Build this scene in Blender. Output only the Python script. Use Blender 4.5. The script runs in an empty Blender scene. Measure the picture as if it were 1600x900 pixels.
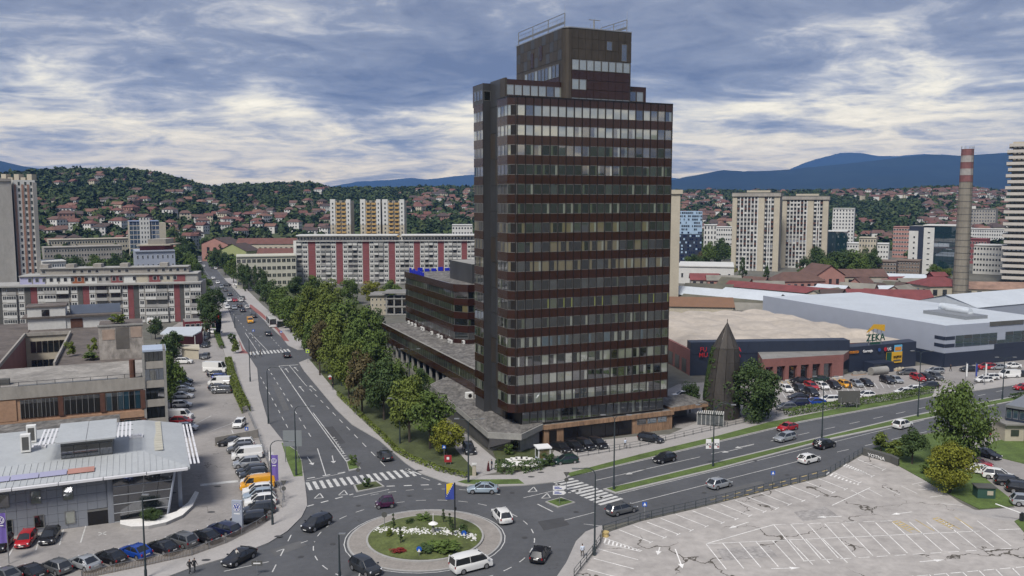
import bpy, bmesh, math, random
import numpy as np
from mathutils import Vector, Matrix, noise as mnoise
R = math.radians
random.seed(7)
S = bpy.context.scene
COL = S.collection
# ------------------------------------------------------------------ camera
CH, PITCH, FPX = 42.0, R(5.92), 1330.0
cam_d = bpy.data.cameras.new('camera'); cam_d.sensor_width = 36.0; cam_d.lens = 36.0*FPX/1600
cam_d.clip_start = 0.5; cam_d.clip_end = 60000
cam = bpy.data.objects.new('camera', cam_d); COL.objects.link(cam)
cam.location = (0, 0, CH); cam.rotation_euler = (R(90)-PITCH, 0, 0); S.camera = cam
# ------------------------------------------------------------------ exposure
S.view_settings.view_transform = 'Standard'; S.view_settings.look = 'None'
S.view_settings.exposure = 1.5; S.view_settings.gamma = 1.0; S.view_settings.use_curve_mapping = False
S.render.engine = 'CYCLES'
cy = S.cycles
cy.use_denoising = True; cy.max_bounces = 5; cy.diffuse_bounces = 2; cy.glossy_bounces = 3
cy.transmission_bounces = 2; cy.transparent_max_bounces = 6; cy.volume_bounces = 0
cy.caustics_reflective = False; cy.caustics_refractive = False; cy.sample_clamp_indirect = 4
# ------------------------------------------------------------------ sun
SUN_EL, SUN_AZ = R(52), R(205)          # azimuth clockwise from +Y
sd = bpy.data.lights.new('sun', 'SUN'); sd.energy = 1.5; sd.angle = R(16); sd.color = (1.0, 0.95, 0.88)
sun = bpy.data.objects.new('sun', sd); COL.objects.link(sun)
sdir = Vector((math.sin(SUN_AZ)*math.cos(SUN_EL), math.cos(SUN_AZ)*math.cos(SUN_EL), math.sin(SUN_EL)))
sun.rotation_euler = (-sdir).to_track_quat('-Z', 'Y').to_euler(); sun.location = (0, 0, 200)
# ------------------------------------------------------------------ sky: clear sky behind layered cloud
W = bpy.data.worlds.new('World'); S.world = W; W.use_nodes = True
nt = W.node_tree; nt.nodes.clear()
def N(t, **kw):
    n = nt.nodes.new(t)
    for k, v in kw.items(): setattr(n, k, v)
    return n
def L(a, b): nt.links.new(a, b)
def M(op, a, b=None, c=None, clamp=False):
    n = N('ShaderNodeMath', operation=op, use_clamp=clamp)
    for i, v in enumerate((a, b, c)):
        if v is None: continue
        if isinstance(v, (int, float)): n.inputs[i].default_value = v
        else: L(v, n.inputs[i])
    return n.outputs[0]
def smooth(x, lo, hi):
    n = N('ShaderNodeMapRange', interpolation_type='SMOOTHSTEP'); L(x, n.inputs[0])
    n.inputs[1].default_value = lo; n.inputs[2].default_value = hi; return n.outputs[0]
def ramp(x, stops):
    n = N('ShaderNodeValToRGB'); L(x, n.inputs[0]); e = n.color_ramp.elements
    while len(e) < len(stops): e.new(0.5)
    for el, (p, c) in zip(e, stops): el.position = p; el.color = (*c, 1)
    return n.outputs[0]
SKX, SKY_ = 2.2, 15.1
sky = N('ShaderNodeTexSky', sky_type='NISHITA', sun_disc=False, sun_elevation=SUN_EL, sun_rotation=SUN_AZ)
tc = N('ShaderNodeTexCoord'); sx = N('ShaderNodeSeparateXYZ'); L(tc.outputs['Generated'], sx.inputs[0])
el = M('MAXIMUM', sx.outputs[2], 0.0)
den = M('ADD', el, 0.13)
u_, v_ = M('DIVIDE', sx.outputs[0], den), M('DIVIDE', sx.outputs[1], den)
cx = N('ShaderNodeCombineXYZ'); L(u_, cx.inputs[0]); L(v_, cx.inputs[1])
def noise(vec, scale, detail, rough, off=(0, 0, 0), sc=(1, 1, 1), dist=0.0, rot=0.0):
    mp = N('ShaderNodeMapping'); L(vec, mp.inputs[0]); mp.inputs[1].default_value = off; mp.inputs[3].default_value = sc
    mp.inputs[2].default_value = (0, 0, rot)
    n = N('ShaderNodeTexNoise'); L(mp.outputs[0], n.inputs['Vector']); n.inputs['Scale'].default_value = scale
    n.inputs['Detail'].default_value = detail; n.inputs['Roughness'].default_value = rough; n.inputs['Distortion'].default_value = dist
    return n.outputs[0]
big = noise(cx.outputs[0], 0.85, 4, 0.5, (SKX, SKY_, 0), (1, 1, 1), 0.5, 0.5)
med = noise(cx.outputs[0], 2.3, 10, 0.58, (11.3, 2.2, 0), (0.9, 1, 1), 0.9, 0.25)
fin = noise(cx.outputs[0], 9.0, 8, 0.62, (1.3, 9.2, 0), (0.9, 1, 1), 0.8, 0.2)
# the overcast deck is thick overhead and breaks up towards the bright horizon
up = smooth(M('ADD', el, M('MULTIPLY', M('SUBTRACT', big, 0.5), 0.22)), 0.075, 0.165)
t = M('ADD', M('MULTIPLY', M('SUBTRACT', big, 0.5), 0.65), M('MULTIPLY', M('SUBTRACT', med, 0.5), 1.0))
t = M('ADD', t, M('MULTIPLY', M('SUBTRACT', fin, 0.5), 0.34))
t = M('ADD', M('ADD', t, 0.35), M('MULTIPLY', up, 0.34))
t = M('MAXIMUM', M('MINIMUM', t, 1.0), 0.0)
K = 2.0**-S.view_settings.exposure
def kc(*c): return tuple(v*K for v in c)
cloud = ramp(t, [(0.10, kc(1.6, 1.46, 1.12)), (0.26, kc(1.32, 1.20, 0.92)), (0.37, kc(0.98, 0.92, 0.79)), (0.48, kc(0.60, 0.60, 0.62)), (0.62, kc(0.32, 0.35, 0.44)), (0.90, kc(0.155, 0.185, 0.29))])
skyb = N('ShaderNodeVectorMath', operation='SCALE'); L(sky.outputs[0], skyb.inputs[0]); skyb.inputs['Scale'].default_value = 0.05
mix = N('ShaderNodeMix', data_type='RGBA'); mix.inputs['Factor'].default_value = 0.92
warm = ramp(smooth(el, 0.0, 0.13), [(0.0, (1.16, 1.03, 0.80)), (1.0, (1.0, 1.0, 1.0))])      # light through the low air is warmer
tint = N('ShaderNodeVectorMath', operation='MULTIPLY'); L(cloud, tint.inputs[0]); L(warm, tint.inputs[1])
L(skyb.outputs[0], mix.inputs['A']); L(tint.outputs[0], mix.inputs['B'])
bg = N('ShaderNodeBackground'); L(mix.outputs['Result'], bg.inputs[0]); bg.inputs[1].default_value = 1.0
wo = N('ShaderNodeOutputWorld'); L(bg.outputs[0], wo.inputs[0])
W.cycles.sampling_method = 'MANUAL'; W.cycles.sample_map_resolution = 512
# ------------------------------------------------------------------ picture-to-place helpers
cp, sp = math.cos(PITCH), math.sin(PITCH)
def ray(px, py):
    a, b = (px-800)/FPX, -(py-450)/FPX
    return Vector((a, cp+b*sp, -sp+b*cp))
def G(px, py, z=0.0):
    d = ray(px, py); k = (z-CH)/d.z
    return Vector((d.x*k, d.y*k, z))
def AT(px, py, Y):
    d = ray(px, py); k = Y/d.y
    return Vector((d.x*k, Y, CH+d.z*k))
def GP(pts, z=0.0): return [G(x, y, z) for x, y in pts]
# ------------------------------------------------------------------ materials
MATS = {}
def lin(h):
    if not isinstance(h, str): return h
    h = h.lstrip('#'); c = [int(h[i:i+2], 16)/255 for i in (0, 2, 4)]
    return tuple(((v+.055)/1.055)**2.4 if v > .04045 else v/12.92 for v in c)
def mat(name, col, rough=0.8, metal=0.0, var=0.25, scale=0.4, var2=0.0, scale2=6.0, bump=0.0, bscale=8.0, spec=0.5, coat=0.0, stretch=(1, 1, 1), emit=None, obj=False):
    if name in MATS: return MATS[name]
    m = bpy.data.materials.new(name); m.use_nodes = True; t = m.node_tree; p = t.nodes['Principled BSDF']; MATS[name] = m
    col = lin(col); p.inputs['Roughness'].default_value = rough; p.inputs['Metallic'].default_value = metal
    p.inputs['Base Color'].default_value = (*col, 1); p.inputs['Specular IOR Level'].default_value = spec
    if coat: p.inputs['Coat Weight'].default_value = coat; p.inputs['Coat Roughness'].default_value = 0.08
    if emit: p.inputs['Emission Color'].default_value = (*col, 1); p.inputs['Emission Strength'].default_value = emit
    m.diffuse_color = (*col, 1)
    if var or bump or var2:
        if obj: g = t.nodes.new('ShaderNodeTexCoord').outputs['Object']
        else: g = t.nodes.new('ShaderNodeNewGeometry').outputs['Position']
        mp = t.nodes.new('ShaderNodeMapping'); t.links.new(g, mp.inputs[0]); mp.inputs[3].default_value = stretch
        cur = None
        for v, s in ((var, scale), (var2, scale2)):
            if not v: continue
            n = t.nodes.new('ShaderNodeTexNoise'); n.inputs['Scale'].default_value = s; n.inputs['Detail'].default_value = 6; n.inputs['Roughness'].default_value = 0.65
            t.links.new(mp.outputs[0], n.inputs['Vector'])
            mr = t.nodes.new('ShaderNodeMapRange'); mr.inputs[1].default_value = 0.25; mr.inputs[2].default_value = 0.75
            mr.inputs[3].default_value = 1-v; mr.inputs[4].default_value = 1+v; t.links.new(n.outputs[0], mr.inputs[0])
            mx = t.nodes.new('ShaderNodeVectorMath'); mx.operation = 'SCALE'
            if cur is None: mx.inputs[0].default_value = col
            else: t.links.new(cur, mx.inputs[0])
            t.links.new(mr.outputs[0], mx.inputs['Scale']); cur = mx.outputs[0]
        if cur: t.links.new(cur, p.inputs['Base Color'])
        if bump:
            n = t.nodes.new('ShaderNodeTexNoise'); n.inputs['Scale'].default_value = bscale; n.inputs['Detail'].default_value = 4
            t.links.new(mp.outputs[0], n.inputs['Vector']); b = t.nodes.new('ShaderNodeBump'); b.inputs['Strength'].default_value = bump; b.inputs['Distance'].default_value = 0.1
            t.links.new(n.outputs[0], b.inputs['Height']); t.links.new(b.outputs[0], p.inputs['Normal'])
    return m
def glass(name, col, refl=0.3, rough=0.02, top=0.9):
    """coated window glass: what stands behind it (blind, curtain, dark room) under a mirror-like skin"""
    if name in MATS: return MATS[name]
    m = bpy.data.materials.new(name); m.use_nodes = True; t = m.node_tree; MATS[name] = m
    p = t.nodes['Principled BSDF']; p.inputs['Base Color'].default_value = (*lin(col), 1); p.inputs['Roughness'].default_value = 0.35
    g = t.nodes.new('ShaderNodeBsdfGlossy'); g.inputs['Roughness'].default_value = rough; g.inputs['Color'].default_value = (0.93, 0.94, 1, 1)
    lw = t.nodes.new('ShaderNodeLayerWeight'); lw.inputs[0].default_value = 0.25
    mr = t.nodes.new('ShaderNodeMapRange'); t.links.new(lw.outputs['Fresnel'], mr.inputs[0]); mr.inputs[3].default_value = refl; mr.inputs[4].default_value = top
    ms = t.nodes.new('ShaderNodeMixShader'); t.links.new(mr.outputs[0], ms.inputs[0]); t.links.new(p.outputs[0], ms.inputs[1]); t.links.new(g.outputs[0], ms.inputs[2])
    t.links.new(ms.outputs[0], t.nodes['Material Output'].inputs[0]); return m
# ------------------------------------------------------------------ mesh builder
class MB:
    def __init__(s): s.v, s.f, s.m = [], [], []
    def poly(s, pts, m=0):
        i = len(s.v); s.v += [tuple(p) for p in pts]; s.f.append(tuple(range(i, i+len(pts)))); s.m.append(m); return s
    def faces(s, pts, fs, m=0):
        i = len(s.v); s.v += [tuple(p) for p in pts]
        for f in fs: s.f.append(tuple(j+i for j in f)); s.m.append(m)
        return s
    def prism(s, poly, z0, z1, m=0, mtop=None, bottom=False):
        n = len(poly); a = sum(poly[i][0]*poly[(i+1) % n][1]-poly[(i+1) % n][0]*poly[i][1] for i in range(n))
        if a < 0: poly = poly[::-1]
        pts = [(p[0], p[1], z0) for p in poly]+[(p[0], p[1], z1) for p in poly]
        s.faces(pts, [(i, (i+1) % n, n+(i+1) % n, n+i) for i in range(n)], m)
        s.poly(pts[n:], m if mtop is None else mtop)
        if bottom: s.poly(pts[:n][::-1], m)
        return s
    def box(s, c, d, m=0, rz=0.0, mtop=None):
        """c: centre of the base, d: sizes"""
        co, si = math.cos(rz), math.sin(rz); hx, hy = d[0]/2, d[1]/2
        P = [(c[0]+x*co-y*si, c[1]+x*si+y*co) for x, y in ((-hx, -hy), (hx, -hy), (hx, hy), (-hx, hy))]
        return s.prism(P, c[2], c[2]+d[2], m, mtop, True)
    def obox(s, o, ax, ay, az, m=0):
        """box from corner o along three vectors"""
        o, ax, ay, az = Vector(o), Vector(ax), Vector(ay), Vector(az)
        p = [o, o+ax, o+ax+ay, o+ay, o+az, o+ax+az, o+ax+ay+az, o+ay+az]
        fs = [(0, 3, 2, 1), (4, 5, 6, 7), (0, 1, 5, 4), (1, 2, 6, 5), (2, 3, 7, 6), (3, 0, 4, 7)]
        if ax.cross(ay).dot(az) < 0: fs = [f[::-1] for f in fs]
        return s.faces(p, fs, m)
    def tube(s, a, b, r, n=6, m=0, r2=None, caps=True):
        a, b = Vector(a), Vector(b); r2 = r if r2 is None else r2
        d = (b-a).normalized(); x = d.orthogonal().normalized(); y = d.cross(x)
        pts = [a+(x*math.cos(t)+y*math.sin(t))*r for t in [2*math.pi*i/n for i in range(n)]]
        pts += [b+(x*math.cos(t)+y*math.sin(t))*r2 for t in [2*math.pi*i/n for i in range(n)]]
        s.faces(pts, [(i, (i+1) % n, n+(i+1) % n, n+i) for i in range(n)], m)
        if caps: s.poly(pts[n:], m); s.poly(pts[:n][::-1], m)
        return s
    def path(s, pts, r, n=6, m=0):
        for a, b in zip(pts, pts[1:]): s.tube(a, b, r, n, m)
        return s
    def build(s, name, mats, parent=None, smooth=False, link=True):
        me = bpy.data.meshes.new(name); me.from_pydata(s.v, [], s.f)
        for m in (mats if isinstance(mats, (list, tuple)) else [mats]): me.materials.append(m)
        if any(s.m): me.polygons.foreach_set('material_index', s.m)
        if smooth: me.polygons.foreach_set('use_smooth', [True]*len(s.f))
        me.update()
        return obj(name, me, parent) if link else me
def obj(name, me, parent=None):
    o = bpy.data.objects.new(name, me); COL.objects.link(o)
    if parent: o.parent = parent
    return o
def npmesh(name, V, F, mats, mi=None, smooth=False):
    """triangles or quads from numpy arrays"""
    me = bpy.data.meshes.new(name); k = F.shape[1]
    me.vertices.add(len(V)); me.vertices.foreach_set('co', V.astype(np.float32).ravel())
    me.loops.add(F.size); me.loops.foreach_set('vertex_index', F.astype(np.int32).ravel())
    me.polygons.add(len(F)); me.polygons.foreach_set('loop_start', np.arange(0, F.size, k, dtype=np.int32))
    for m in mats: me.materials.append(m)
    if mi is not None: me.polygons.foreach_set('material_index', mi.astype(np.int32))
    me.polygons.foreach_set('use_smooth', np.full(len(F), smooth))
    me.update(calc_edges=True); return me
def tag(o, label=None, cat=None, group=None, kind=None):
    for k, v in (('label', label), ('category', cat), ('group', group), ('kind', kind)):
        if v: o[k] = v
    return o
def empty(name, loc=(0, 0, 0), rz=0.0):
    o = bpy.data.objects.new(name, None); COL.objects.link(o); o.location = loc; o.rotation_euler = (0, 0, rz); o.empty_display_size = 0.5; return o
KIDS = {}
def copy_tree(o, parent=None, swap=None):
    c = o.copy(); COL.objects.link(c); c.parent = parent
    if swap and c.type == 'MESH':
        for s in c.material_slots:
            nm = s.material.name if s.material else None
            if nm in swap: s.link = 'OBJECT'; s.material = swap[nm]
    for k in list(c.keys()):
        if k == 'label' and parent is None: del c[k]
    for ch in KIDS.get(o.name) or o.children: copy_tree(ch, c, swap)
    return c
def ctr(o):
    return o.matrix_world.translation
def struct(o): return tag(o, kind='structure')

def textmesh(s, size, depth=.04):
    c = bpy.data.curves.new('t', 'FONT'); c.body = s; c.size = size; c.extrude = depth; c.align_x = 'CENTER'; c.resolution_u = 2; c.offset = size*.012
    o = bpy.data.objects.new('t', c); COL.objects.link(o); dg = bpy.context.evaluated_depsgraph_get(); me = bpy.data.meshes.new_from_object(o.evaluated_get(dg)); bpy.data.objects.remove(o); return me
TXT = {k: textmesh(*k) for k in (('FU', 1.5), ('MU', 1.5), ('NA', 1.5), ('KA', 1.5), ('meco', 1.3), ('Gorenje', .95), ('LG', 1.0), ('PAZITA!', .75), ('ZEKA', 2.5), ('YOTNA', 1.1, .02), ('K3', .62, .01))}
def figure(stride):
    bm = bmesh.new(); sk = bm.verts.layers.skin.verify()
    def v(x, y, zz, r, r2=None): a = bm.verts.new((x, y, zz)); a[sk].radius = (r, r2 or r); return a
    E = bm.edges.new
    pel = v(0, 0, .95, .13, .16); ch = v(.02, 0, 1.28, .125, .19); nk = v(.02, 0, 1.50, .055); hd = v(.05, 0, 1.62, .085); ht = v(.05, 0, 1.74, .075); E((pel, ch)); E((ch, nk)); E((nk, hd)); E((hd, ht))
    for s in (-1, 1):
        hip = v(0, s*.10, .88, .10); kn = v(s*stride*.45+.05, s*.10, .50, .07); an = v(s*stride, s*.10, .10, .045); toe = v(s*stride+.16, s*.11, .04, .04); E((pel, hip)); E((hip, kn)); E((kn, an)); E((an, toe))
        sh = v(.02, s*.20, 1.42, .065); el_ = v(-.02-s*stride*.35, s*.26, 1.13, .045); ha = v(.08-s*stride*.5, s*.26, .90, .038); fi = v(.11-s*stride*.55, s*.25, .80, .028); th = v(.15-s*stride*.5, s*.21, .86, .014); E((ch, sh)); E((sh, el_)); E((el_, ha)); E((ha, fi)); E((ha, th))
    pel[sk].use_root = True; me = bpy.data.meshes.new('person'); bm.to_mesh(me); bm.free(); o = bpy.data.objects.new('person', me); COL.objects.link(o); o.modifiers.new('s', 'SKIN'); o.modifiers.new('d', 'SUBSURF').levels = 1
    dg = bpy.context.evaluated_depsgraph_get(); nm = bpy.data.meshes.new_from_object(o.evaluated_get(dg)); bpy.data.objects.remove(o); return nm
FIG = {k: figure(k) for k in (.25, .05)}
# ================================================================== ground, roads, markings
def interp(x, pts): return float(np.interp(x, [p[0] for p in pts], [p[1] for p in pts]))
m_ground = mat('city ground', (.115, .112, .095), .95, var=.35, scale=.03, var2=.3, scale2=.4)
m_asph = mat('road asphalt', (.080, .083, .090), .82, var=.22, scale=.07, var2=.14, scale2=1.2, bump=.15, bscale=20)
m_asph2 = mat('worn lot asphalt', (.265, .25, .24), .9, var=.2, scale=.12, var2=.14, scale2=1.5, bump=.1, bscale=12)
m_pave = mat('pale paving', (.335, .32, .31), .9, var=.10, scale=.3, var2=.12, scale2=3)
m_kerb = mat('kerb stone', (.33, .325, .315), .9, var=.12, scale=1)
m_line = mat('road paint', (.50, .50, .49), .7, var=.35, scale=1.2, var2=.2, scale2=9)
m_lineo = mat('worn road paint', (.72, .71, .69), .8, var=.3, scale=1.0, var2=.3, scale2=6)
m_yline = mat('yellow road paint', (.50, .38, .16), .8, var=.3, scale=1)
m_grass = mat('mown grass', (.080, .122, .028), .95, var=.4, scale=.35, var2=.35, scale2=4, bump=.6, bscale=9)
m_grassd = mat('dark lawn', (.060, .074, .026), .95, var=.45, scale=.3, var2=.4, scale2=3, bump=.6, bscale=9)  # darker, less green grass tone
m_bike = mat('red bike lane', (.24, .095, .085), .85, var=.15, scale=.6)
m_white = mat('white stone', (.72, .71, .69), .8, var=.15, scale=2)
m_dark = mat('black metal', (.018, .020, .024), .45, var=0)
m_lamp = mat('dark green grey lamp paint', (.030, .042, .048), .45, var=0)
m_steel = mat('galvanised steel', (.32, .33, .34), .4, .6, var=.1, scale=3)
# cracked concrete of the empty car park
m_lot = mat('cracked concrete', (.365, .343, .325), .9, var=.2, scale=.10, var2=.2, scale2=.7, bump=.1, bscale=10)
def add_cracks(m, wid=.0095, dark=(.085, .075, .062, 1), stain=.5):
    t = m.node_tree; p = t.nodes['Principled BSDF']; src = p.inputs['Base Color'].links[0].from_socket
    g = t.nodes.new('ShaderNodeNewGeometry'); n = t.nodes.new('ShaderNodeTexNoise'); n.inputs['Scale'].default_value = .35; n.inputs['Detail'].default_value = 5
    t.links.new(g.outputs['Position'], n.inputs['Vector'])
    ad = t.nodes.new('ShaderNodeVectorMath'); ad.operation = 'MULTIPLY_ADD'; ad.inputs[1].default_value = (6, 6, 0)
    t.links.new(n.outputs['Color'], ad.inputs[0]); t.links.new(g.outputs['Position'], ad.inputs[2])
    vo = t.nodes.new('ShaderNodeTexVoronoi'); vo.feature = 'DISTANCE_TO_EDGE'; vo.inputs['Scale'].default_value = .085
    t.links.new(ad.outputs[0], vo.inputs['Vector'])
    n2 = t.nodes.new('ShaderNodeTexNoise'); n2.inputs['Scale'].default_value = .09; t.links.new(g.outputs['Position'], n2.inputs['Vector'])
    mr = t.nodes.new('ShaderNodeMapRange'); mr.inputs[1].default_value = .46; mr.inputs[2].default_value = .55; mr.inputs[3].default_value = 0; mr.inputs[4].default_value = wid; t.links.new(n2.outputs[0], mr.inputs[0])
    lt = t.nodes.new('ShaderNodeMath'); lt.operation = 'LESS_THAN'; t.links.new(vo.outputs['Distance'], lt.inputs[0]); t.links.new(mr.outputs[0], lt.inputs[1])
    n3 = t.nodes.new('ShaderNodeTexNoise'); n3.inputs['Scale'].default_value = .16; n3.inputs['Detail'].default_value = 7; n3.inputs['Roughness'].default_value = .7; t.links.new(g.outputs['Position'], n3.inputs['Vector'])
    mr3 = t.nodes.new('ShaderNodeMapRange'); mr3.inputs[1].default_value = .54; mr3.inputs[2].default_value = .70; mr3.inputs[3].default_value = 0; mr3.inputs[4].default_value = stain; t.links.new(n3.outputs[0], mr3.inputs[0])
    mx0 = t.nodes.new('ShaderNodeMix'); mx0.data_type = 'RGBA'; t.links.new(mr3.outputs[0], mx0.inputs['Factor']); t.links.new(src, mx0.inputs['A']); mx0.inputs['B'].default_value = tuple(c*.55 for c in p.inputs['Base Color'].default_value[:3])+(1,)
    mx = t.nodes.new('ShaderNodeMix'); mx.data_type = 'RGBA'; t.links.new(lt.outputs[0], mx.inputs['Factor']); t.links.new(mx0.outputs['Result'], mx.inputs['A']); mx.inputs['B'].default_value = dark
    t.links.new(mx.outputs['Result'], p.inputs['Base Color'])
add_cracks(m_lot); add_cracks(m_asph2, .004, (.11, .10, .095, 1), .4); add_cracks(m_asph, .0018, (.045, .046, .05, 1), .35)

struct(MB().poly([(-26000, -9000, 0), (26000, -9000, 0), (26000, 26000, 0), (-26000, 26000, 0)]).build('ground', m_ground))
KL = [(300, 386), (306, 400), (322, 432), (345, 462), (357, 485), (368, 515), (386, 552), (402, 577), (405, 610), (411, 632), (420, 662), (444, 692), (464, 705), (471, 719), (475, 745), (479, 777), (480, 791), (471, 809), (449, 831), (420, 849), (380, 865), (300, 888), (255, 905)]
KF = [(870, 902), (885, 880), (900, 847), (915, 832), (940, 822), (1000, 812), (1087, 792), (1207, 762), (1290, 742), (1347, 707), (1405, 685), (1470, 672), (1545, 664), (1600, 652), (1800, 615)]
KU = [(1800, 565), (1600, 600), (1456, 621), (1400, 632), (1250, 660), (1125, 690), (1000, 720), (890, 745), (880, 751)]
KJ = [(865, 754), (820, 759), (765, 761), (722, 760), (690, 752), (657, 740), (633, 724), (593, 689), (550, 664), (525, 640), (500, 610), (475, 580), (467, 567)]
KR = [(482, 561), (500, 556), (520, 552), (500, 545), (465, 547), (450, 540), (440, 527), (432, 520), (416, 504), (392, 480), (370, 456), (350, 435), (325, 405), (312, 386)]
road = KL+[(200, 940), (560, 1010), (850, 940)]+KF+KU+KJ+KR
struct(MB().poly(GP(road, .008)).build('road', m_asph))
# side street crossing the avenue far away
struct(MB().poly(GP([(250, 452), (480, 437), (560, 436), (560, 441), (480, 447), (300, 462)], .012)).build('side_street', m_asph))
def slab(name, px, m, z1=.12, z0=0.0, mk=None, kind='structure', label=None, cat=None):
    o = MB().prism(GP(px), z0, z1, 1 if mk else 0, 0).build(name, [m, mk] if mk else m)
    if kind: o['kind'] = kind
    if label: tag(o, label, cat)
    return o
FENCE_L = [(128, 905), (228, 884), (300, 868), (353, 849), (401, 825), (425, 809), (441, 793), (444, 777), (428, 753), (403, 681), (387, 645), (360, 580), (352, 556)]
slab('pavement', KL[6:]+FENCE_L, m_pave, .13, mk=m_kerb)
INR = [(482, 561), (522, 606), (552, 633), (600, 678), (620, 699), (647, 715), (700, 735), (732, 744), (752, 744), (790, 743), (805, 740), (845, 733), (870, 727), (902, 714), (1000, 697), (1040, 688), (1110, 672), (1175, 657), (1225, 645), (1325, 631), (1400, 619), (1459, 609), (1530, 600), (1700, 570)]
slab('pavement', KJ[::-1]+[(880, 751), (890, 745)]+KU[::-1][2:]+INR[::-1], m_pave, .13, mk=m_kerb)
slab('pavement', KF[:5]+[(943, 832), (938, 848), (926, 866), (897, 903)], m_pave, .13, mk=m_kerb)
slab('pavement', [(KR[i][0], KR[i][1]) for i in range(3, 12)]+[(364, 434), (386, 453), (410, 477), (436, 500), (456, 518), (474, 534)], m_pave, .13, mk=m_kerb)
slab('pavement', [(300, 470), (330, 455), (345, 462), (357, 485), (368, 515), (386, 552), (352, 556), (342, 525)], m_pave, .13, mk=m_kerb)
slab('bike_lane', [(392, 476), (410, 490), (428, 508), (444, 522), (452, 534), (444, 533), (433, 517), (414, 500), (388, 478)], m_bike, .138)
slab('bike_lane', [(372, 528), (380, 545), (388, 553), (372, 553), (378, 548)], m_bike, .138)
# lots
LOT_L = [(255, 520), (300, 490), (335, 512), (352, 556), (360, 580), (387, 645), (403, 681), (428, 753), (444, 777), (441, 793), (425, 809), (401, 825), (353, 849), (300, 868), (228, 884), (128, 905), (-60, 935), (-60, 700), (240, 640)]
struct(MB().poly(GP(LOT_L, .012)).build('car_park', m_asph2))
struct(MB().poly(GP([(895, 904), (926, 867), (938, 849), (943, 834), (1000, 815), (1087, 795), (1207, 765), (1290, 745), (1347, 711), (1393, 722), (1440, 748), (1475, 768), (1500, 785), (1530, 800), (1560, 810), (1640, 820), (1800, 850), (1800, 1010), (830, 1010)], .012)).build('car_park', m_lot))
struct(MB().poly(GP([(1030, 615), (1060, 600), (1205, 590), (1320, 585), (1445, 570), (1480, 572), (1700, 552), (1700, 575), (1530, 603), (1459, 612), (1325, 634), (1225, 648), (1110, 675), (1055, 668)], .016)).build('car_park', m_asph2))
struct(MB().poly(GP([(1490, 672), (1545, 664), (1600, 652), (1750, 640), (1750, 850), (1640, 822), (1600, 812), (1585, 792), (1535, 752), (1505, 700)], .016)).build('car_park', m_asph2))
struct(MB().poly(GP([(1475, 792), (1530, 797), (1600, 792), (1700, 800), (1700, 830), (1560, 812)], .02)).build('path', m_pave))
# lawns and verges
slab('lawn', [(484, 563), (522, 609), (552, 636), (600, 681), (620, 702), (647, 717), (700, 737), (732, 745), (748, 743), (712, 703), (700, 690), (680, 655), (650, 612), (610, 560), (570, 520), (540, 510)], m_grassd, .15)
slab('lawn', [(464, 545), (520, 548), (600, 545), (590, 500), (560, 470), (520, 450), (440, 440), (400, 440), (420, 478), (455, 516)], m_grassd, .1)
slab('verge', [(440, 693), (445, 694), (464, 706), (471, 722), (473, 745), (459, 746), (449, 722)], m_grass, .15)
slab('verge', [(882, 742), (1000, 711), (1110, 685), (1200, 661), (1300, 641), (1459, 615), (1456, 620), (1400, 631), (1250, 659), (1125, 689), (1000, 719), (892, 745)], m_grass, .16)
slab('verge', [(715, 754), (727, 751), (810, 750), (819, 757), (760, 758.5), (727, 757)], m_grass, .16)
MED = [(942, 765), (1000, 751), (1112, 724), (1250, 691), (1400, 655), (1442, 646), (1600, 617), (1800, 585), (1800, 592), (1600, 624), (1444, 656), (1300, 687), (1250, 700), (1125, 733), (1000, 763), (962, 772)]
slab('median', MED, m_kerb, .13)
MEDG = [(948, 764.5), (1000, 753), (1112, 726), (1250, 693), (1400, 657), (1442, 648), (1600, 618.5), (1800, 586), (1800, 591), (1600, 623), (1444, 654.5), (1300, 684.5), (1250, 698), (1125, 731), (1000, 760.5), (962, 770)]
slab('verge', MEDG, m_grass, .17)
slab('lawn', [(1352, 706), (1405, 687), (1470, 675), (1500, 690), (1518, 730), (1560, 765), (1592, 790), (1530, 796), (1475, 768), (1440, 748), (1393, 722)], m_grass, .1)
slab('lawn', [(1540, 700), (1555, 690), (1600, 680), (1700, 670), (1700, 730), (1600, 725), (1560, 715)], m_grass, .1)
slab('lawn', [(1585, 815), (1600, 808), (1660, 805), (1660, 840), (1600, 832)], m_grass, .1)
# traffic islands
def island(px, g):
    o = MB().prism(GP(px), 0, .14).build('traffic_island', m_kerb); o['kind'] = 'structure'
    c = (sum(p[0] for p in px)/len(px), sum(p[1] for p in px)/len(px))
    q = GP([(c[0]+(x-c[0])*.86, c[1]+(y-c[1])*.80) for x, y in px])
    struct(MB().prism(q, .1, .17).build('grass_bed', g))
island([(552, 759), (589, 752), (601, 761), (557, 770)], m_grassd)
island([(541, 722), (551, 716), (564, 733), (545, 737)], m_grass)
island([(852, 785), (877, 778), (899, 786), (872, 794)], m_grass)
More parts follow.
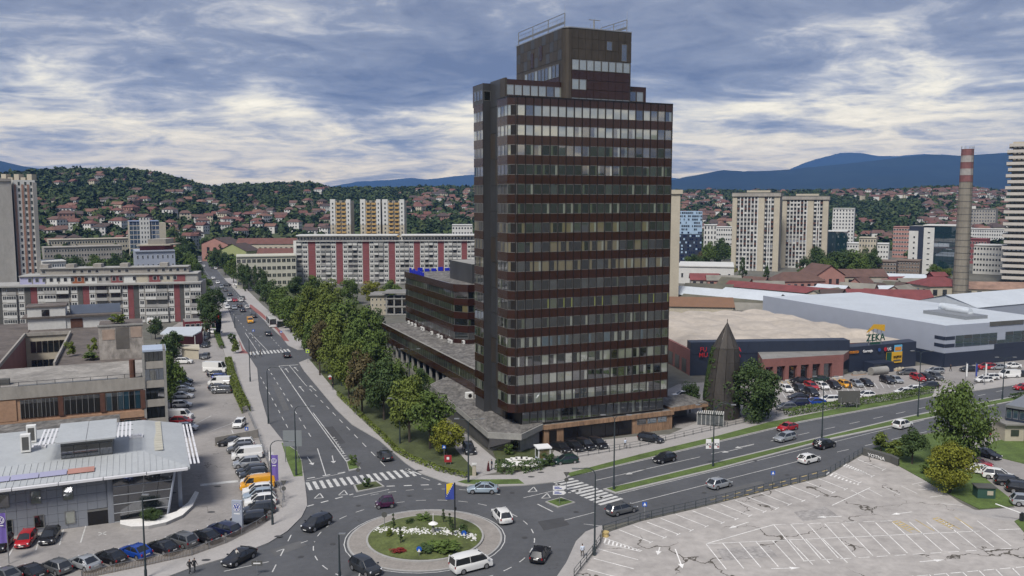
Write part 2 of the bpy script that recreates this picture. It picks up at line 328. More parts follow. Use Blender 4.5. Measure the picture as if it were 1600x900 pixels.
# roundabout
RC = Vector((-10.8, 102.3, 0))
def ring(c, r, n=64): return [(c.x+r*math.cos(2*math.pi*i/n), c.y+r*math.sin(2*math.pi*i/n)) for i in range(n)]
m_apron = mat('worn apron paving', (.255, .235, .215), .9, var=.15, scale=.5, var2=.15, scale2=4)
rb = MB().prism(ring(RC, 9.6), 0, .10).build('roundabout_apron', m_kerb); struct(rb)
struct(MB().prism(ring(RC, 9.35), .05, .115).build('apron_paving', m_apron))
struct(MB().prism(ring(RC, 7.3), .05, .30).build('roundabout_kerb', m_kerb))
mb = MB(); n, rr = 48, 9
for j in range(rr+1):
    r = 7.05*j/rr
    for i in range(n): mb.v.append((RC.x+r*math.cos(2*math.pi*i/n), RC.y+r*math.sin(2*math.pi*i/n), .34+.75*(1-(r/7.05)**2)))
for j in range(rr):
    for i in range(n): mb.f.append((j*n+i, (j+1)*n+i, (j+1)*n+(i+1) % n, j*n+(i+1) % n)); mb.m.append(0)
m_rgrass = mat('roundabout turf', (.085, .105, .03), .95, var=.5, scale=.5, var2=.35, scale2=3, bump=.6, bscale=9)
struct(mb.build('roundabout_turf', m_rgrass, smooth=True))
def rtop(x, y):
    r = math.hypot(x-RC.x, y-RC.y); return .34+.75*max(0, 1-(r/7.05)**2)
# ---------------- painted markings
paint = MB()
def line(a, b, w=.15, m=None, z=.03):
    A, B = G(*a), G(*b); d = (B-A).normalized(); n = Vector((-d.y, d.x, 0))*w/2
    (m or paint).poly([(p.x, p.y, z) for p in (A-n, B-n, B+n, A+n)])
def dash(a, b, on, off, w=.14, m=None):
    A, B = G(*a), G(*b); Lh = (B-A).length; d = (B-A)/Lh; n = Vector((-d.y, d.x, 0))*w/2; s = 0
    while s < Lh:
        p, q = A+d*s, A+d*min(s+on, Lh); (m or paint).poly([(v.x, v.y, .03) for v in (p-n, q-n, q+n, p+n)]); s += on+off
line((436, 572), (486, 645), .18); line((486, 645), (541, 721), .16); line((489, 645), (537, 708), .16)
line((435.5, 572), (466, 570), .45)
line((452, 571), (476, 600)); dash((476, 600), (608, 735), 2.6, 3.2)
dash((419, 576), (486, 683), 2.6, 3.2); line((496, 701), (509, 743)); dash((407, 589), (458, 684), 2.6, 3.2)
dash((352, 476), (415, 552), 3, 5); line((383, 520), (402, 549)); line((391, 520), (417, 547)); dash((300, 388), (352, 476), 3, 6)
dash((417, 520), (440, 545), 2, 3); dash((322, 400), (402, 500), 3, 6)
for k in range(11):   # chevron strip before the island
    a = (519+k*2.2, 684+k*3.6); line(a, (a[0]+4.5, a[1]-.6), .30)
line((478, 752), (538, 739), .12); dash((480, 748), (545, 737), 1.2, 1.2, .35)
def zebra(a0, a1, b0, b1, n, w=.5):
    for k in range(n):
        t = k/(n-1); line((a0[0]+(a1[0]-a0[0])*t, a0[1]+(a1[1]-a0[1])*t), (b0[0]+(b1[0]-b0[0])*t, b0[1]+(b1[1]-b0[1])*t), w)
zebra((480, 754), (637, 733), (486, 766), (649, 744), 16, .52)
zebra((864, 754), (936, 789), (896, 748), (972, 779), 11, .62)
zebra((390, 550), (449, 545.5), (393, 555), (453, 550), 12, .5)
dash((478, 792), (552, 772), 1.2, 1.1, .3); line((552, 777), (608, 765), .15)
dash((604, 760), (690, 757), 1.2, 1.3, .3); dash((868, 756), (980, 790), 1.0, 3.0, .5)
dash((632, 737), (690, 757), 2, 2); line((634, 733), (658, 742), .3)
line((840, 788), (864, 800), .2); line((818, 778), (870, 766), .15); dash((866, 770), (892, 770), 1, 1, .3)
for c in ((498, 776), (536, 771), (832, 766), (853, 776)):  # give-way triangles
    a, b, d = (c[0]-7, c[1]+3), (c[0]+7, c[1]+2), (c[0]+2, c[1]-5)
    for p, q in ((a, b), (b, d), (d, a)): line(p, q, .16)
def arc(r, a0, a1, on, off, w=.13):
    s = a0
    while s < a1:
        e = min(s+on/r, a1); k = 3
        for i in range(k):
            t0, t1 = s+(e-s)*i/k, s+(e-s)*(i+1)/k
            paint.poly([(RC.x+q*math.cos(t), RC.y+q*math.sin(t), .03) for q, t in ((r-w/2, t0), (r+w/2, t0), (r+w/2, t1), (r-w/2, t1))])
        s = e+off/r
arc(13.6, R(-170), R(185), 1.4, 1.6); arc(9.95, R(-180), R(180), 6, .02, .12)
arc(18.2, R(60), R(125), 1.2, 1.4)
line((930, 751), (1094, 714), .14); dash((1111, 709.5), (1600, 603), 3, 4.2)
line((987, 787), (1247, 721), .14); dash((1262, 717), (1600, 640), 3, 4.2)
line((882, 813), (928, 801), .12); line((912, 819), (938, 822), .12)
for a, b in (((892, 744.5), (1000, 720.5)), ((1000, 720.5), (1125, 690.6)), ((1125, 690.6), (1250, 660.6)), ((1250, 660.6), (1400, 632.6)), ((950, 764), (1112, 724)), ((1112, 724), (1400, 655)), ((965, 772.5), (1125, 734)), ((1125, 734), (1444, 656.4))): line(a, b, .12)
line((378, 873), (352, 883), .12); dash((455, 836), (420, 905), 2, 2.4); line((350, 893), (420, 878), .14); dash((575, 838), (560, 905), 1.5, 2)
dash((432, 862), (490, 842), 1, 2.4)
def arrow(a, b, m=None, w=.16, head=.45):
    A, B = G(*a), G(*b); d = (B-A).normalized(); n = Vector((-d.y, d.x, 0)); line(a, b, w, m)
    (m or paint).poly([(p.x, p.y, .034) for p in (B-d*.1+n*head, B-d*.1-n*head, B+d*1.1)])
for a, b in (((451, 582), (447, 577)), ((466, 580), (461, 575)), ((475, 612), (469, 605)), ((494, 611), (486, 604)), ((480, 714), (487, 724)), ((519, 712), (521, 721)), ((1178, 694), (1155, 699)), ((1160, 700), (1135, 706)), ((1010, 733), (985, 740))): arrow(a, b)
struct(paint.build('road_marking', m_line)); 
# car-park bays by the fence
lot = MB()
for x, y in [(963, 826), (985, 819), (1007, 814), (1028, 808), (1052, 802), (1078, 796.5), (1100, 791), (1122, 786), (1145, 780), (1165, 775), (1185, 769), (1207, 763.5), (1230, 757), (1255, 751), (1275, 746), (1297, 736), (1318, 726), (1336, 716)]:
    k = 1.08-.18*(x-963)/380; line((x+4, y+2), (x+50*k, y+20*k), .14, lot); line((x+50*k-3, y+20*k+1.5), (x+50*k+3, y+20*k-1.5), .14, lot)
for a, b in (((942, 840), (1003, 861)), ((944, 850), (1001, 862)), ((935, 858), (997, 875)), ((928, 873), (990, 889)), ((918, 890), (975, 905))): line(a, b, .14, lot)
for k in range(9): line((947+k*6, 842+k*2.0), (944+k*6.4, 849+k*1.4), .22, lot)
for s, e in (((1291, 742), (1340, 758)), ((1318, 729), (1352, 740))):
    for k in range(9):
        t = k/8; x, y = s[0]+(e[0]-s[0])*t, s[1]+(e[1]-s[1])*t; line((x, y), (x+5-4*t, y-4+3*t), .25, lot)
line((1103, 850), (1209, 820), .14, lot); line((1103, 850), (1531, 830), .12, lot); dash((1209, 820), (1395, 814), 1.6, .8, .12, lot)
for k in range(13):
    t = k/12; line((1209+k*26.5, 820-k*.5), (1256+k*27, 876-k*1.9), .12, lot)
for k in range(8): line((1103+k*26, 850-k*1.2), (1135+k*27, 890-k*1.5), .12, lot)
dash((1255, 877), (1580, 857), 1.4, .9, .12, lot); dash((1380, 905), (1610, 885), 1.4, .7, .14, lot)
for k in range(9): line((1400+k*26, 902-k*2), (1412+k*26, 914-k*2), .12, lot)
for k in range(7): line((1330+k*26, 766-k*2.2), (1352+k*27, 778-k*2.2), .10, lot)
for a, b in (((1425, 757), (1450, 752)), ((1435, 766), (1458, 764)), ((1453, 777), (1478, 774)), ((1470, 787), (1505, 790)), ((1300, 790), (1360, 762)), ((1560, 828), (1620, 826))): line(a, b, .13, lot)
for a, b in (((1170, 816), (1148, 823)), ((1315, 807), (1288, 808)), ((1425, 800), (1403, 803)), ((1055, 858), (1064, 882)), ((1205, 889), (1236, 888)), ((1437, 878), (1462, 876)), ((1031, 855), (1029, 862))): arrow(a, b, lot, .15, .36)
struct(lot.build('car_park_marking', m_lineo))
yl = MB()
for k in range(6): line((1395+k*5, 816+k*2.5), (1403+k*5, 814+k*2.5), .2, yl); line((1458+k*5, 811+k*2.5), (1466+k*5, 809+k*2.5), .2, yl)
for a, b in (((1395, 816), (1425, 833)), ((1405, 814), (1438, 832)), ((1458, 811), (1490, 828)), ((1468, 810), (1500, 827)), ((1430, 812), (1460, 830)), ((1492, 808), (1520, 826))): line(a, b, .14, yl)
dash((1110, 782), (1300, 733), 1.2, 1.2, .2, yl); dash((1130, 782), (1260, 750), 1.0, 1.0, .2, yl)
for k in range(12): line((1212+k*9, 597-k*.7), (1216+k*9.2, 602-k*.7), .2, yl)
struct(yl.build('yellow_marking', m_yline))
lm = MB()
for k in range(27):   # store car park bays
    x = 1222+k*9; 
    if k < 20: line((x, 613-k*.9), (x+6, 622-k*.9), .16, lm)
for a, b in (((13, 870), (28, 843)), ((56, 860), (64, 835)), ((93, 852), (99, 828)), ((126, 848), (134, 822)), ((154, 832), (166, 836)), ((154, 837), (166, 831)), ((300, 665), (330, 650)), ((326, 675), (362, 662)), ((362, 672), (366, 682))): line(a, b, .16, lm)
for k in range(13): line((340-k*27, 838+k*5.2), (352-k*27, 846+k*5.2), .13, lm)
line((313, 758), (372, 752), 1.0, lm)
struct(lm.build('bay_marking', m_line))

# manhole covers, repairs
mh = MB().tube((0, 0, 0), (0, 0, .006), .36, 12).build('manhole_cover', mat('cast iron', (.05, .05, .052), .7, var=.2, scale=4), link=False)
for i, (x, y) in enumerate(((470, 650), (520, 700), (455, 600), (560, 790), (640, 775), (820, 840), (700, 780), (900, 800), (1050, 745), (1180, 720), (1330, 680), (520, 850), (470, 870), (430, 545), (800, 770), (1100, 770), (1230, 742), (600, 700))):
    o = obj('manhole_cover', mh); o.location = G(x, y, .024); struct(o)
for x, y, a in ((330, 800, 1), (270, 770, 1), (340, 760, 0), (655, 735, 1), (845, 738, 1), (610, 705, 1), (322, 875, 1), (435, 838, 1), (830, 745, 1)):
    o = obj('manhole_cover', mh); o.location = G(x, y, .015 if x < 345 and y < 810 else .131); o.scale = (1.5, .9, 1); struct(o)
m_patch = mat('asphalt repair', (.055, .056, .060), .9, var=.2, scale=.5); m_patch2 = mat('old asphalt repair', (.10, .101, .104), .9, var=.2, scale=.5)
for pts, m in (([(505, 668), (520, 666), (540, 692), (524, 695)], m_patch), ([(425, 600), (433, 599), (452, 640), (443, 642)], m_patch2), ([(1120, 768), (1190, 751), (1196, 756), (1126, 774)], m_patch2), ([(840, 815), (880, 808), (890, 820), (850, 829)], m_patch), ([(420, 860), (470, 845), (480, 852), (430, 869)], m_patch2), ([(1180, 706), (1250, 689), (1256, 693), (1187, 711)], m_patch2)): struct(MB().poly(GP(pts, .018)).build('asphalt_repair', m))
for pts in ([(1120, 858), (1200, 852), (1215, 870), (1130, 876)], [(1240, 800), (1290, 792), (1310, 806), (1255, 815)]): struct(MB().poly(GP(pts, .018)).build('concrete_repair', mat('stained repair', (.305, .29, .28), .95, var=.3, scale=.5, var2=.25, scale2=2)))
# ================================================================== hills, mountains, haze
RIDGE = [(-400, 282), (0, 277), (60, 274), (120, 271), (200, 271), (250, 275), (300, 287), (330, 294), (360, 289), (400, 289), (450, 287), (490, 288), (520, 295), (560, 295), (600, 294), (660, 292), (740, 291), (900, 296), (1060, 298), (1150, 300), (1300, 302), (1400, 300), (1440, 296), (1500, 295), (1560, 300), (1600, 303), (2000, 300)]
RD = [(-400, 1250), (0, 1250), (300, 1350), (330, 1500), (520, 1400), (740, 1450), (1060, 1700), (1600, 1750), (2000, 1750)]
R0 = [(-400, 600), (300, 640), (330, 700), (740, 720), (1060, 800), (1600, 830), (2000, 800)]
def pxof(x, y): return 800+1337*x/y if y > 1 else (9e3 if x > 0 else -9e3)
def hillh(x, y):
    d = math.hypot(x, y)
    if d < 500: return -2.0
    az = math.atan2(x, y)
    w = min(1, max(0, (abs(az)-R(36))/R(25)))
    p = max(-400, min(2000, 800+1337*math.tan(max(-1.2, min(1.2, az)))))
    D = interp(p, RD)*(1-w)+1500*w; d0 = interp(p, R0)*(1-w)+600*w
    hf = 42+D*(312-interp(p, RIDGE))/FPX-7; hr = hf*(1-w)+128*w
    t = (d-d0)/(D-d0)
    if t < 0: return -2.0
    n = mnoise.fractal(Vector((x/260, y/260, 3.7)), 0.9, 2.0, 4)
    if t <= 1: h = hr*(t*.78+.22*t*t*(3-2*t)); h += n*12*min(1, t*3)*(1-.5*t)
    else: h = hr*(1-.35*min(1, (t-1)*1.2))+n*4*min(1, (t-1)*6)
    return h-2*max(0, 1-t*12)
def hill_hit(px, py):
    d = ray(px, py); y = 560.0
    while y < 2300:
        x = d.x*y/d.y; z = CH+d.z*y/d.y
        if z <= max(0, hillh(x, y)): return Vector((x, y, max(0, hillh(x, y))))
        y += 8
    return None
m_hill = mat('hillside meadow', (.058, .075, .026), .95, var=.45, scale=.012, var2=.3, scale2=.08)
rs = list(np.linspace(560, 1900, 46))+[2100, 2400, 3000]
az = [R(a) for a in np.linspace(-180, 180, 361)]
V, F = [], []
for r in rs:
    for a in az[:-1]:
        x, y = r*math.sin(a), r*math.cos(a); V.append((x, y, hillh(x, y) if r < 2900 else -5))
na = len(az)-1
for j in range(len(rs)-1):
    for i in range(na): F.append((j*na+i, (j+1)*na+i, (j+1)*na+(i+1) % na, j*na+(i+1) % na))
hl = obj('hills', npmesh('hills', np.array(V), np.array(F)[:, ::-1], [m_hill], smooth=True)); struct(hl)
# far mountains: ridges of their own at several kilometres
def mountain(name, D, prof, col, amp=60, depth=2600, seed=1.0, var=.3):
    x0, x1 = prof[0][0], prof[-1][0]; nx, ny = 120, 26; V, F = [], []
    for j in range(ny+1):
        s = j/ny                      # 0 foot towards camera .. .72 ridge .. 1 behind
        for i in range(nx+1):
            px = x0+(x1-x0)*i/nx; top = CH+D*(312-interp(px, prof))/FPX
            az_ = math.atan((px-800)/1337); dist = D/math.cos(az_)*0+D+(s-.72)*depth
            X, Y = dist*math.tan(az_), dist
            k = min(1, s/.72); k = k**1.15 if s <= .72 else 1-(s-.72)*1.2
            n = mnoise.fractal(Vector((X/1500, Y/1500, seed)), .9, 2.1, 6)
            h = top*k+n*amp*(1 if s < .68 else .25)*min(1, k*2.5)+mnoise.noise(Vector((X/500, seed, 0)))*amp*.22
            V.append((X, Y, h if j else -20))
    for j in range(ny):
        for i in range(nx): a = j*(nx+1)+i; F.append((a, a+1, a+nx+2, a+nx+1))
    m = mat(name.replace('_', ' ')+' forest', col, 1, var=var, scale=.0012, var2=.2, scale2=.006, spec=0)
    struct(obj(name, npmesh(name, np.array(V), np.array(F), [m], smooth=True)))
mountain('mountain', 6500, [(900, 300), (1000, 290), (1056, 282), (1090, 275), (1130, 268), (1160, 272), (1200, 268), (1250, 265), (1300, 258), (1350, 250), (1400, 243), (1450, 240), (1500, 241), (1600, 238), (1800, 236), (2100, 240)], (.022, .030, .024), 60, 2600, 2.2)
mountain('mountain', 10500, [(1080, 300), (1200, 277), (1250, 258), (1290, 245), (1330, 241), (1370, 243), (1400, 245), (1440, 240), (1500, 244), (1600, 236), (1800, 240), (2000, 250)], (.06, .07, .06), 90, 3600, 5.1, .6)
mountain('mountain', 6500, [(-500, 240), (-200, 236), (0, 249), (40, 258), (80, 266), (115, 263), (160, 270), (260, 300), (330, 312)], (.022, .030, .024), 50, 2400, 3.3)
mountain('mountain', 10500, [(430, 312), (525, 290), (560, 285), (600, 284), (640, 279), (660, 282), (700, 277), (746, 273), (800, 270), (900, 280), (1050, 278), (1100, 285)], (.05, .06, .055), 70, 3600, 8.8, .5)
# haze
hz = MB().obox((-17000, -3300, -22), (34000, 0, 0), (0, 15200, 0), (0, 0, 22+700)).build('haze', []) 
hm = bpy.data.materials.new('haze air'); hm.use_nodes = True; ht = hm.node_tree; ht.nodes.clear()
pv = ht.nodes.new('ShaderNodeVolumePrincipled'); mo = ht.nodes.new('ShaderNodeOutputMaterial'); ht.links.new(pv.outputs[0], mo.inputs['Volume'])
pv.inputs['Density'].default_value = 7.5e-5; pv.inputs['Color'].default_value = (.20, .44, 1.0, 1); pv.inputs['Anisotropy'].default_value = 0.0
hm.cycles.homogeneous_volume = True
hz.data.materials.append(hm); tag(hz, kind='stuff'); hz.display_type = 'WIRE'
# ================================================================== the brown office tower and its wings
TU = Vector((math.sin(R(66.4)), math.cos(R(66.4)), 0)); TV = Vector((-TU.y, TU.x, 0)); TO = Vector((-.32, 140.08, 0))
def T(u, v, z=0.0): return TO+TU*u+TV*v+Vector((0, 0, z))
TRZ = math.atan2(TU.y, TU.x)
m_span = mat('red brown glass spandrel', (.032, .0135, .0098), .14, var=.18, scale=.25, spec=.55)
m_rust = mat('weathered bronze cladding', (.062, .052, .042), .45, .3, var=.25, scale=.35, var2=.2, scale2=2, stretch=(1, 1, .3))
m_shaft = mat('dark anodised cladding', (.058, .060, .064), .38, .3, var=.25, scale=.3, stretch=(1, 1, .25))
m_mull = mat('bronze mullion', (.012, .010, .009), .4, var=0)
m_frame = mat('grey window frame', (.16, .16, .155), .5, var=0)
m_gravel = mat('bitumen roofing', (.135, .128, .12), .95, var=.5, scale=.5, var2=.75, scale2=1.3, stretch=(1, .5, 1))
m_conc = mat('grey concrete', (.26, .255, .24), .9, var=.18, scale=.4, var2=.15, scale2=3)
m_brick = mat('brown stone cladding', (.25, .155, .095), .85, var=.35, scale=.8, var2=.5, scale2=3.5, stretch=(1, 1, .18))
m_black = mat('black glossy panel', (.010, .010, .012), .25, var=.1, scale=1)
m_acw = mat('white air conditioner', (.68, .68, .66), .6, var=.08, scale=2)
GL = [glass('window glass dark', (.006, .008, .007), .2), glass('window glass black', (.003, .004, .004), .15), glass('window glass green blind and painted reflection', (.055, .070, .036), .22),  # green pane colour also holds a painted olive reflection
      glass('window glass pale blind and painted sky', (.23, .25, .20), .3), glass('window glass grey', (.022, .027, .025), .25), glass('window glass cream blind', (.14, .118, .055), .2),
      glass('window glass lime blind', (.22, .25, .03), .2), glass('window glass blue', (.02, .06, .085), .35)]
def pane_mesh(w, h, split, ga, gb, fr=.06):
    """one window: raised frame round one or two lights"""
    mb = MB(); d = .05
    xs = [-w/2, -w/2+fr, w/2-fr, w/2]; zs = [0, fr, h-fr, h]
    P = lambda x, y, z: (x, y, z)
    mb.poly([P(xs[0], 0, zs[0]), P(xs[3], 0, zs[0]), P(xs[2], 0, zs[1]), P(xs[1], 0, zs[1])]); mb.poly([P(xs[3], 0, zs[0]), P(xs[3], 0, zs[3]), P(xs[2], 0, zs[2]), P(xs[2], 0, zs[1])])
    mb.poly([P(xs[3], 0, zs[3]), P(xs[0], 0, zs[3]), P(xs[1], 0, zs[2]), P(xs[2], 0, zs[2])]); mb.poly([P(xs[0], 0, zs[3]), P(xs[0], 0, zs[0]), P(xs[1], 0, zs[1]), P(xs[1], 0, zs[2])])
    xm = xs[1]+(xs[2]-xs[1])*split
    if 0 < split < 1:
        mb.poly([P(xs[1], d, zs[1]), P(xm, d, zs[1]), P(xm, d, zs[2]), P(xs[1], d, zs[2])], 1); mb.poly([P(xm, d, zs[1]), P(xs[2], d, zs[1]), P(xs[2], d, zs[2]), P(xm, d, zs[2])], 2)
    else: mb.poly([P(xs[1], d, zs[1]), P(xs[2], d, zs[1]), P(xs[2], d, zs[2]), P(xs[1], d, zs[2])], 1)
    return mb.build('window', [m_frame, GL[ga], GL[gb]], link=False)
BW = 1.50; FH = 3.2; WH = 1.72; Z0 = 6.2
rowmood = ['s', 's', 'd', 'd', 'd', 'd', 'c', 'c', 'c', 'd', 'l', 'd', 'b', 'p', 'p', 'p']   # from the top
PV = {}
def pv(w, h, key):
    k = (w, h, key)
    if k not in PV: PV[k] = pane_mesh(w, h, *key)
    return PV[k]
MOOD = {'s': [(1, 3, 3), (1, 3, 3), (.6, 4, 3), (1, 3, 3), (1, 4, 4)], 'd': [(1, 0, 0), (1, 1, 1), (.6, 1, 2), (.7, 0, 3), (.35, 2, 1), (1, 4, 4), (1, 1, 1), (.8, 1, 2), (1, 0, 0)],  # in 's' rows pale panes paint in the sky's reflection, besides drawn blinds
        'c': [(1, 5, 5), (.6, 1, 5), (1, 4, 4), (1, 1, 1), (.7, 5, 3), (1, 0, 1), (.4, 5, 1)], 'l': [(1, 1, 1), (.85, 1, 6), (1, 2, 2), (1, 1, 1), (1, 0, 0)],
        'b': [(1, 7, 7), (1, 0, 0), (.5, 0, 3), (1, 4, 4), (1, 2, 2), (.4, 7, 4)], 'p': [(1, 3, 3), (1, 3, 3), (.6, 1, 3), (1, 2, 2), (1, 4, 4), (1, 1, 1), (.3, 3, 1)]}
tower = empty('office_tower', T(0, 0), 0)
tag(tower, 'tall dark brown office tower with bands of glass above the roundabout', 'office tower')
Pt = Vector(tower.location)
def tpart(mb, name, mats, parent=None, smooth=False):
    o = mb.build(name, mats, parent or tower, smooth)
    if parent is None or parent is tower: o.location = -Pt
    return o
FL, FD, CHM = 32.0, 26.0, 1.1
ZT = Z0+16*FH+1.3
def plan(inset=0.0):
    i = inset
    return [T(CHM, i), T(FL-CHM+.3, i), T(FL-i, CHM), T(FL-i, FD), T(i, FD), T(i, CHM)]
core = MB(); core.prism([T(CHM, .12), T(FL-.6, .12), T(FL-.12, .8), T(FL-.12, 17), T(1.6, 17), T(1.6, 5.6), T(.12, 5.4), T(.12, CHM)], Z0, ZT-.25, 0, 1, True)
tpart(core, 'core', [m_mull, m_gravel])
# shared spandrel panel
def panel_mesh(w, h): return MB().obox((-w/2, 0, 0), (w, 0, 0), (0, .1, 0), (0, 0, h)).build('panel', m_span, link=False)
pmesh = panel_mesh(BW-.05, FH-WH); ptop = panel_mesh(BW-.05, FH-WH+1.3)
rest_w, rest_p = MB(), MB()
def add_mesh(mb, me, M4, matmap=None):
    i = len(mb.v); mb.v += [tuple(M4 @ v.co) for v in me.vertices]
    for p in me.polygons: mb.f.append(tuple(j+i for j in p.vertices)); mb.m.append(matmap[me.materials[p.material_index].name] if matmap else p.material_index)
ALLG = [m_frame]+GL; GI = {m.name: i for i, m in enumerate(ALLG)}
n_win = n_pan = 0
rnd = random.Random(11)
def place(me, p, rz, name, tilt=0):
    o = bpy.data.objects.new(name, me); COL.objects.link(o); o.parent = tower; o.location = Vector(p)-Pt; o.rotation_euler = (rnd.uniform(-tilt, tilt), 0, rz+rnd.uniform(-tilt, tilt)); return o
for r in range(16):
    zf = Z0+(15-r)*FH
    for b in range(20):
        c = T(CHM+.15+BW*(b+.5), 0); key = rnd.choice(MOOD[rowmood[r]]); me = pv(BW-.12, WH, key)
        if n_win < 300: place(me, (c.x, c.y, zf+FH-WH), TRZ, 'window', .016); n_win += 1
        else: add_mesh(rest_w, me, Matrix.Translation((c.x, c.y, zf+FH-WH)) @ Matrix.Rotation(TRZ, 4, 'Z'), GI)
        if n_pan < 300: place(pmesh, (c.x, c.y, zf), TRZ, 'panel', .003); n_pan += 1
        else: add_mesh(rest_p, pmesh, Matrix.Translation((c.x, c.y, zf)) @ Matrix.Rotation(TRZ, 4, 'Z'))
        if r == 0: add_mesh(rest_p, panel_mesh(BW-.05, 1.3) if b == 0 else PV.setdefault('cap', panel_mesh(BW-.05, 1.3)), Matrix.Translation((c.x, c.y, ZT-1.3)) @ Matrix.Rotation(TRZ, 4, 'Z'))
    # chamfers and the flank: three bays, then the set-back shaft, then three bays of the rear block
    for (a, bb, nb) in ((T(0, CHM), T(CHM+.15, 0), 1), (T(FL-CHM+.3-.15, 0), T(FL, CHM), 1), (T(0, 5.4), T(0, CHM), 3), (T(0, 16.4), T(0, 12.0), 3), (T(FL, CHM), T(FL, 17), 9)):
        d = bb-a; rz = math.atan2(d.y, d.x); w = d.length/nb
        for k in range(nb):
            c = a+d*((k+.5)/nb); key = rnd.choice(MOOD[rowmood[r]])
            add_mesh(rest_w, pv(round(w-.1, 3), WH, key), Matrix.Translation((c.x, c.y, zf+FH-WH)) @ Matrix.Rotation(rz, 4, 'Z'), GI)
            pk = ('sp', round(w-.04, 3)); PV.setdefault(pk, panel_mesh(w-.04, FH-WH)); add_mesh(rest_p, PV[pk], Matrix.Translation((c.x, c.y, zf)) @ Matrix.Rotation(rz, 4, 'Z'))
            if r == 0: pk = ('sq', round(w-.04, 3)); PV.setdefault(pk, panel_mesh(w-.04, 1.3)); add_mesh(rest_p, PV[pk], Matrix.Translation((c.x, c.y, ZT-1.3)) @ Matrix.Rotation(rz, 4, 'Z'))
o = tpart(rest_w, 'side_windows', ALLG); o['kind'] = 'stuff'
o = tpart(rest_p, 'side_panels', m_span); o['kind'] = 'stuff'
mme = MB().obox((-.035, -.09, 0), (.07, 0, 0), (0, .2, 0), (0, 0, 16*FH+1.3)).build('mullion', m_mull, link=False)
for b in range(21): c = T(CHM+.15+BW*b, 0); place(mme, (c.x, c.y, Z0), TRZ, 'mullion')
tpart(MB().prism([T(CHM-.05, -.1), T(FL-CHM+.4, -.1), T(FL+.1, CHM), T(FL+.1, 17.1), T(FL-.3, 17), T(FL-.4, 1.4), T(FL-1.6, .4), T(CHM, .4), T(.3, 1.3), T(.3, 5.4), T(-.1, 5.4), T(-.1, CHM-.05)], ZT, ZT+.12), 'parapet', m_mull)
# stair shaft on the flank, in tall plates
for j in range(13):
    for k, (v0, v1) in enumerate(((5.45, 7.6), (7.6, 9.8), (9.8, 12.0))):
        z0 = 4+j*4.5; z1 = min(z0+4.42, 62.6)
        if z0 > 62: continue
        tpart(MB().obox(T(1.45, v0+.02, z0), TV*(v1-v0-.05), TU*.4, (0, 0, z1-z0)), 'shaft_plate', m_shaft if (j*3+k) % 4 else m_rust)
tpart(MB().prism([T(1.6, 5.5), T(29.2, 5.5), T(29.2, 17), T(.1, 17), T(.1, 12.05), T(1.6, 12.05)], ZT-.3, 62.2, 0, 1), 'upper_storey', [m_span, m_gravel])
tpart(MB().prism([T(.05, 12.02), T(1.5, 12.02), T(1.5, 16.4), T(.1, 16.4)], 0, 62.1, 0, 0), 'rear_block', m_shaft)
for k in range(4):
    place(pv(1.25, 1.7, (1, 4, 4)), T(.75+.1, 11.97, 59.2), TRZ, 'window') if k == 0 else place(pv(1.25, 1.7, (1, 4, 4)), T(0, 16.4-.73-(k-1)*1.46, 59.4), TRZ-R(90), 'window')
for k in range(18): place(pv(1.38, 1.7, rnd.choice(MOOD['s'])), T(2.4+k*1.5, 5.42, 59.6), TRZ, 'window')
# plant storeys on the roof
PU0, PU1, PV0, PV1, PZ = 12.0, 25.2, 4.0, 24.5, 71.2
rc = 1.2
pl = [T(PU0+rc, PV0), T(PU1-.3, PV0), T(PU1, PV0+.3), T(PU1, PV1), T(PU0, PV1), T(PU0, PV0+rc)]+[T(PU0+rc-rc*math.sin(a), PV0+rc-rc*math.cos(a)) for a in (R(67), R(45), R(22))]
penth = MB().prism(pl, ZT-.4, PZ, 0, 1)
pent = tpart(penth, 'plant_storey', [m_rust, m_gravel])
tpart(MB().prism([(p.x+(q.x-p.x)*-.012, p.y+(q.y-p.y)*-.012) for p in pl for q in [T(18.6, 14)]], PZ, PZ+.18), 'roof_edge', m_steel)
for j in range(3):      # cladding sheets, each its own plate
    for k in range(9):
        tpart(MB().obox(T(PU0+rc+.02+k*1.32, PV0-.05, 66.05+j*1.75), TU*1.28, TV*.1, (0, 0, 1.7)), 'cladding_sheet', m_rust)
    for k in range(12): tpart(MB().obox(T(PU0-.05, PV0+rc+.05+k*1.58, 66.05+j*1.75), TV*1.53, TU*.1, (0, 0, 1.7)), 'cladding_sheet', m_rust if (k+j) % 3 else m_shaft)
for k in range(8):
    place(pv(1.35, 1.75, (1, 3, 3)), T(PU0+rc+.75+k*1.45, PV0-.13, 64.2), TRZ, 'window')
    for zz, h in ((62.6, 1.5), (61.0, 1.5)): place(panel_mesh(1.4, h), T(PU0+rc+.75+k*1.45, PV0-.08, zz), TRZ, 'panel')
    if k < 2: place(pv(1.35, 1.75, (1, 3, 3)), T(PU0+rc+.75+k*1.45, PV0-.14, 60.9), TRZ, 'window')
    place(panel_mesh(1.4, 1.3), T(PU0+rc+.75+k*1.45, PV0-.08, 59.6), TRZ, 'panel'); place(pv(1.35, .9, (1, 3, 3)), T(PU0+rc+.75+k*1.45, PV0-.13, 58.6), TRZ, 'window')
for k in range(10):
    place(pv(1.3, 2.2, rnd.choice([(1, 4, 4), (1, 3, 3)])), T(PU0-.14, PV0+rc+1.6+k*1.45, 63.2), TRZ-R(90), 'window'); place(pv(1.3, 2.2, (1, 0, 0)), T(PU0-.14, PV0+rc+1.6+k*1.45, 59.4), TRZ-R(90), 'window')
    place(panel_mesh(1.35, 1.5), T(PU0-.08, PV0+rc+1.6+k*1.45, 61.65), TRZ-R(90), 'panel')
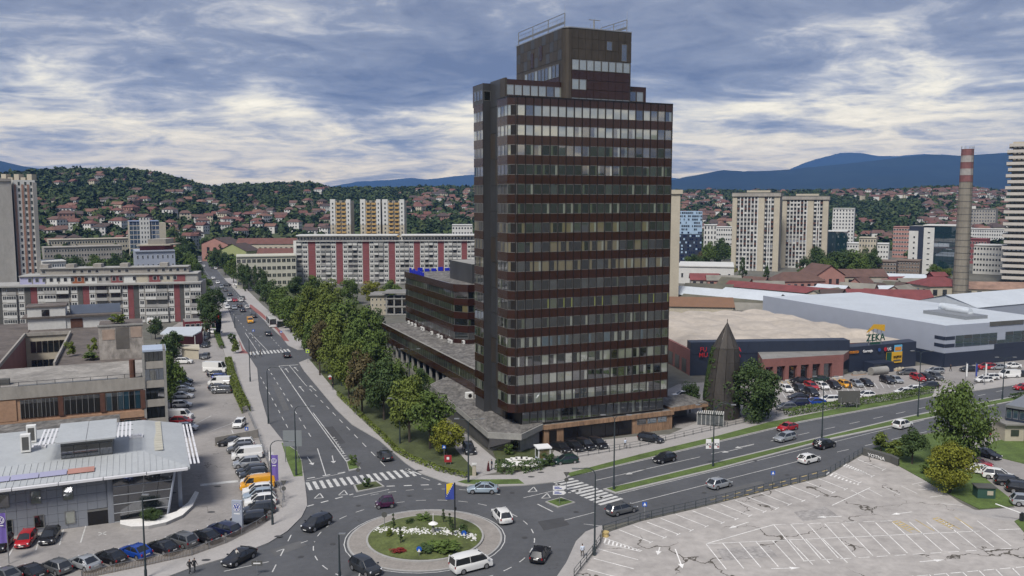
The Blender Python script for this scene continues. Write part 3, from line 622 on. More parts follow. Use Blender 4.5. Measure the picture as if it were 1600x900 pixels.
place(pv(1.1, 1.5, (1, 4, 3)), T(PU0+8.6, PV0-.12, 67.9), TRZ, 'window'); place(pv(1.1, 2.9, (1, 4, 4)), T(PU0+11.6, PV0-.12, 66.2), TRZ, 'window')
place(panel_mesh(1.0, 2.6), T(PU0-.12, PV0+9.5, 67), TRZ-R(90), 'vent'); place(panel_mesh(1.0, 2.6), T(PU0-.12, PV0+13.2, 66.2), TRZ-R(90), 'vent')
# roof gantries
def gantry(a, b, h=2.6, n=3):
    g = MB(); d = b-a
    for k in range(n+1): p = a+d*(k/n); g.tube(p, p+Vector((0, 0, h)), .10, 5)
    for zz in (.95, 1.15, h): g.tube(a+Vector((0, 0, zz)), b+Vector((0, 0, zz)), .07 if zz == h else .12, 5)
    for k in range(n*4+1): p = a+d*(k/(n*4)); g.tube(p+Vector((0, 0, 1.1)), p+Vector((0, 0, 1.9)), .03, 4)
    g.tube(a+Vector((0, 0, 1.9)), b+Vector((0, 0, 1.9)), .03, 4); p = b if n > 2 else b
    g.tube(p+Vector((0, 0, h)), p+Vector((0, 0, h+1.4)), .03, 4); return g
tpart(gantry(T(PU0+.3, PV1-.3, PZ), T(PU0+.5, PV0+1.2, PZ)), 'roof_gantry', m_steel)
tpart(gantry(T(PU1-1.2, PV0+9, PZ), T(PU1-.6, PV0+.8, PZ), 2.4, 2), 'roof_gantry', m_steel)
g = MB(); c = T(PU0+7.2, PV0+3, PZ)
g.tube(c, c+Vector((0, 0, 2.4)), .16, 6); g.tube(c+TU*-1+Vector((0, 0, 2.3)), c+TU*1.2+Vector((0, 0, 2.3)), .08, 5); g.obox(c+TU*-1.1+TV*-.6+Vector((0, 0, .5)), TU*2.2, TV*1.2, (0, 0, .12))
for s in (-1.1, 1.1):
    for q in (-.6, .6): g.tube(c+TU*s+TV*q+Vector((0, 0, .5)), c+TU*s+TV*q+Vector((0, 0, 1.4)), .04, 4)
tpart(g, 'mast_platform', m_steel)
# recessed first floor and stone-clad base
tpart(MB().prism([T(2.4, 1.1), T(FL-1.0, 1.1), T(FL-1.0, 17), T(2.4, 17)], 3.45, Z0), 'recessed_floor', m_mull)
for k in range(19): place(pv(1.40, 2.2, rnd.choice([(1, 0, 0), (1, 4, 4), (.6, 0, 3), (1, 0, 4)])), T(3.4+k*1.5, 1.04, 3.75), TRZ, 'window')
tpart(MB().prism([T(6.5, .2), T(FL+.6, .2), T(FL+.6, 16), T(6.5, 16)], 0, 3.4, 0, 1), 'base_wall', [m_brick, m_gravel])
tpart(MB().prism([T(6.3, -.1), T(FL+.8, -.1), T(FL+.8, .3), T(6.3, .3)], 2.75, 3.5, 0, 0, True), 'stone_band', m_brick)
for k in range(5): tpart(MB().obox(T(10.2+k*2.75, .05, .15), TU*2.65, TV*.2, (0, 0, 2.55)), 'garage_door', m_black)
for k in range(3): place(pv(2.0, 1.0, rnd.choice([(1, 7, 7), (1, 0, 0)])), T(26.0+k*2.2, .12, 1.55), TRZ, 'window')
tpart(MB().obox(T(7.4, .1, 0), TU*1.4, TV*.15, (0, 0, 2.4)), 'door', m_mull)
# side canopy by the monument
tpart(MB().prism([T(FL+.6, .6), T(FL+9.5, 1.4), T(FL+9.5, 9), T(FL+.6, 9)], 3.1, 3.9, 0, 1, True), 'side_canopy', [m_brick, m_gravel])
for u, v in ((FL+9.2, 1.7), (FL+9.2, 8.6), (FL+5, 8.6)): tpart(MB().obox(T(u-.3, v, 0), TU*.5, TV*.5, (0, 0, 3.1)), 'canopy_column', m_brick)
tpart(MB().obox(T(FL+3, 7.5, 0), TU*6, TV*.3, (0, 0, 1.6)), 'ramp_wall', m_conc)
# ---- podium pavilion with faceted end
pod = empty('entrance_pavilion', T(0, 0)); tag(pod, 'low concrete pavilion with gravel roof and faceted glass end at the tower foot', 'pavilion'); Pp = Vector(pod.location)
def ppart(mb, name, m, smooth=False): o = mb.build(name, m, pod, smooth); o.location = -Pp; return o
roofp = [G(*p, 3.8) for p in ((672, 600), (762, 675), (815, 678), (849, 662), (822, 646), (800, 640), (765, 624), (735, 600), (705, 585))]
wallp = [G(*p, 3.8) for p in ((677, 606), (763, 669), (812, 672), (842, 661), (815, 645), (790, 638), (755, 622), (712, 592))]
ppart(MB().prism(roofp, 2.75, 3.72, 0, 0, True), 'fascia', m_conc); ppart(MB().prism([p+(sum(roofp, Vector())/9-p)*.02 for p in roofp], 3.72, 3.82), 'roofing', m_gravel)
ppart(MB().prism(wallp, 0, 2.75), 'wall', mat('dark pavilion wall', (.06, .06, .058), .6, var=.2, scale=.5))
a, b = wallp[1], wallp[2]; d = (b-a).normalized(); rz = math.atan2(d.y, d.x)
o = pane_mesh((b-a).length-.2, 2.5, 1, 1, 1); o = obj('window', o, pod); c = (a+b)/2; o.location = Vector((c.x-d.y*-.06, c.y-.06, .2))-Pp; o.rotation_euler = (0, 0, rz)
a, b = wallp[2], wallp[3]; d = (b-a)
q = Vector((d.y, -d.x, 0)).normalized()*.12
for i in range(4):
    for j in range(3):
        p = a+d*(i/4)+q; ppart(MB().obox((p.x, p.y, j*.91+.01), d*.245, -q*1.2, (0, 0, .89)), 'stone_slab', m_conc)
for p, s in (((733, 622), 1.5), ((745, 621.5), .8)):
    c = G(*p, 3.82); oo = MB().box((0, 0, 0), (s*.9, s*.7, s*.75)).build('air_conditioner', m_acw); oo.location = c; oo.rotation_euler = (0, 0, TRZ)
    f = MB().tube((0, -s*.35, s*.38), (0, -s*.37, s*.38), s*.26, 12).build('fan', m_mull, oo); tag(oo, 'large white air conditioner on the pavilion roof' if s > 1 else 'small white air conditioner beside the large one on the pavilion roof', 'air conditioner')
# ---- long low wing on columns and the five-storey block
def banded(root, name_a, Pq, a, b, z0, n, w=1.5, mood='d', hh=3.2, wh=1.6, solo=True):
    """glass bands between spandrels along a -> b, outside to the left of b -> a"""
    d = b-a; nb = max(1, round(d.length/w)); rz = math.atan2(d.y, d.x)
    mw = MB()
    for r in range(n):
        for k in range(nb):
            c = a+d*((k+.5)/nb); me = pv(round(d.length/nb-.08, 2), wh, rnd.choice(MOOD[mood]))
            if solo: o = bpy.data.objects.new('window', me); COL.objects.link(o); o.parent = root; o.location = Vector((c.x, c.y, z0+r*hh+(hh-wh)))-Pq; o.rotation_euler = (rnd.uniform(-.005, .005), 0, rz)
            else: add_mesh(mw, me, Matrix.Translation((c.x, c.y, z0+r*hh+hh-wh)) @ Matrix.Rotation(rz, 4, 'Z'), GI)
        n_ = Vector((d.y, -d.x, 0)).normalized()*.08
        p = a+n_; o = MB().obox((p.x, p.y, z0+r*hh), d, -n_*2, (0, 0, hh-wh-.02)).build('spandrel', m_span, root); o.location = -Pq
    if not solo: o = mw.build('windows', ALLG, root); o.location = -Pq; o['kind'] = 'stuff'
wing = empty('office_wing', T(4, 22)); tag(wing, 'long low brown wing on columns with a gravel roof behind the street trees', 'office wing'); Pw = Vector(wing.location)
def wpart(mb, name, m): o = mb.build(name, m, wing); o.location = -Pw; return o
wpart(MB().prism([T(4.1, 22.1), T(24, 22.1), T(24, 97), T(4.1, 97)], 4.0, 8.2, 0, 1, True), 'storey', [m_mull, m_gravel])
banded(wing, 'window', Pw, T(4, 97), T(4, 22), 4.0, 1, 1.5, 'd', 3.3, 1.75)
banded(wing, 'window', Pw, T(4, 22), T(5.6, 21.6), 4.0, 1, 1.5, 'd', 3.3, 1.75)
wpart(MB().obox(T(3.9, 97, 7.3), TV*-75, TU*.25, (0, 0, 1.2)), 'parapet', m_span)
wpart(MB().obox(T(3.85, 97, 8.5), TV*-75, TU*.35, (0, 0, .1)), 'coping', m_conc)
wpart(MB().obox(T(4, 21.95, 7.3), TU*3, TV*.2, (0, 0, 1.2)), 'parapet', m_span)
for k in range(16): wpart(MB().obox(T(4.5, 24+k*4.7, 0), TU*.5, TV*.5, (0, 0, 4.0)), 'column', m_conc)
wpart(MB().prism([T(9, 24), T(24, 24), T(24, 96), T(9, 96)], 0, 4.0), 'recessed_ground_floor', m_mull)
blk = empty('office_block', T(11.6, 58)); tag(blk, 'five storey brown office block with blue roof letters joined to the tower', 'office block'); Pb = Vector(blk.location)
def bpart(mb, name, m): o = mb.build(name, m, blk); o.location = -Pb; return o
bpl = [T(11.7, 60), T(14, 57.1), T(40, 57.1), T(40, 100), T(11.7, 100)]
bpart(MB().prism(bpl, 8.2, 21.9, 0, 1), 'storeys', [m_mull, m_gravel])
for z, n, h in ((8.25, 1, 2.6), (10.9, 3, 3.2)):
    banded(blk, 'window', Pb, T(11.6, 100), T(11.6, 60), z, n, 1.5, 'd', h, 1.6)
    banded(blk, 'window', Pb, T(11.6, 60), T(14, 57), z, n, 3.6, 'c', h, 1.6); banded(blk, 'window', Pb, T(14, 57), T(34, 57), z, n, 1.8, 'd', h, 1.6)
for a, b in ((T(11.5, 100), T(11.5, 60)), (T(11.5, 60), T(14, 56.9)), (T(14, 56.9), T(36, 56.9))):
    n_ = Vector(((b-a).y, -(b-a).x, 0)).normalized()*.12; bpart(MB().obox((a+n_)+Vector((0, 0, 20.5)), b-a, -n_*3, (0, 0, 1.7)), 'roof_spandrel', m_span)
bpart(MB().prism([T(17, 62), T(32, 62), T(32, 78), T(17, 78)], 21.8, 26.6, 0, 1), 'roof_plant_room', [m_shaft, m_conc])
m_blue = mat('blue sign letters', (.010, .022, .42), .4, var=0)
for i, h in enumerate((1.3, .9, 1.3, .9, .9, 1.3, .9, .9)): bpart(MB().obox(T(12.2, 98-i*1.6, 22.0), TV*-1.25, TU*.25, (0, 0, h)), 'roof_letter', m_blue)
for i in range(14): bpart(MB().obox(T(15+i*2.0, 99.2, 22.0), TU*1.4, TV*.25, (0, 0, .8+.3*(i % 3 == 0))), 'roof_letter', m_blue)
acm = MB().box((0, 0, 0), (.95, .45, .8)).build('air_conditioner', m_acw, link=False)
for i, v in enumerate((94, 91, 88, 82.5, 81, 74, 69, 66.5, 61, 59.5, 57.5)):
    o = obj('air_conditioner', acm); p = T(10.6 if v > 58 else 13, v, 8.25); o.location = p; o.rotation_euler = (0, 0, TRZ-R(90))
    f = MB().tube((0, -.23, .4), (0, -.25, .4), .3, 10).build('fan', m_mull, o)
    tag(o, 'white air conditioner on the wing roof against the brown block', 'air conditioner', 'air conditioners on the wing roof')
# ================================================================== hillside houses and vegetation
HW = {'white': mat('white render', (.62, .61, .58), .9, var=.08, scale=.2), 'cream': mat('cream render', (.50, .45, .35), .9, var=.1, scale=.2), 'grey': mat('grey render', (.36, .36, .36), .9, var=.1, scale=.2), 'pink': mat('pinkish brick render', (.34, .20, .155), .9, var=.12, scale=.2)}
HR = {'red': mat('red roof tiles', (.135, .060, .048), .85, var=.25, scale=.3, var2=.2, scale2=2), 'rust brown': mat('rust brown roof tiles', (.115, .066, .054), .85, var=.25, scale=.3, var2=.2, scale2=2), 'dark brown': mat('dark brown roof tiles', (.07, .05, .045), .85, var=.25, scale=.3), 'orange': mat('orange roof tiles', (.165, .088, .064), .85, var=.2, scale=.3)}
m_hwin = glass('house window', (.02, .024, .03), .12)
def house_meshes(w, d, h, rh, hip):
    wall = MB().box((0, 0, -4), (w, d, h+4)); o = .5
    if not hip: wall.poly([(-w/2, -d/2, h), (-w/2, d/2, h), (-w/2, 0, h+rh)][::-1]); wall.poly([(w/2, -d/2, h), (w/2, d/2, h), (w/2, 0, h+rh)])
    k = w*.28 if hip else 0; X, Y = w/2+o, d/2+o
    ro = MB().faces([(-X, -Y, h-.15), (X, -Y, h-.15), (X, Y, h-.15), (-X, Y, h-.15), (-X+k, 0, h+rh+.12), (X-k, 0, h+rh+.12)], [(0, 1, 5, 4), (2, 3, 4, 5), (1, 2, 5), (3, 0, 4), (3, 2, 1, 0)])
    ro.box((w*.2, d*.12, h+rh*.4), (.8, .8, rh*.9))
    wi = MB()
    for zf in np.arange(1.0, h-1.2, 2.9):
        for x in np.arange(-w/2+1.5, w/2-1, 2.6):
            wi.obox((x-.55, -d/2-.05, zf), (1.2, 0, 0), (0, .1, 0), (0, 0, 1.4))
        for y in np.arange(-d/2+1.5, d/2-1, 3.0):
            for s in (-1, 1): wi.obox((s*w/2-.05, y-.5, zf), (.1, 0, 0), (0, 1.1, 0), (0, 0, 1.4))
    return wall.build('house', HW['white'], link=False), ro.build('roof', HR['red'], link=False), wi.build('windows', m_hwin, link=False)
HM = [house_meshes(*a) for a in ((10, 9, 6.8, 2.4, False), (9, 9, 8.8, 2.2, True), (13, 9, 6.2, 2.3, False), (8, 8, 6.5, 2.6, False), (12, 10, 9.2, 2.3, True))]
HSIZE = ['two storey', 'square', 'long low', 'small', 'three storey']
rh = random.Random(5); occupied = []
REG = [((225, 345, 400, 395), 0), ((58, 322, 215, 392), 42), ((215, 322, 335, 395), 26), ((90, 278, 250, 312), 9), ((250, 300, 330, 330), 8), ((335, 325, 515, 372), 44), ((400, 274, 500, 292), 12), ((630, 302, 746, 352), 42), ((345, 290, 512, 318), 6), ((1063, 300, 1142, 352), 40), ((1300, 298, 1480, 310), 30), ((1440, 312, 1570, 372), 36), ((1300, 345, 1440, 356), 6), ((1520, 300, 1575, 320), 16), ((1220, 300, 1300, 312), 0)]
WHERE = [(0, 210, 'above the grey tower block'), (210, 340, 'above the avenue end'), (340, 520, 'above the school'), (520, 760, 'above the red striped slab'), (1040, 1150, 'above the blue office'), (1150, 1440, 'on the far slope'), (1440, 1620, 'beside the chimney')]
def house(px, py, stuff=None):
    p = hill_hit(px, py)
    if p is None or p.y > 2000: return False
    q = G(px, py) if p.z <= 0 else p
    if any((q.x-o.x)**2+(q.y-o.y)**2 < 150 for o in occupied): return False
    occupied.append(q); i = rh.randrange(5); me = HM[i]
    wc = rh.choice(['white', 'white', 'cream', 'white', 'grey', 'white', 'pink']); rc_ = rh.choice(['red', 'rust brown', 'rust brown', 'dark brown', 'orange', 'red'])
    o = obj('house', me[0]); o.location = q; o.rotation_euler = (0, 0, rh.uniform(-.6, .6)+(R(90) if rh.random() < .3 else 0))
    o.material_slots[0].link = 'OBJECT'; o.material_slots[0].material = HW[wc]
    r_ = obj('roof', me[1], o); r_.material_slots[0].link = 'OBJECT'; r_.material_slots[0].material = HR[rc_]
    w = obj('windows', me[2], o); w['kind'] = 'stuff'
    wh = next((t for a, b, t in WHERE if a <= px < b), 'on the far slope')
    tag(o, f'{HSIZE[i]} {wc} house with {rc_} roof {wh}', 'house', 'houses on the hillside'); return True
for (x0, y0, x1, y1), n in REG:
    k = t_ = 0
    while k < n and t_ < n*12:
        t_ += 1; k += house(rh.uniform(x0, x1), rh.uniform(y0, y1))
for px, py in ((97, 282), (188, 290), (157, 287), (458, 291), (480, 288), (530, 294), (547, 297), (575, 300)): house(px, py)
# the countless far houses of the city slope
vw, vr = MB(), MB()
for (x0, y0, x1, y1), n in (((1300, 297, 1575, 314), 150), ((1440, 314, 1575, 385), 120), ((1060, 300, 1142, 385), 90), ((1150, 299, 1300, 306), 30), ((640, 300, 746, 350), 40), ((1300, 372, 1440, 392), 25)):
    for _ in range(n):
        p = hill_hit(rh.uniform(x0, x1), rh.uniform(y0, y1))
        if p is None: continue
        if any((p.x-o.x)**2+(p.y-o.y)**2 < 80 for o in occupied): continue
        occupied.append(p); rz = rh.uniform(-.7, .7); w, d, h = rh.uniform(8, 13), rh.uniform(8, 10), rh.uniform(5, 8); mi = rh.choice([0, 0, 1, 2])
        vw.box((p.x, p.y, p.z-4), (w, d, h+4), mi, rz); co, si = math.cos(rz), math.sin(rz)
        X, Y = w/2+.5, d/2+.5; P = [(-X, -Y, h), (X, -Y, h), (X, Y, h), (-X, Y, h), (-X+2, 0, h+3), (X-2, 0, h+3)]
        vr.faces([(p.x+x*co-y*si, p.y+x*si+y*co, p.z+z-.1) for x, y, z in P], [(0, 1, 5, 4), (2, 3, 4, 5), (1, 2, 5), (3, 0, 4)], rh.choice([0, 1, 1, 2, 3]))
vil = vw.build('hillside_village', [HW['white'], HW['cream'], HW['pink']]); tag(vil, 'tiny pale houses with red roofs covering the far slopes', 'houses', kind='stuff')
o = vr.build('roofs', list(HR.values()), vil); o['kind'] = 'stuff'
# ---------------- foliage
def leafmat(name, c, v=.35):
    m = mat(name, c, .7, var=v, scale=.35, var2=.35, scale2=2.5, spec=.2)
    return m
LM = {'green': leafmat('green leaves', (.084, .125, .030)), 'dark green': leafmat('dark green leaves', (.050, .080, .027)), 'olive': leafmat('olive leaves', (.108, .138, .028)), 'yellow green': leafmat('yellow green leaves', (.155, .165, .022)), 'reddish brown': leafmat('reddish brown leaves', (.095, .078, .036))}
m_bark = mat('bark', (.055, .045, .036), .95, var=.3, scale=2)
m_needle = leafmat('dark needles', (.018, .034, .020)); m_wood1 = leafmat('forest leaves', (.036, .058, .020), .45); m_wood2 = leafmat('forest leaves light', (.056, .078, .024), .45)
rg = np.random.default_rng(3)
def leaf_quads(C, Nn, size):
    """one bent leaf spray (quad) at each point C facing roughly Nn"""
    n = len(C); Nn = Nn+rg.normal(0, .55, (n, 3)); Nn /= np.linalg.norm(Nn, axis=1)[:, None]+1e-9
    t = np.cross(Nn, rg.normal(0, 1, (n, 3))); t /= np.linalg.norm(t, axis=1)[:, None]+1e-9; b = np.cross(Nn, t)
    s = (size*rg.uniform(.6, 1.3, n))[:, None]; V = np.empty((n, 4, 3))
    V[:, 0] = C-t*s*.5; V[:, 1] = C-b*s*.34+t*s*.05; V[:, 2] = C+t*s*.55; V[:, 3] = C+b*s*.34-t*s*.05
    return V.reshape(-1, 3)
def crown(seed, n, leaf, shape='round', clumps=24):
    """unit crown: height 1, width 1, base at 0"""
    r = np.random.default_rng(seed); C = []
    while len(C) < clumps:
        p = r.uniform(-1, 1, 3)
        if shape == 'round':
            if p @ p > 1 or p @ p < .12: continue
            w = .36*(1-.12*p[2]); q = np.array([p[0]*w, p[1]*w, .52+p[2]*.38])
        elif shape == 'tall':
            if p @ p > 1: continue
            z = .5+p[2]*.44; w = .36*math.sin(math.pi*min(1, max(.06, z**.8)))+.06; q = np.array([p[0]*w, p[1]*w, z])
        else:
            z = r.uniform(.05, .97)**1.2; w = .46*(1-z)+.02; a = r.uniform(0, 6.28); k = r.uniform(.5, 1); q = np.array([math.cos(a)*w*k, math.sin(a)*w*k, z])
        C.append(q)
    C = np.array(C); rad = r.uniform(.10, .20, clumps) if shape != 'cone' else r.uniform(.06, .10, clumps)
    if shape == 'tall': rad *= .75
    k = r.integers(0, clumps, n); d = r.normal(0, 1, (n, 3)); d /= np.linalg.norm(d, axis=1)[:, None]
    rr = rad[k]*r.uniform(.45, 1.08, n)**.6; P = C[k]+d*rr[:, None]*np.array([1, 1, .8]); P[:, 2] = np.clip(P[:, 2], .01, 1.02)
    V = leaf_quads(P, d*.8+np.array([0, 0, .5]), leaf); F = np.arange(n*4).reshape(-1, 4)
    return npmesh('crown', V, F, [LM['green']])
def trunk(seed, n=7, top=.75):
    r = random.Random(seed); mb = MB(); mb.tube((0, 0, -.02), (.005, 0, .28), .028, 7, 0, .020); mb.tube((.005, 0, .28), (0, .01, top), .020, 6, 0, .006)
    for i in range(n):
        a = i*2.4+r.uniform(-.4, .4); z = .22+.4*i/n; l = r.uniform(.22, .36); e = Vector((math.cos(a)*l, math.sin(a)*l, z+.24)); mb.tube((0, 0, z), e*.6+Vector((0, 0, z*.4)), .011, 5, 0, .007); mb.tube(e*.6+Vector((0, 0, z*.4)), e, .007, 4, 0, .002)
    return mb.build('trunk', m_bark, link=False)
CR = {'round': [crown(i, 3600, .052, 'round', 26) for i in range(4)], 'tall': [crown(20+i, 3000, .045, 'tall', 26) for i in range(2)], 'cone': [crown(40+i, 2600, .06, 'cone', 60) for i in range(2)], 'big': [crown(60, 9500, .036, 'round', 46), crown(61, 8000, .036, 'round', 40)], 'small': [crown(80+i, 900, .10, 'round', 16) for i in range(3)]}
TR = [trunk(i) for i in range(3)]
rt = random.Random(9); CATN = {'round': 'tree', 'tall': 'tree', 'cone': 'conifer', 'big': 'tree', 'small': 'tree'}
def tree(p, h, w, col, shape='round', label=None, group=None, name=None, low=0.0):
    e = empty(name or {'round': 'street_tree', 'tall': 'poplar_tree', 'cone': 'spruce_tree', 'big': 'broad_tree', 'small': 'tree'}[shape], p, rt.uniform(0, 6.28))
    c = obj('crown', rt.choice(CR[shape]), e); c.scale = (w, w, h*(1-low)); c.location = (0, 0, h*low)
    if col != 'green': c.material_slots[0].link = 'OBJECT'; c.material_slots[0].material = LM[col] if col in LM else m_needle
    t = obj('trunk', rt.choice(TR), e); t.scale = (max(w, h*.45), max(w, h*.45), h)
    tag(e, label, CATN[shape], group); return e
def tpx(bx, by, ty, wpx, col, shape='round', label='', group='', low=.08, name=None):
    b = G(bx, by); h = AT(bx, ty, b.y).z; k = b.length and FPX/(math.hypot(b.y, CH)); w = wpx/k
    return tree(b, h, w*1.08, col, shape, label, group, name, low)
MID = [(698, 713, 655, 56, 'yellow green'), (672, 702, 606, 74, 'green'), (640, 692, 583, 70, 'olive'), (600, 657, 555, 66, 'dark green'), (566, 648, 545, 60, 'reddish brown'), (617, 640, 552, 56, 'green'), (545, 622, 525, 52, 'olive'), (520, 602, 508, 50, 'olive'), (500, 587, 498, 46, 'reddish brown'), (489, 565, 492, 40, 'green'), (530, 575, 485, 60, 'olive'), (560, 585, 497, 58, 'green'), (590, 592, 512, 54, 'green'), (475, 545, 472, 44, 'olive'), (505, 545, 458, 58, 'olive'), (540, 550, 458, 62, 'green'), (575, 552, 476, 52, 'green'), (455, 520, 455, 45, 'green'), (480, 515, 444, 50, 'olive'), (440, 505, 446, 42, 'green'), (425, 488, 436, 40, 'dark green'), (515, 510, 434, 50, 'olive'), (410, 470, 434, 30, 'dark green'), (582, 478, 434, 36, 'yellow green'), (612, 476, 436, 34, 'green'), (545, 476, 430, 36, 'green'), (655, 640, 572, 40, 'dark green'), (585, 540, 480, 50, 'dark green'), (490, 478, 428, 36, 'green'), (462, 470, 430, 34, 'dark green')]
for b in MID: tpx(*b, 'round', f'street tree with {b[4]} leaves beside the brown office wing', 'street trees beside the office wing')
LEFT = [(325, 508, 452, 36, 'dark green'), (338, 490, 445, 30, 'dark green'), (318, 474, 428, 36, 'green'), (328, 528, 468, 36, 'dark green'), (300, 440, 398, 26, 'green'), (310, 455, 410, 28, 'dark green'), (312, 500, 455, 30, 'green'), (268, 645, 548, 52, 'green'), (262, 610, 525, 46, 'dark green'), (243, 530, 492, 26, 'dark green'), (272, 560, 515, 36, 'dark green'), (296, 425, 392, 22, 'green'), (290, 412, 380, 22, 'dark green')]
for b in LEFT: tpx(*b, 'round', f'{b[4]} leafed tree beside the car park along the avenue', 'trees beside the car park')
AV = [(340, 420, 384, 20, 'dark green'), (352, 430, 392, 24, 'dark green'), (365, 442, 400, 26, 'green'), (380, 452, 410, 28, 'dark green'), (330, 405, 372, 20, 'green'), (345, 408, 372, 22, 'dark green'), (410, 455, 418, 20, 'dark green'), (395, 450, 412, 22, 'dark green'), (322, 396, 368, 18, 'green')]
for b in AV: tpx(*b, 'round', f'{b[4]} avenue tree before the school building', 'trees before the school')
tpx(1498, 732, 581, 98, 'green', 'big', 'tallest broad green tree at the car park corner', None, -.04, 'broad_tree')
tpx(1425, 726, 668, 46, 'dark green', 'round', 'small dark tree at the tip of the empty car park', None, .15)
tpx(1484, 770, 684, 78, 'yellow green', 'big', 'bushy yellow green tree beneath the tallest tree', None, .0, 'bushy_tree')
tpx(1376, 706, 674, 36, 'olive', 'small', 'thin sparse young tree beside the car park fence', None, .1, 'young_tree')
tpx(1180, 658, 560, 92, 'dark green', 'big', 'dark evergreen tree beside the cone monument', None, -.08, 'evergreen_tree')
tpx(1078, 645, 592, 34, 'dark green', 'round', 'small grey green tree between tower and cone monument', None, .1)
RM = [(1278, 436, 384, 40, 'dark green', 'round'), (1310, 436, 386, 46, 'dark green', 'round'), (1335, 436, 388, 44, 'green', 'round'), (1360, 436, 392, 36, 'dark green', 'round'), (1255, 434, 398, 26, 'dark green', 'tall'), (1290, 440, 402, 36, 'green', 'round'), (1270, 430, 380, 20, 'dark green', 'tall'), (1300, 432, 393, 36, 'dark green', 'round'), (1325, 432, 388, 40, 'dark green', 'round'), (1350, 430, 382, 20, 'dark green', 'tall'), (1364, 428, 380, 16, 'dark green', 'tall'), (1340, 440, 402, 34, 'green', 'round'), (1285, 430, 405, 26, 'dark green', 'round'), (1160, 436, 402, 18, 'dark green', 'cone'), (1198, 440, 414, 16, 'dark green', 'cone'), (1085, 424, 396, 28, 'dark green', 'round'), (1108, 420, 376, 28, 'green', 'round'), (1126, 420, 370, 28, 'dark green', 'round'), (1140, 432, 412, 22, 'yellow green', 'round'), (1252, 440, 418, 18, 'green', 'round'), (1365, 440, 420, 30, 'green', 'round'), (1460, 432, 412, 26, 'green', 'round'), (1480, 435, 418, 22, 'olive', 'round'), (1555, 428, 408, 22, 'green', 'round'), (1540, 424, 410, 24, 'dark green', 'round'), (1068, 480, 466, 30, 'yellow green', 'round'), (1100, 418, 388, 24, 'reddish brown', 'round'), (1075, 420, 398, 20, 'green', 'round')]
for b in RM: tpx(*b[:5], b[5], f'{b[4]} {"poplar" if b[5] == "tall" else "spruce" if b[5] == "cone" else "tree"} among the buildings behind the trading yards', 'trees behind the trading yards', .02)
LFAR = [(120, 432, 398, 26, 'dark green', 'round'), (150, 430, 396, 28, 'green', 'round'), (182, 430, 394, 28, 'dark green', 'round'), (70, 420, 392, 26, 'green', 'round'), (95, 425, 396, 26, 'dark green', 'round'), (195, 400, 372, 24, 'dark green', 'round'), (410, 392, 356, 14, 'dark green', 'tall'), (382, 360, 334, 10, 'dark green', 'tall'), (155, 345, 318, 22, 'dark green', 'round'), (300, 360, 332, 30, 'dark green', 'round'), (270, 395, 352, 26, 'green', 'round'), (283, 410, 362, 28, 'dark green', 'round'), (275, 425, 385, 30, 'green', 'round'), (90, 445, 415, 20, 'dark green', 'cone'), (440, 430, 405, 16, 'dark green', 'cone'), (388, 455, 412, 18, 'dark green', 'cone'), (400, 456, 414, 16, 'dark green', 'cone')]
for b in LFAR: tpx(*b[:5], b[5], f'{b[4]} {"poplar" if b[5] == "tall" else "spruce" if b[5] == "cone" else "tree"} behind the red balcony block towards the hill', 'trees behind the balcony block', .02)
# weeds growing on the derelict roof and garden bushes come with their places
# ---------------- woods on the hills: one mass
def wood(name, P, H, Wd, label, ms, nl=42, lf=.30):
    n = len(P); d = rg.normal(0, 1, (n, nl, 3)); d /= np.linalg.norm(d, axis=2)[..., None]
    d[..., 2] = np.abs(d[..., 2])*1.1-.15; rr = rg.uniform(.6, 1.05, (n, nl, 1))
    C = P[:, None, :]+d*rr*np.stack([Wd/2, Wd/2, H*.62], 1)[:, None, :]+np.stack([0*H, 0*H, H*.30], 1)[:, None, :]
    C = C.reshape(-1, 3); V = leaf_quads(C, d.reshape(-1, 3)+np.array([0, 0, .3]), np.repeat(Wd*lf*1.6, nl)); F = np.arange(len(C)*4).reshape(-1, 4)
    mi = np.repeat(rg.integers(0, len(ms), n), nl)
    o = obj(name, npmesh(name, V, F, ms, mi)); tag(o, label, 'woodland', kind='stuff')
OX = np.array([(o.x, o.y) for o in occupied]); pts = []
rw = random.Random(4)
while len(pts) < 15500:
    p = rw.uniform(-250, 1850); a = math.atan((p-800)/1337)
    D, d0 = interp(p, RD), interp(p, R0); ridge = rw.random() < .16
    d = D*rw.uniform(.96, 1.03) if ridge else math.sqrt(rw.uniform((d0*.93)**2, (D*1.02)**2)); x, y = d*math.sin(a), d*math.cos(a)
    if not ridge:
        nz = mnoise.noise(Vector((x/140, y/140, 9)))
        if nz < -.2 and rw.random() < .6: continue
    if ((OX-(x, y))**2).sum(1).min() < 34: continue
    if 300 < p < 330 and d < 900: continue
    pts.append((x, y, max(0, hillh(x, y))))
P = np.array(pts); hgt = rg.uniform(6, 12, len(P)); wdt = hgt*rg.uniform(.7, 1.1, len(P))
wood('woodland', P, hgt, wdt, 'dark green woods covering the hills behind the city', [m_wood1, m_wood2, m_wood1])
pts = []
def belt(poly, n):
    for _ in range(n):
        x, y = rw.uniform(poly[0], poly[2]), rw.uniform(poly[1], poly[3]); pts.append(tuple(G(x, y)))
belt((60, 398, 300, 425), 90); belt((60, 385, 200, 398), 50); belt((258, 380, 300, 440), 60); belt((330, 385, 460, 396), 40); belt((640, 365, 746, 380), 30); belt((1062, 385, 1142, 408), 50); belt((1300, 385, 1420, 400), 50); belt((800, 380, 1040, 420), 90); belt((1420, 390, 1600, 412), 50); belt((460, 388, 520, 396), 20); belt((330, 396, 365, 425), 30)
P = np.array(pts); hgt = rg.uniform(5, 9, len(P)); wdt = hgt*rg.uniform(.8, 1.2, len(P))
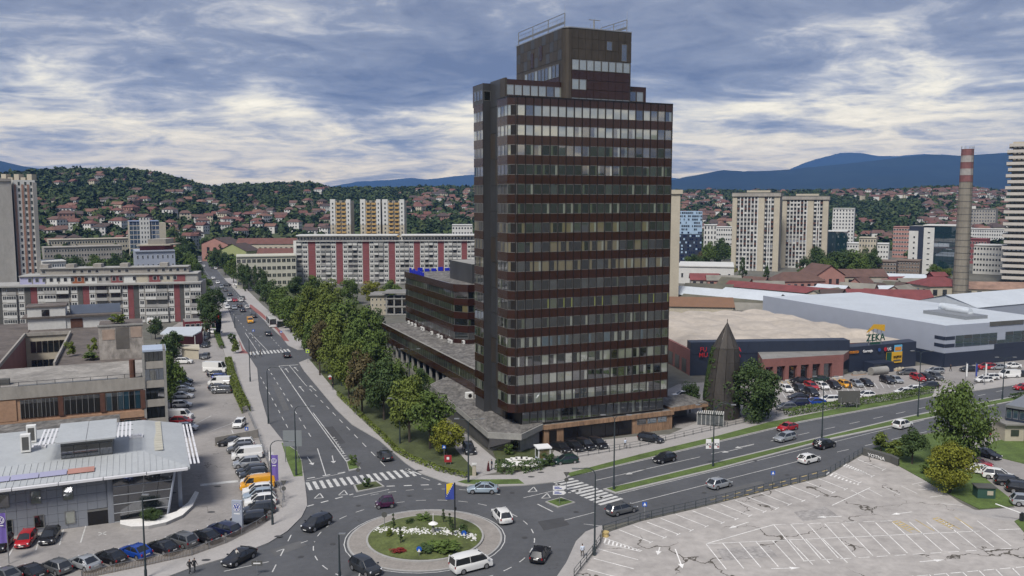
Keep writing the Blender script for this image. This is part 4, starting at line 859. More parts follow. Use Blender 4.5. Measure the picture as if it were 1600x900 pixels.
wood('tree_belt', P, hgt, wdt, 'belts of green trees between the city blocks', [LM['green'], LM['dark green'], m_wood2], 110, .17)
# ================================================================== city buildings
m_wall_w = mat('white facade', (.55, .55, .53), .85, var=.1, scale=.15, var2=.1, scale2=1.5)
m_wall_c = mat('cream facade', (.43, .39, .31), .85, var=.12, scale=.15, var2=.1, scale2=1.5)
m_wall_g = mat('raw concrete facade', (.305, .285, .255), .9, var=.2, scale=.12, var2=.2, scale2=1.2, stretch=(1, 1, .4))
m_redp = mat('dusty red panel', (.20, .062, .066), .85, var=.15, scale=.3)
m_dkp = mat('dark grey panel', (.085, .085, .08), .85, var=.2, scale=.3)
m_yel = mat('ochre facade', (.42, .27, .095), .85, var=.12, scale=.2)
m_flat = mat('flat roof felt', (.20, .195, .185), .95, var=.3, scale=.15, var2=.2, scale2=1)
m_tan = mat('orange tan render', (.36, .225, .145), .9, var=.15, scale=.25, var2=.12, scale2=2)
m_navy = mat('navy cladding', (.022, .030, .052), .5, var=.08, scale=.3)
m_alu = mat('light grey metal cladding', (.36, .395, .47), .45, .1, var=.05, scale=.3)
m_roofw = mat('white sheet roof', (.52, .56, .60), .5, .1, var=.08, scale=.1, var2=.08, scale2=1)
m_brickr = mat('red brick wall', (.215, .095, .085), .9, var=.15, scale=.3, var2=.15, scale2=3)
m_bal = mat('grey balcony parapet', (.33, .325, .31), .9, var=.2, scale=.4)
gF = glass('flat window', (.022, .027, .032), .16); gB = glass('blue office glass', (.035, .06, .10), .35); gG = glass('green office glass', (.006, .028, .036), .22); gS = glass('showroom glass', (.010, .014, .018), .15)
UP = Vector((0, 0, 1))
def bld(name, label, cat, loc, group=None):
    e = empty(name, loc); tag(e, label, cat, group); return e
def bp(root, mb, name, m, kind=None, smooth=False, parent=None):
    o = mb.build(name, m, parent or root, smooth)
    if parent is None: o.location = -Vector(root.location)
    if kind: o['kind'] = kind
    return o
def nrm(A, B): d = (B-A); return Vector((d.y, -d.x, 0)).normalized()
def mass(root, A, B, dep, z0, z1, m, name='body', mr=None):
    n = -nrm(A, B)*dep; bp(root, MB().prism([A, B, B+n, A+n], z0, z1, 0, 1), name, [m, mr or m_flat])
def XY(px, Y): p = AT(px, 312, Y); return Vector((p.x, Y, 0))
def ZY(py, Y): return AT(800, py, Y).z
rb_ = random.Random(21)
def grid(root, A, B, z0, fh, nf, nb, wf=.6, hf=.55, frame=True, gl=None, proud=.06, name='windows', fm=None, skip=0.0, solo=False, sill=.32):
    """rows of real framed windows, joined"""
    d = B-A; n = nrm(A, B); mb = MB(); bw = 1.0/nb
    for f in range(nf):
        for b in range(nb):
            if rb_.random() < skip: continue
            a = A+d*((b+.5-wf/2)*bw); w = d*(wf*bw); z = z0+f*fh+fh*sill; h = fh*hf
            if solo: mb = MB()
            if frame:
                fr = .09; mb.obox(a+n*proud+UP*z, w, -n*(proud+.05), UP*h, 1); mb.poly([a+n*(proud+.03)+w*.08+UP*(z+fr), a+n*(proud+.03)+w*.92+UP*(z+fr), a+n*(proud+.03)+w*.92+UP*(z+h-fr), a+n*(proud+.03)+w*.08+UP*(z+h-fr)], 0)
                if w.length > 1.5: mb.obox(a+n*(proud+.05)+w*.48+UP*z, w*.04, -n*.05, UP*h, 1)
            else: mb.obox(a+n*proud+UP*z, w, -n*(proud+.05), UP*h, 0)
            if solo: bp(root, mb, 'window', [gl or gF, fm or m_wall_w])
    if not solo: bp(root, mb, name, [gl or gF, fm or m_wall_w], 'stuff')
# ---- red panelled balcony block
def balcony_block(root, A, B, z0, fh, nf, bays, x0, x1, solo):
    d = B-A; n = nrm(A, B); fr = MB(); par = MB()
    for s, e, t in bays:
        a = A+d*((s-x0)/(x1-x0)); w = d*((e-s)/(x1-x0))
        if t in 'RD':
            for f in range(nf): bp(root, MB().obox(a+n*.12+UP*(z0+f*fh+.02), w, -n*.2, UP*(fh-.06)), 'panel', m_redp if t == 'R' else m_dkp)
            continue
        for f in range(nf):
            z = z0+f*fh
            if t == 'w':
                mb = MB(); mb.obox(a+n*.15+UP*(z+.1), w, -n*.2, UP*(fh-.3), 1); mb.obox(a+n*.19+w*.15+UP*(z+fh*.42), w*.7, -n*.1, UP*(fh*.42), 0); mb.obox(a+n*.21+w*.47+UP*(z+fh*.42), w*.06, -n*.1, UP*(fh*.42), 1)
                if solo: bp(root, mb, 'window', [gF, m_wall_w])
                else: add2(fr, mb)
            else:
                k = max(1, round(w.length/3.4)); glz = rb_.random()
                par.obox(a+n*.9+UP*(z), w*.98, -n*.95, UP*.12, 0)
                for q in range(k):
                    aa, ww = a+w*(q/k), w*(.97/k); r = rb_.random()
                    par.obox(aa+n*.9+UP*(z+.1), ww, -n*.08, UP*(fh*.36), 1 if r < .5 else 0)
                    if r < .6:
                        mb = MB(); mb.obox(aa+n*.86+UP*(z+fh*.42), ww, -n*.06, UP*(fh*.5), 1)
                        for j in range(4): mb.obox(aa+n*.89+ww*(.04+.24*j)+UP*(z+fh*.47), ww*.2, -n*.06, UP*(fh*.38), 0)
                        if solo: bp(root, mb, 'window', [gF, m_wall_w])
                        else: add2(fr, mb)
                    else: par.obox(aa+n*.12+ww*.1+UP*(z+fh*.1), ww*.8, -n*.1, UP*(fh*.78), 2)
    bp(root, par, 'balconies', [m_bal, m_wall_w, gF], 'stuff')
    if fr.v: bp(root, fr, 'windows', [gF, m_wall_w], 'stuff')
def add2(a, b):
    i = len(a.v); a.v += b.v; a.f += [tuple(j+i for j in f) for f in b.f]; a.m += b.m
A, B = XY(-40, 277), XY(310, 292); ev = ZY(443.5, 290)
r1 = bld('balcony_block', 'long grey balcony block with dusty red panels behind the derelict building', 'apartment block', A)
mass(r1, A, B, 12, 0, ev, m_wall_g)
bays = [(-160, -90, 'B'), (-85, -55, 'R'), (-55, -30, 'D'), (-30, 0, 'w'), (0, 62, 'B'), (70, 105, 'w'), (110, 143, 'D'), (145, 185, 'R'), (187, 225, 'w'), (230, 387, 'B'), (395, 435, 'w'), (440, 468, 'D'), (470, 510, 'R'), (511, 547, 'w'), (550, 628, 'B'), (640, 715, 'B'), (720, 755, 'w'), (757, 792, 'R'), (795, 826, 'D'), (828, 862, 'w'), (870, 1017, 'B'), (1020, 1055, 'w'), (1057, 1093, 'R'), (1095, 1120, 'D'), (1124, 1160, 'w'), (1165, 1238, 'B')]
balcony_block(r1, A, B, .3, ev/5-.05, 5, bays, -160, 1240, True)
d = B-A; n = nrm(A, B)
bp(r1, MB().obox(A+n*1.2+UP*ev, d, -n*13.4, UP*.55), 'cornice', m_bal)
A2, B2 = A+d*.16-n*2.5, B-d*.02-n*2.5
mass(r1, A2, B2, 8.5, ev+.5, ev+3.1, m_wall_g, 'roof_storey'); d2 = B2-A2
cols = [mat('lilac render', (.36, .36, .52), .9, var=.1), m_wall_w, mat('rust orange render', (.25, .085, .04), .9, var=.15), m_redp, m_wall_c, m_wall_w, m_bal, m_redp]
for k in range(14): bp(r1, MB().obox(A2+d2*(k/14+.003)+n*.1+UP*(ev+.55), d2*.064, -n*.2, UP*2.35), 'panel', cols[[0, 0, 1, 5, 2, 1, 6, 3, 5, 4, 3, 4, 3, 6][k]])
grid(r1, A2+n*.12, B2+n*.12, ev+.4, 2.7, 1, 26, .55, .5, skip=.3)
bp(r1, MB().obox(A2+n*.6+UP*(ev+3.1), d2, -n*9.5, UP*.35), 'cornice', m_bal)
A3, B3 = A2+d2*.1-n*2.5, B2-d2*.06-n*2.5; d3 = B3-A3
mass(r1, A3, B3, 5, ev+3.4, ev+5.4, m_wall_g, 'top_storey'); grid(r1, A3, B3, ev+3.2, 2.2, 1, 20, .5, .5, skip=.4)
bp(r1, MB().obox(A3+n*.6+UP*(ev+5.4), d3, -n*6, UP*.3), 'cornice', m_bal)
for k in (.0, .17, .35, .53, .8): bp(r1, MB().obox(A3+d3*k+UP*(ev+5.6), d3*.055, -n*4, UP*1.3), 'stair_head', m_wall_g)
# ---- grey tower block at the picture's edge
Y = 385; A, B = XY(-90, Y-15), XY(19, Y+2)
r = bld('tower_block', 'tall grey concrete tower block with rust red stripes behind the balcony block', 'tower block', A)
mass(r, A, B, 16, 0, ZY(283, Y), mat('pale weathered concrete', (.43, .41, .375), .9, var=.18, scale=.1, var2=.12, scale2=1, stretch=(1, 1, .4)), 'blank_slab'); A2, B2 = XY(22, Y+4), XY(56, Y+9); zt = ZY(281, Y+3)
mass(r, A2, B2, 18, 0, zt, m_wall_w, 'stair_wing', m_flat); mass(r, XY(52, Y+8), XY(58.5, Y+9.5), 18, 0, zt-1, mat('pale weathered concrete', 0), 'end_slab')
for s in (.02, .36, .62): bp(r, MB().obox(A2+(B2-A2)*s+nrm(A2, B2)*.3, (B2-A2)*.10, -nrm(A2, B2)*.4, UP*(zt-2)), 'stripe', mat('faded brown stripe', (.30, .175, .13), .85, var=.2))
for s in (.19, .49, .75): grid(r, A2+(B2-A2)*s, A2+(B2-A2)*(s+.12), 2, 2.85, 17, 1, .9, .6)
bp(r, MB().obox(A+nrm(A, B)*.5+UP*ZY(283, Y), B-A, -nrm(A, B)*18, UP*1.2), 'cornice', m_wall_g)
for k in range(6): bp(r, MB().obox(XY(-6+k*10, Y+10)+UP*(zt-.2), (2.2, 0, 0), (0, 4, 0), UP*(1.5+(k % 2)*1.5)), 'roof_box', m_wall_c)
# ---- simple slabs: name, label, cat, px0, px1, Y, top y, depth, wall, floors, bays, opts
def slab_block(name, label, cat, p0, p1, Y, ty, dep, m, nf, nb, wf=.6, hf=.5, gl=None, fm=None, rot=0.0, mr=None, cap=True, group=None):
    rot = -(XY(p1, Y)-XY(p0, Y)).x*((p0+p1)/2-800)/1337; A, B = XY(p0, Y-rot/2), XY(p1, Y+rot/2); rot = 0; z = ZY(ty, Y+rot/2); r = bld(name, label, cat, A, group); mass(r, A, B, dep, 0, z, m, 'body', mr)
    grid(r, A, B, z-nf*(z/max(1, round(z/(z/nf)))) if False else 0.6, (z-1.0)/nf, nf, nb, wf, hf, gl=gl, fm=fm)
    if cap: bp(r, MB().obox(A+nrm(A, B)*.5+UP*z, B-A, -nrm(A, B)*(dep+1), UP*.45), 'cornice', fm or m)
    sd = -nrm(A, B)*dep
    if p0 > 800: grid(r, A+sd, A, .6, (z-1)/nf, nf, max(2, int(dep/3.5)), .45, hf, gl=gl, fm=fm)
    elif p1 < 800: grid(r, B, B+sd, .6, (z-1)/nf, nf, max(2, int(dep/3.5)), .45, hf, gl=gl, fm=fm)
    return r, A, B, z
r, A, B, z = slab_block('office_building', 'blue glass office building with white stair bay below the terraced slope', 'office building', 200, 247, 560, 346, 14, m_wall_c, 9, 8, .9, .8, gB, mat('pale blue panel', (.26, .32, .46), .6, var=.08))
d = B-A; n = nrm(A, B); bp(r, MB().obox(A+d*.34+n*.8, d*.34, -n*3, UP*(z+2.2)), 'stair_bay', m_wall_w); grid(r, A+d*.36+n*.85, A+d*.66+n*.85, 1, 3, 10, 3, .35, .5); bp(r, MB().obox(B+n*.5, d*.22, -n*12, UP*(z-1)), 'side_wing', m_wall_c)
r, A, B, z = slab_block('terraced_block', 'pale stepped roof block with a red balcony behind the balcony block', 'apartment block', 207, 270, 335, 393, 12, m_alu, 6, 8, .25, .4)
bp(r, MB().obox(A+(B-A)*.04+Vector((0, 3, 0))+UP*z, (B-A)*.62, (0, 9, 0), UP*2.2), 'upper_storey', m_redp); bp(r, MB().obox(A+(B-A)*.0+Vector((0, 1.5, 0))+UP*(z+2.2), (B-A)*.85, (0, 11, 0), UP*.5), 'terrace', m_wall_c); bp(r, MB().obox(A+(B-A)*.22+Vector((0, 4, 0))+UP*(z+2.7), (B-A)*.45, (0, 8, 0), UP*2.0), 'top_storey', m_wall_g)
slab_block('low_block', 'long low block with flat roof, farther of two by the wooded slope', 'apartment block', 72, 200, 600, 374, 12, m_wall_c, 4, 30, .6, .45)
slab_block('low_block', 'long low block with flat roof, nearer of two by the wooded slope', 'apartment block', 64, 187, 520, 386, 12, m_wall_g, 4, 28, .6, .45)
slab_block('pavilion', 'low white pavilion with green windows next to the grey tower block', 'building', 60, 98, 395, 409, 12, m_wall_w, 3, 10, .7, .5, gG)
slab_block('school_building', 'long cream school with white window bands by the avenue', 'school', 366, 460, 405, 401, 16, mat('pale school render', (.46, .45, .38), .85, var=.1), 4, 12, .84, .5, gF, mat('pale school render', 0))
slab_block('white_block', 'small white flat roofed block behind the red and white slab', 'building', 706, 738, 640, 352, 14, m_wall_w, 6, 7, .6, .4)
def gable(name, label, p, ln, wd, rot, ev, rg_, wm, rm, cat='shed', group=None, hip=0.0, wins=0):
    """p: ground point of centre; ridge along local x"""
    e = empty(name, p, R(rot)); tag(e, label, cat, group); X, Y = ln/2, wd/2
    w = MB().prism([(-X, -Y), (X, -Y), (X, Y), (-X, Y)], 0, ev)
    if not hip: w.poly([(-X, Y, ev), (-X, -Y, ev), (-X, 0, rg_)]); w.poly([(X, -Y, ev), (X, Y, ev), (X, 0, rg_)])
    w.build('wall', wm, e); x, y, k = X+.5, Y+.5, hip
    t = .25; MB().faces([(-x, -y, ev-.1), (x, -y, ev-.1), (x-k, 0, rg_+.15), (-x+k, 0, rg_+.15), (x, y, ev-.1), (-x, y, ev-.1)], [(0, 1, 2, 3), (4, 5, 3, 2), (1, 4, 2), (5, 0, 3)] if hip else [(0, 1, 2, 3), (4, 5, 3, 2)]).build('roof', rm, e)
    if wins:
        mb = MB()
        for k in range(wins): mb.obox((-X+(k+.3)*ln/wins, -Y-.06, ev*.45), (ln/wins*.45, 0, 0), (0, .1, 0), (0, 0, ev*.35))
        for k in range(3): mb.obox((-X-.06, -Y+wd*(.2+.25*k), ev*.45), (.1, 0, 0), (0, wd*.1, 0), (0, 0, ev*.35)); mb.obox((X-.04, -Y+wd*(.2+.25*k), ev*.45), (.1, 0, 0), (0, wd*.1, 0), (0, 0, ev*.35))
        o = mb.build('windows', m_hwin, e); o['kind'] = 'stuff'
    return e
m_grn = mat('pale green render', (.30, .33, .15), .9, var=.1); m_pnk = mat('faded pink render', (.36, .19, .16), .9, var=.12, scale=.3)
gable('row_house', 'pink row house with dark roof beside the avenue trees', XY(345, 590), 16, 22, 70, 12, 16, m_pnk, HR['dark brown'], 'house', wins=5)
gable('row_house', 'pale green row house with dark gable beside the avenue trees', XY(371, 550), 15, 20, 75, 9.5, 14, m_grn, HR['dark brown'], 'house', wins=5)
gable('long_house', 'long building with bright red roof behind the school', XY(420, 590), 42, 16, 5, 12, 15.5, m_wall_c, HR['red'], 'house', wins=12)
gable('long_house', 'second long red roofed building close behind the school', XY(435, 545), 26, 12, 5, 8, 11, m_wall_w, HR['red'], 'house', wins=9)
# ---- red and white slab
Y = 420; A, B = XY(461, Y), XY(770, Y+6); z = ZY(369, Y)
r = bld('apartment_slab', 'long white apartment slab with seven dusty red stripes behind the street trees', 'apartment block', A); mass(r, A, B, 13, 0, z-2.4, m_bal); d = B-A; n = nrm(A, B)
mass(r, XY(456.5, Y-1), XY(461, Y-1), 14, 0, z-2.2, m_wall_w, 'end_wall')
reds = [(397, 441), (572, 612), (738, 778), (902, 941), (1062, 1099), (1215, 1251), (1365, 1399), (1500, 1535)]
bays = []; prev = 322
for a, b in reds:
    k = 4 if a > 400 else 2; st = (a-prev)/k
    for q in range(k): bays.append((prev+q*st, prev+(q+1)*st-3, 'wBBw'[q] if k == 4 else 'Bw'[q]))
    bays.append((a, b, 'R')); prev = b+2
balcony_block(r, A, B, .4, (z-2.6)/9, 9, bays, 322, 1565, False)
bp(r, MB().obox(A+d*.01-n*1.5+UP*(z-2.4), d*.49, -n*9, UP*2.4), 'roof_storey', m_bal); bp(r, MB().obox(A+d*.535-n*1.5+UP*(z-2.4), d*.46, -n*9, UP*2.4), 'roof_storey', m_bal)
grid(r, A-n*1.5, B-n*1.5, z-2.8, 2.6, 1, 60, .6, .55)
bp(r, MB().obox(A+n*.5+UP*z, d*.51, -n*12, UP*.5), 'cornice', m_wall_w); bp(r, MB().obox(A+d*.53+n*.5+UP*z, d*.47, -n*12, UP*.5), 'cornice', m_wall_w); bp(r, MB().obox(A+n*1+UP*(z-2.6), d, -n*3, UP*.25), 'terrace_edge', m_wall_w)
# ---- three ochre towers
for i, (p0, p1, w) in enumerate(((516, 547, 'leftmost, standing apart'), (563, 594, 'in the middle'), (597.5, 631, 'next to the brown tower side'))):
    Y = 620; A, B = XY(p0, Y), XY(p1, Y); z = ZY(313.5, Y); r = bld('ochre_tower', f'ochre balcony tower of three above the slab, {w}', 'tower block', A, 'ochre towers'); mass(r, A, B, 15, 0, z, m_wall_c, 'body', HR['dark brown']); d = B-A; n = nrm(A, B)
    for s, m_, w_ in ((-.01, m_wall_w, .26), (.80, m_wall_w, .21)): bp(r, MB().obox(A+d*s+n*.6+UP*(z*.58), d*w_, -n*3, UP*(z*.42+1)), 'upper_pier', m_); bp(r, MB().obox(A+d*s+n*.5, d*w_, -n*3, UP*(z*.58)), 'lower_pier', m_wall_c)
    mb = MB(); 
    for f in range(14):
        for q in (.29, .56): mb.obox(A+d*q+n*.9+UP*(f*z/14+.1), d*.21, -n*.9, UP*(z/14*.45), 0); mb.obox(A+d*(q+.03)+n*.25+UP*(f*z/14+1.4), d*.14, -n*.2, UP*(z/14*.5), 1)
        mb.obox(A+d*.52+n*.3+UP*(f*z/14+.3), d*.03, -n*.2, UP*(z/14*.8), 1)
    bp(r, mb, 'balconies', [m_yel, gF], 'stuff'); grid(r, A+d*.02+n*.62, A+d*.22+n*.62, 2, z/14, 13, 1, .4, .5); grid(r, A+d*.82+n*.62, A+d*.99+n*.62, 2, z/14, 13, 1, .4, .5)
# ---- beige house and bare concrete frame
b0 = G(575, 492); Y = b0.y; r, A, B, z = slab_block('beige_house', 'beige three storey house with flat roof beside the brown block', 'house', 576, 602, Y, 462, 12, m_wall_c, 3, 4, .3, .4, cap=False)
bp(r, MB().obox(A+Vector((-.5, -.6, z)), B-A+Vector((1, 0, 0)), (0, 13.4, 0), UP*.3), 'roof', m_flat)
A, B = XY(600, Y-2), XY(640, Y-2); r = bld('unfinished_building', 'unfinished bare concrete frame beside the beige house', 'building', A)
for z_ in (0.1, 3.0, 6.0): bp(r, MB().obox(A+UP*z_, B-A, (0, 10, 0), UP*.4), 'floor_slab', m_conc)
for k in range(4): bp(r, MB().obox(A+(B-A)*(k*.31)+Vector((0, .1, 0)), (.5, 0, 0), (0, .5, 0), UP*7.6), 'column', m_conc)
bp(r, MB().obox(A+Vector((0, 6, 0)), B-A, (0, .3, 0), UP*6), 'back_wall', m_wall_c); bp(r, MB().obox(A+Vector((-1, -1, 8.1)), B-A+Vector((1, 0, 0)), (0, 12, 0), UP*.35), 'roof', m_flat)
# ---- right half: behind the trading yards
Y = 330; A, B = XY(985, Y), XY(1063, Y); z = ZY(303, Y); r = bld('cream_slab', 'narrow cream end wall of a tall slab just behind the brown tower', 'tower block', A); mass(r, A, B, 14, 0, z, m_wall_c); grid(r, A, A+(B-A)*.8, .5, 2.9, 15, 6, .5, .5); bp(r, MB().obox(A+Vector((0, -.6, z)), B-A+Vector((.8, 0, 0)), (0, 15, 0), UP*1.6), 'cornice', m_wall_c)
Y = 560; A, B = XY(1062, Y+1.6), XY(1098, Y-1.6); z = ZY(329, Y); r = bld('glass_office', 'blue office with pixel pattern facade, pale above and navy below', 'office building', A); mass(r, A, B, 16, 0, z*.56, m_navy, 'lower_body'); d = B-A; n = nrm(A, B)
bp(r, MB().prism([A, B, B+Vector((0, 16, 0)), A+Vector((0, 16, 0))], z*.56, z-.5, 0, 0), 'upper_body', mat('ice blue panel', (.32, .44, .58), .4, var=.1)); mb = MB()
for f in range(16):
    for b in range(11):
        if rb_.random() < .35: continue
        mb.obox(A+d*(b/11+.01)+n*.15+UP*(.5+f*z/16.2), d*.075*rb_.choice((1, 1, .6)), -n*.2, UP*(z/16*.55), 0 if f > 9 else (1 if rb_.random() < .35 else 2))
bp(r, mb, 'facade_glass', [gB, mat('ice blue panel', 0), mat('dark blue glass panel', (.012, .02, .06), .15)], 'stuff')
slab_block('shop_hall', 'low white shopping hall with flat roof below the blue glass office', 'hall', 1061, 1150, 425, 417, 30, m_wall_w, 1, 6, .25, .3, rot=0)
slab_block('white_flats', 'small white and brown flats between blue office and cream towers', 'apartment block', 1101, 1121, 640, 352, 12, m_wall_w, 6, 4, .5, .6); slab_block('white_flats', 'low white balcony flats half hidden by cream tower', 'apartment block', 1120, 1146, 690, 355, 12, m_wall_w, 5, 7, .7, .4)
for i, (p0, p1, ty, Y, lab) in enumerate(((1143, 1221, 307, 505, 'taller cream tower block with white vertical balcony strips, nearer of the pair'), (1221, 1297, 312, 525, 'cream tower block with white vertical balcony strips, right of the pair'))):
    A, B = XY(p0+2, Y+5), XY(p1-2, Y-5); z = ZY(ty, Y); r = bld('cream_tower', lab, 'tower block', A, 'cream towers'); mass(r, A, B, 16, 0, z, m_wall_g); d = B-A; n = nrm(A, B)
    for s, w_ in ((0, .10), (.55, .13), (.88, .12)): bp(r, MB().obox(A+d*s+n*.9, d*w_, -n*2, UP*z), 'blank_pier', m_wall_c)
    for s in (.16, .235, .31, .385, .46, .53, .75, .80): bp(r, MB().obox(A+d*s+n*1.0, d*.022, -n*1.5, UP*(z-.5)), 'white_strip', m_wall_w)
    mb = MB(); nf = 17; fh = z/nf
    for f in range(nf):
        for s in (.105, .182, .257, .332, .407, .482, .69, .722, .772, .825):
            rr = rb_.random(); mb.obox(A+d*s+n*.7+UP*(f*fh+.05), d*.05, -n*.6, UP*(fh*.42), 0 if rr < .5 else (1 if rr < .75 else 2)); mb.obox(A+d*(s+.004)+n*(.2 if rr < .6 else .66)+UP*(f*fh+fh*.45), d*.042, -n*.15, UP*(fh*.5), 3)
    bp(r, mb, 'balconies', [m_bal, m_wall_w, mat('brown balcony panel', (.12, .06, .045), .8, var=.1), gF], 'stuff')
    bp(r, MB().obox(A+n*1.6-d*.01+UP*z, d*1.03, -n*19, UP*1.9), 'cornice', m_wall_g); bp(r, MB().obox(A+n*1.4-d*.01+UP*(z+1.9), d*1.03, -n*18.8, UP*.5), 'roof_edge', m_dkp); bp(r, MB().obox(A+d*.28-n*4+UP*(z+2), d*.5, -n*8, UP*1.6), 'roof_storey', m_wall_c)
slab_block('white_tower', 'slim white tower block with lilac edge beside the cream towers', 'tower block', 1302, 1336, 700, 326, 14, m_wall_w, 12, 7, .5, .55); slab_block('glass_house', 'dark green glass block at the foot of cream towers', 'office building', 1290, 1326, 560, 362, 16, gG, 4, 4, .15, .2, gG, m_wall_w)
Y = 480; A, B = XY(1423, Y+8), XY(1511, Y-8); z = ZY(353, Y); r = bld('white_office', 'white office with tall dark green glass front beside the chimney', 'office building', A); mass(r, A, B, 20, 0, z-.3, m_navy); d = B-A; n = nrm(A, B)
for s, w_ in ((0, .17), (.27, .19), (.88, .12)): bp(r, MB().obox(A+d*s+n*.3, d*w_, -n*2, UP*(z-(1 if s else 3))), 'white_pier', m_wall_w)
for k in range(5):
    for f in range(7): bp(r, MB().obox(A+d*(.465+k*.082)+n*.25+UP*(f*z/7+.1), d*.079, -n*.3, UP*(z/7-.15)), 'pane', gG)
grid(r, A+d*.30+n*.32, A+d*.43+n*.32, 1, z/9, 8, 1, .4, .25, gl=gF); grid(r, A+d*.04+n*.32, A+d*.16+n*.32, 1, z/9, 7, 1, .3, .4); grid(r, A+d*.9+n*.32, B+n*.32, 1, z/10, 9, 2, .4, .3); bp(r, MB().obox(A+d*.25+n*.6+UP*z, d*.75, -n*20, UP*.5), 'cornice', m_wall_w)
slab_block('brown_flats', 'brown balcony flats in front of the white office, nearer pair left', 'apartment block', 1371, 1405, 450, 409, 12, mat('brown render', (.17, .13, .105), .9, var=.15), 4, 7, .7, .5); slab_block('brown_flats', 'brown balcony flats close to the white office', 'apartment block', 1402, 1442, 462, 408, 12, mat('brown render', 0), 4, 9, .6, .5)
slab_block('banded_flats', 'flats with white balcony bands left of the white office', 'apartment block', 1398, 1424, 620, 355, 12, m_pnk, 7, 6, .85, .45); slab_block('low_hall', 'long low pink and blue building before the far slope', 'building', 1322, 1392, 600, 381, 14, m_wall_w, 3, 16, .6, .4)
slab_block('grey_tower', 'far grey twin tower block behind the chimney', 'tower block', 1514, 1557, 900, 327, 14, m_wall_g, 9, 10, .6, .5); slab_block('white_row', 'long white row of flats behind the chimney', 'apartment block', 1500, 1575, 750, 358, 12, m_wall_w, 5, 20, .6, .45)
slab_block('white_modern_flats', 'modern white flats with black top floor by the striped tower', 'apartment block', 1526, 1575, 480, 384, 14, m_wall_w, 5, 10, .7, .45); slab_block('red_flats', 'small red block between chimney and striped tower', 'building', 1514, 1546, 560, 374, 12, m_redp, 4, 7, .6, .4)
slab_block('grey_flats', 'grey flats partly hidden behind dark trees', 'apartment block', 1345, 1372, 560, 372, 12, m_wall_c, 5, 6, .5, .5)
Y = 430; A = XY(1578, Y); rdv = Vector((A.x, A.y, 0)).normalized(); B = A+Vector((rdv.y, -rdv.x, 0))*28; z = ZY(226, Y); r = bld('striped_tower', 'tall new tower with pale balcony bands and black glass at the edge', 'tower block', A); mass(r, A+rdv*1.0, B+rdv*1.0, 22, 0, z, m_dkp); nf = 23
for f in range(nf): bp(r, MB().obox(A-(B-A).normalized()*(2.4 if f % 2 else 1.6)-rdv*.8+UP*(f*z/nf+2.0), B-A, rdv*20, UP*(z/nf*.5)), 'balcony_band', mat('pale stone band', (.47, .44, .40), .85, var=.08))
bp(r, MB().obox(A+UP*z, B-A, rdv*22, UP*1.4), 'roof_edge', m_wall_c); grid(r, A+rdv*1.0, B+rdv*1.0, .3, z/nf, nf, 14, .75, .5, frame=True, fm=m_frame)
# ---- chimney
base = G(1499, 474); hch = AT(1511, 233, base.y).z; r = bld('factory_chimney', 'tall concrete factory chimney with red and white bands at its top', 'chimney', base)
segs = 24; m_ch = mat('chimney concrete', (.215, .195, .16), .9, var=.2, scale=.2, var2=.15, scale2=1.5, stretch=(1, 1, .3)); m_chr = mat('chimney red paint', (.18, .078, .078), .85, var=.25, scale=.6); m_chw = mat('chimney white paint', (.32, .30, .285), .85, var=.2, scale=.6)
for i in range(segs):
    t0, t1 = i/segs, (i+1)/segs; ra, rb2 = 3.0-.7*t0, 3.0-.7*t1; m_ = m_ch if i < segs-5 else (m_chr if (segs-1-i) % 2 == 0 else m_chw)
    o = MB().tube((0, 0, hch*t0), (0, 0, hch*t1-.12), ra, 14, 0, rb2, i == segs-1).build('shaft_ring', m_, r); MB().tube((0, 0, hch*t1-.2), (0, 0, hch*t1), rb2+.06, 14, 0, rb2+.06).build('joint_band', m_dkp if i < segs-5 else m_, r)
lad = MB()
for s in (-.35, .35): lad.tube((s+1.6, -2.75, 1), (s+1.0, -2.2, hch+1), .06, 4)
for k in range(40): lad.tube((1.25-.6*k/40, -2.75+.5*k/40, 1+k*hch/40), (1.95-.6*k/40, -2.75+.5*k/40, 1+k*hch/40), .04, 4)
for a in range(8): lad.tube((2.35*math.cos(a*.785), 2.35*math.sin(a*.785), hch), (2.35*math.cos(a*.785), 2.35*math.sin(a*.785), hch+1.2), .05, 4)
lad.build('ladder', m_dkp, r)
# ---- yards of sheds and houses
hr_r, hr_b, hr_d = HR['red'], HR['rust brown'], HR['dark brown']; m_rusty = mat('rust red sheet roof', (.165, .045, .045), .7, var=.25, scale=.3); m_gsh = mat('grey fibre roof', (.20, .19, .165), .9, var=.25, scale=.2); m_mossr = mat('mossy fibre roof', (.105, .10, .075), .9, var=.3, scale=.2)
YG = 'workshops and sheds of the trading yard'
def shed(lab, px, py, ln, wd, rot, ev, rg_, wm, rm, name='shed', cat='shed', **k): gable(name, lab, G(px, py), ln, wd, rot, ev, rg_, wm, rm, cat, YG, **k)
shed('big pink house with brown hipped roof at the yard corner', 1243, 458, 22, 12, 8, 6, 9.5, m_pnk, hr_b, 'yard_house', 'house', hip=5, wins=7)
shed('tall pink house whose gable faces the yard', 1282, 455, 16, 14, 100, 8, 12.5, m_pnk, hr_b, 'yard_house', 'house', wins=6)
shed('long brown roofed house behind the pink gable house', 1335, 452, 26, 11, 3, 6.5, 9.5, m_wall_c, hr_b, 'yard_house', 'house', wins=8)
shed('long shed with rust red roof running towards the blue hall', 1248, 472, 66, 8, -48, 4.6, 6.6, m_wall_c, m_rusty, wins=22)
shed('long shed with bright white roof beside the rust red one', 1212, 478, 46, 9, -48, 4.2, 5.6, m_wall_g, m_roofw, wins=16)
shed('long shed with pale blue grey roof nearest the brown tower', 1122, 482, 52, 12, -44, 5, 7.5, m_wall_g, m_roofw, wins=16)
shed('long shed with mossy dark roof between two pale ones', 1150, 492, 44, 9, -44, 4, 6, m_wall_g, m_mossr, wins=10)
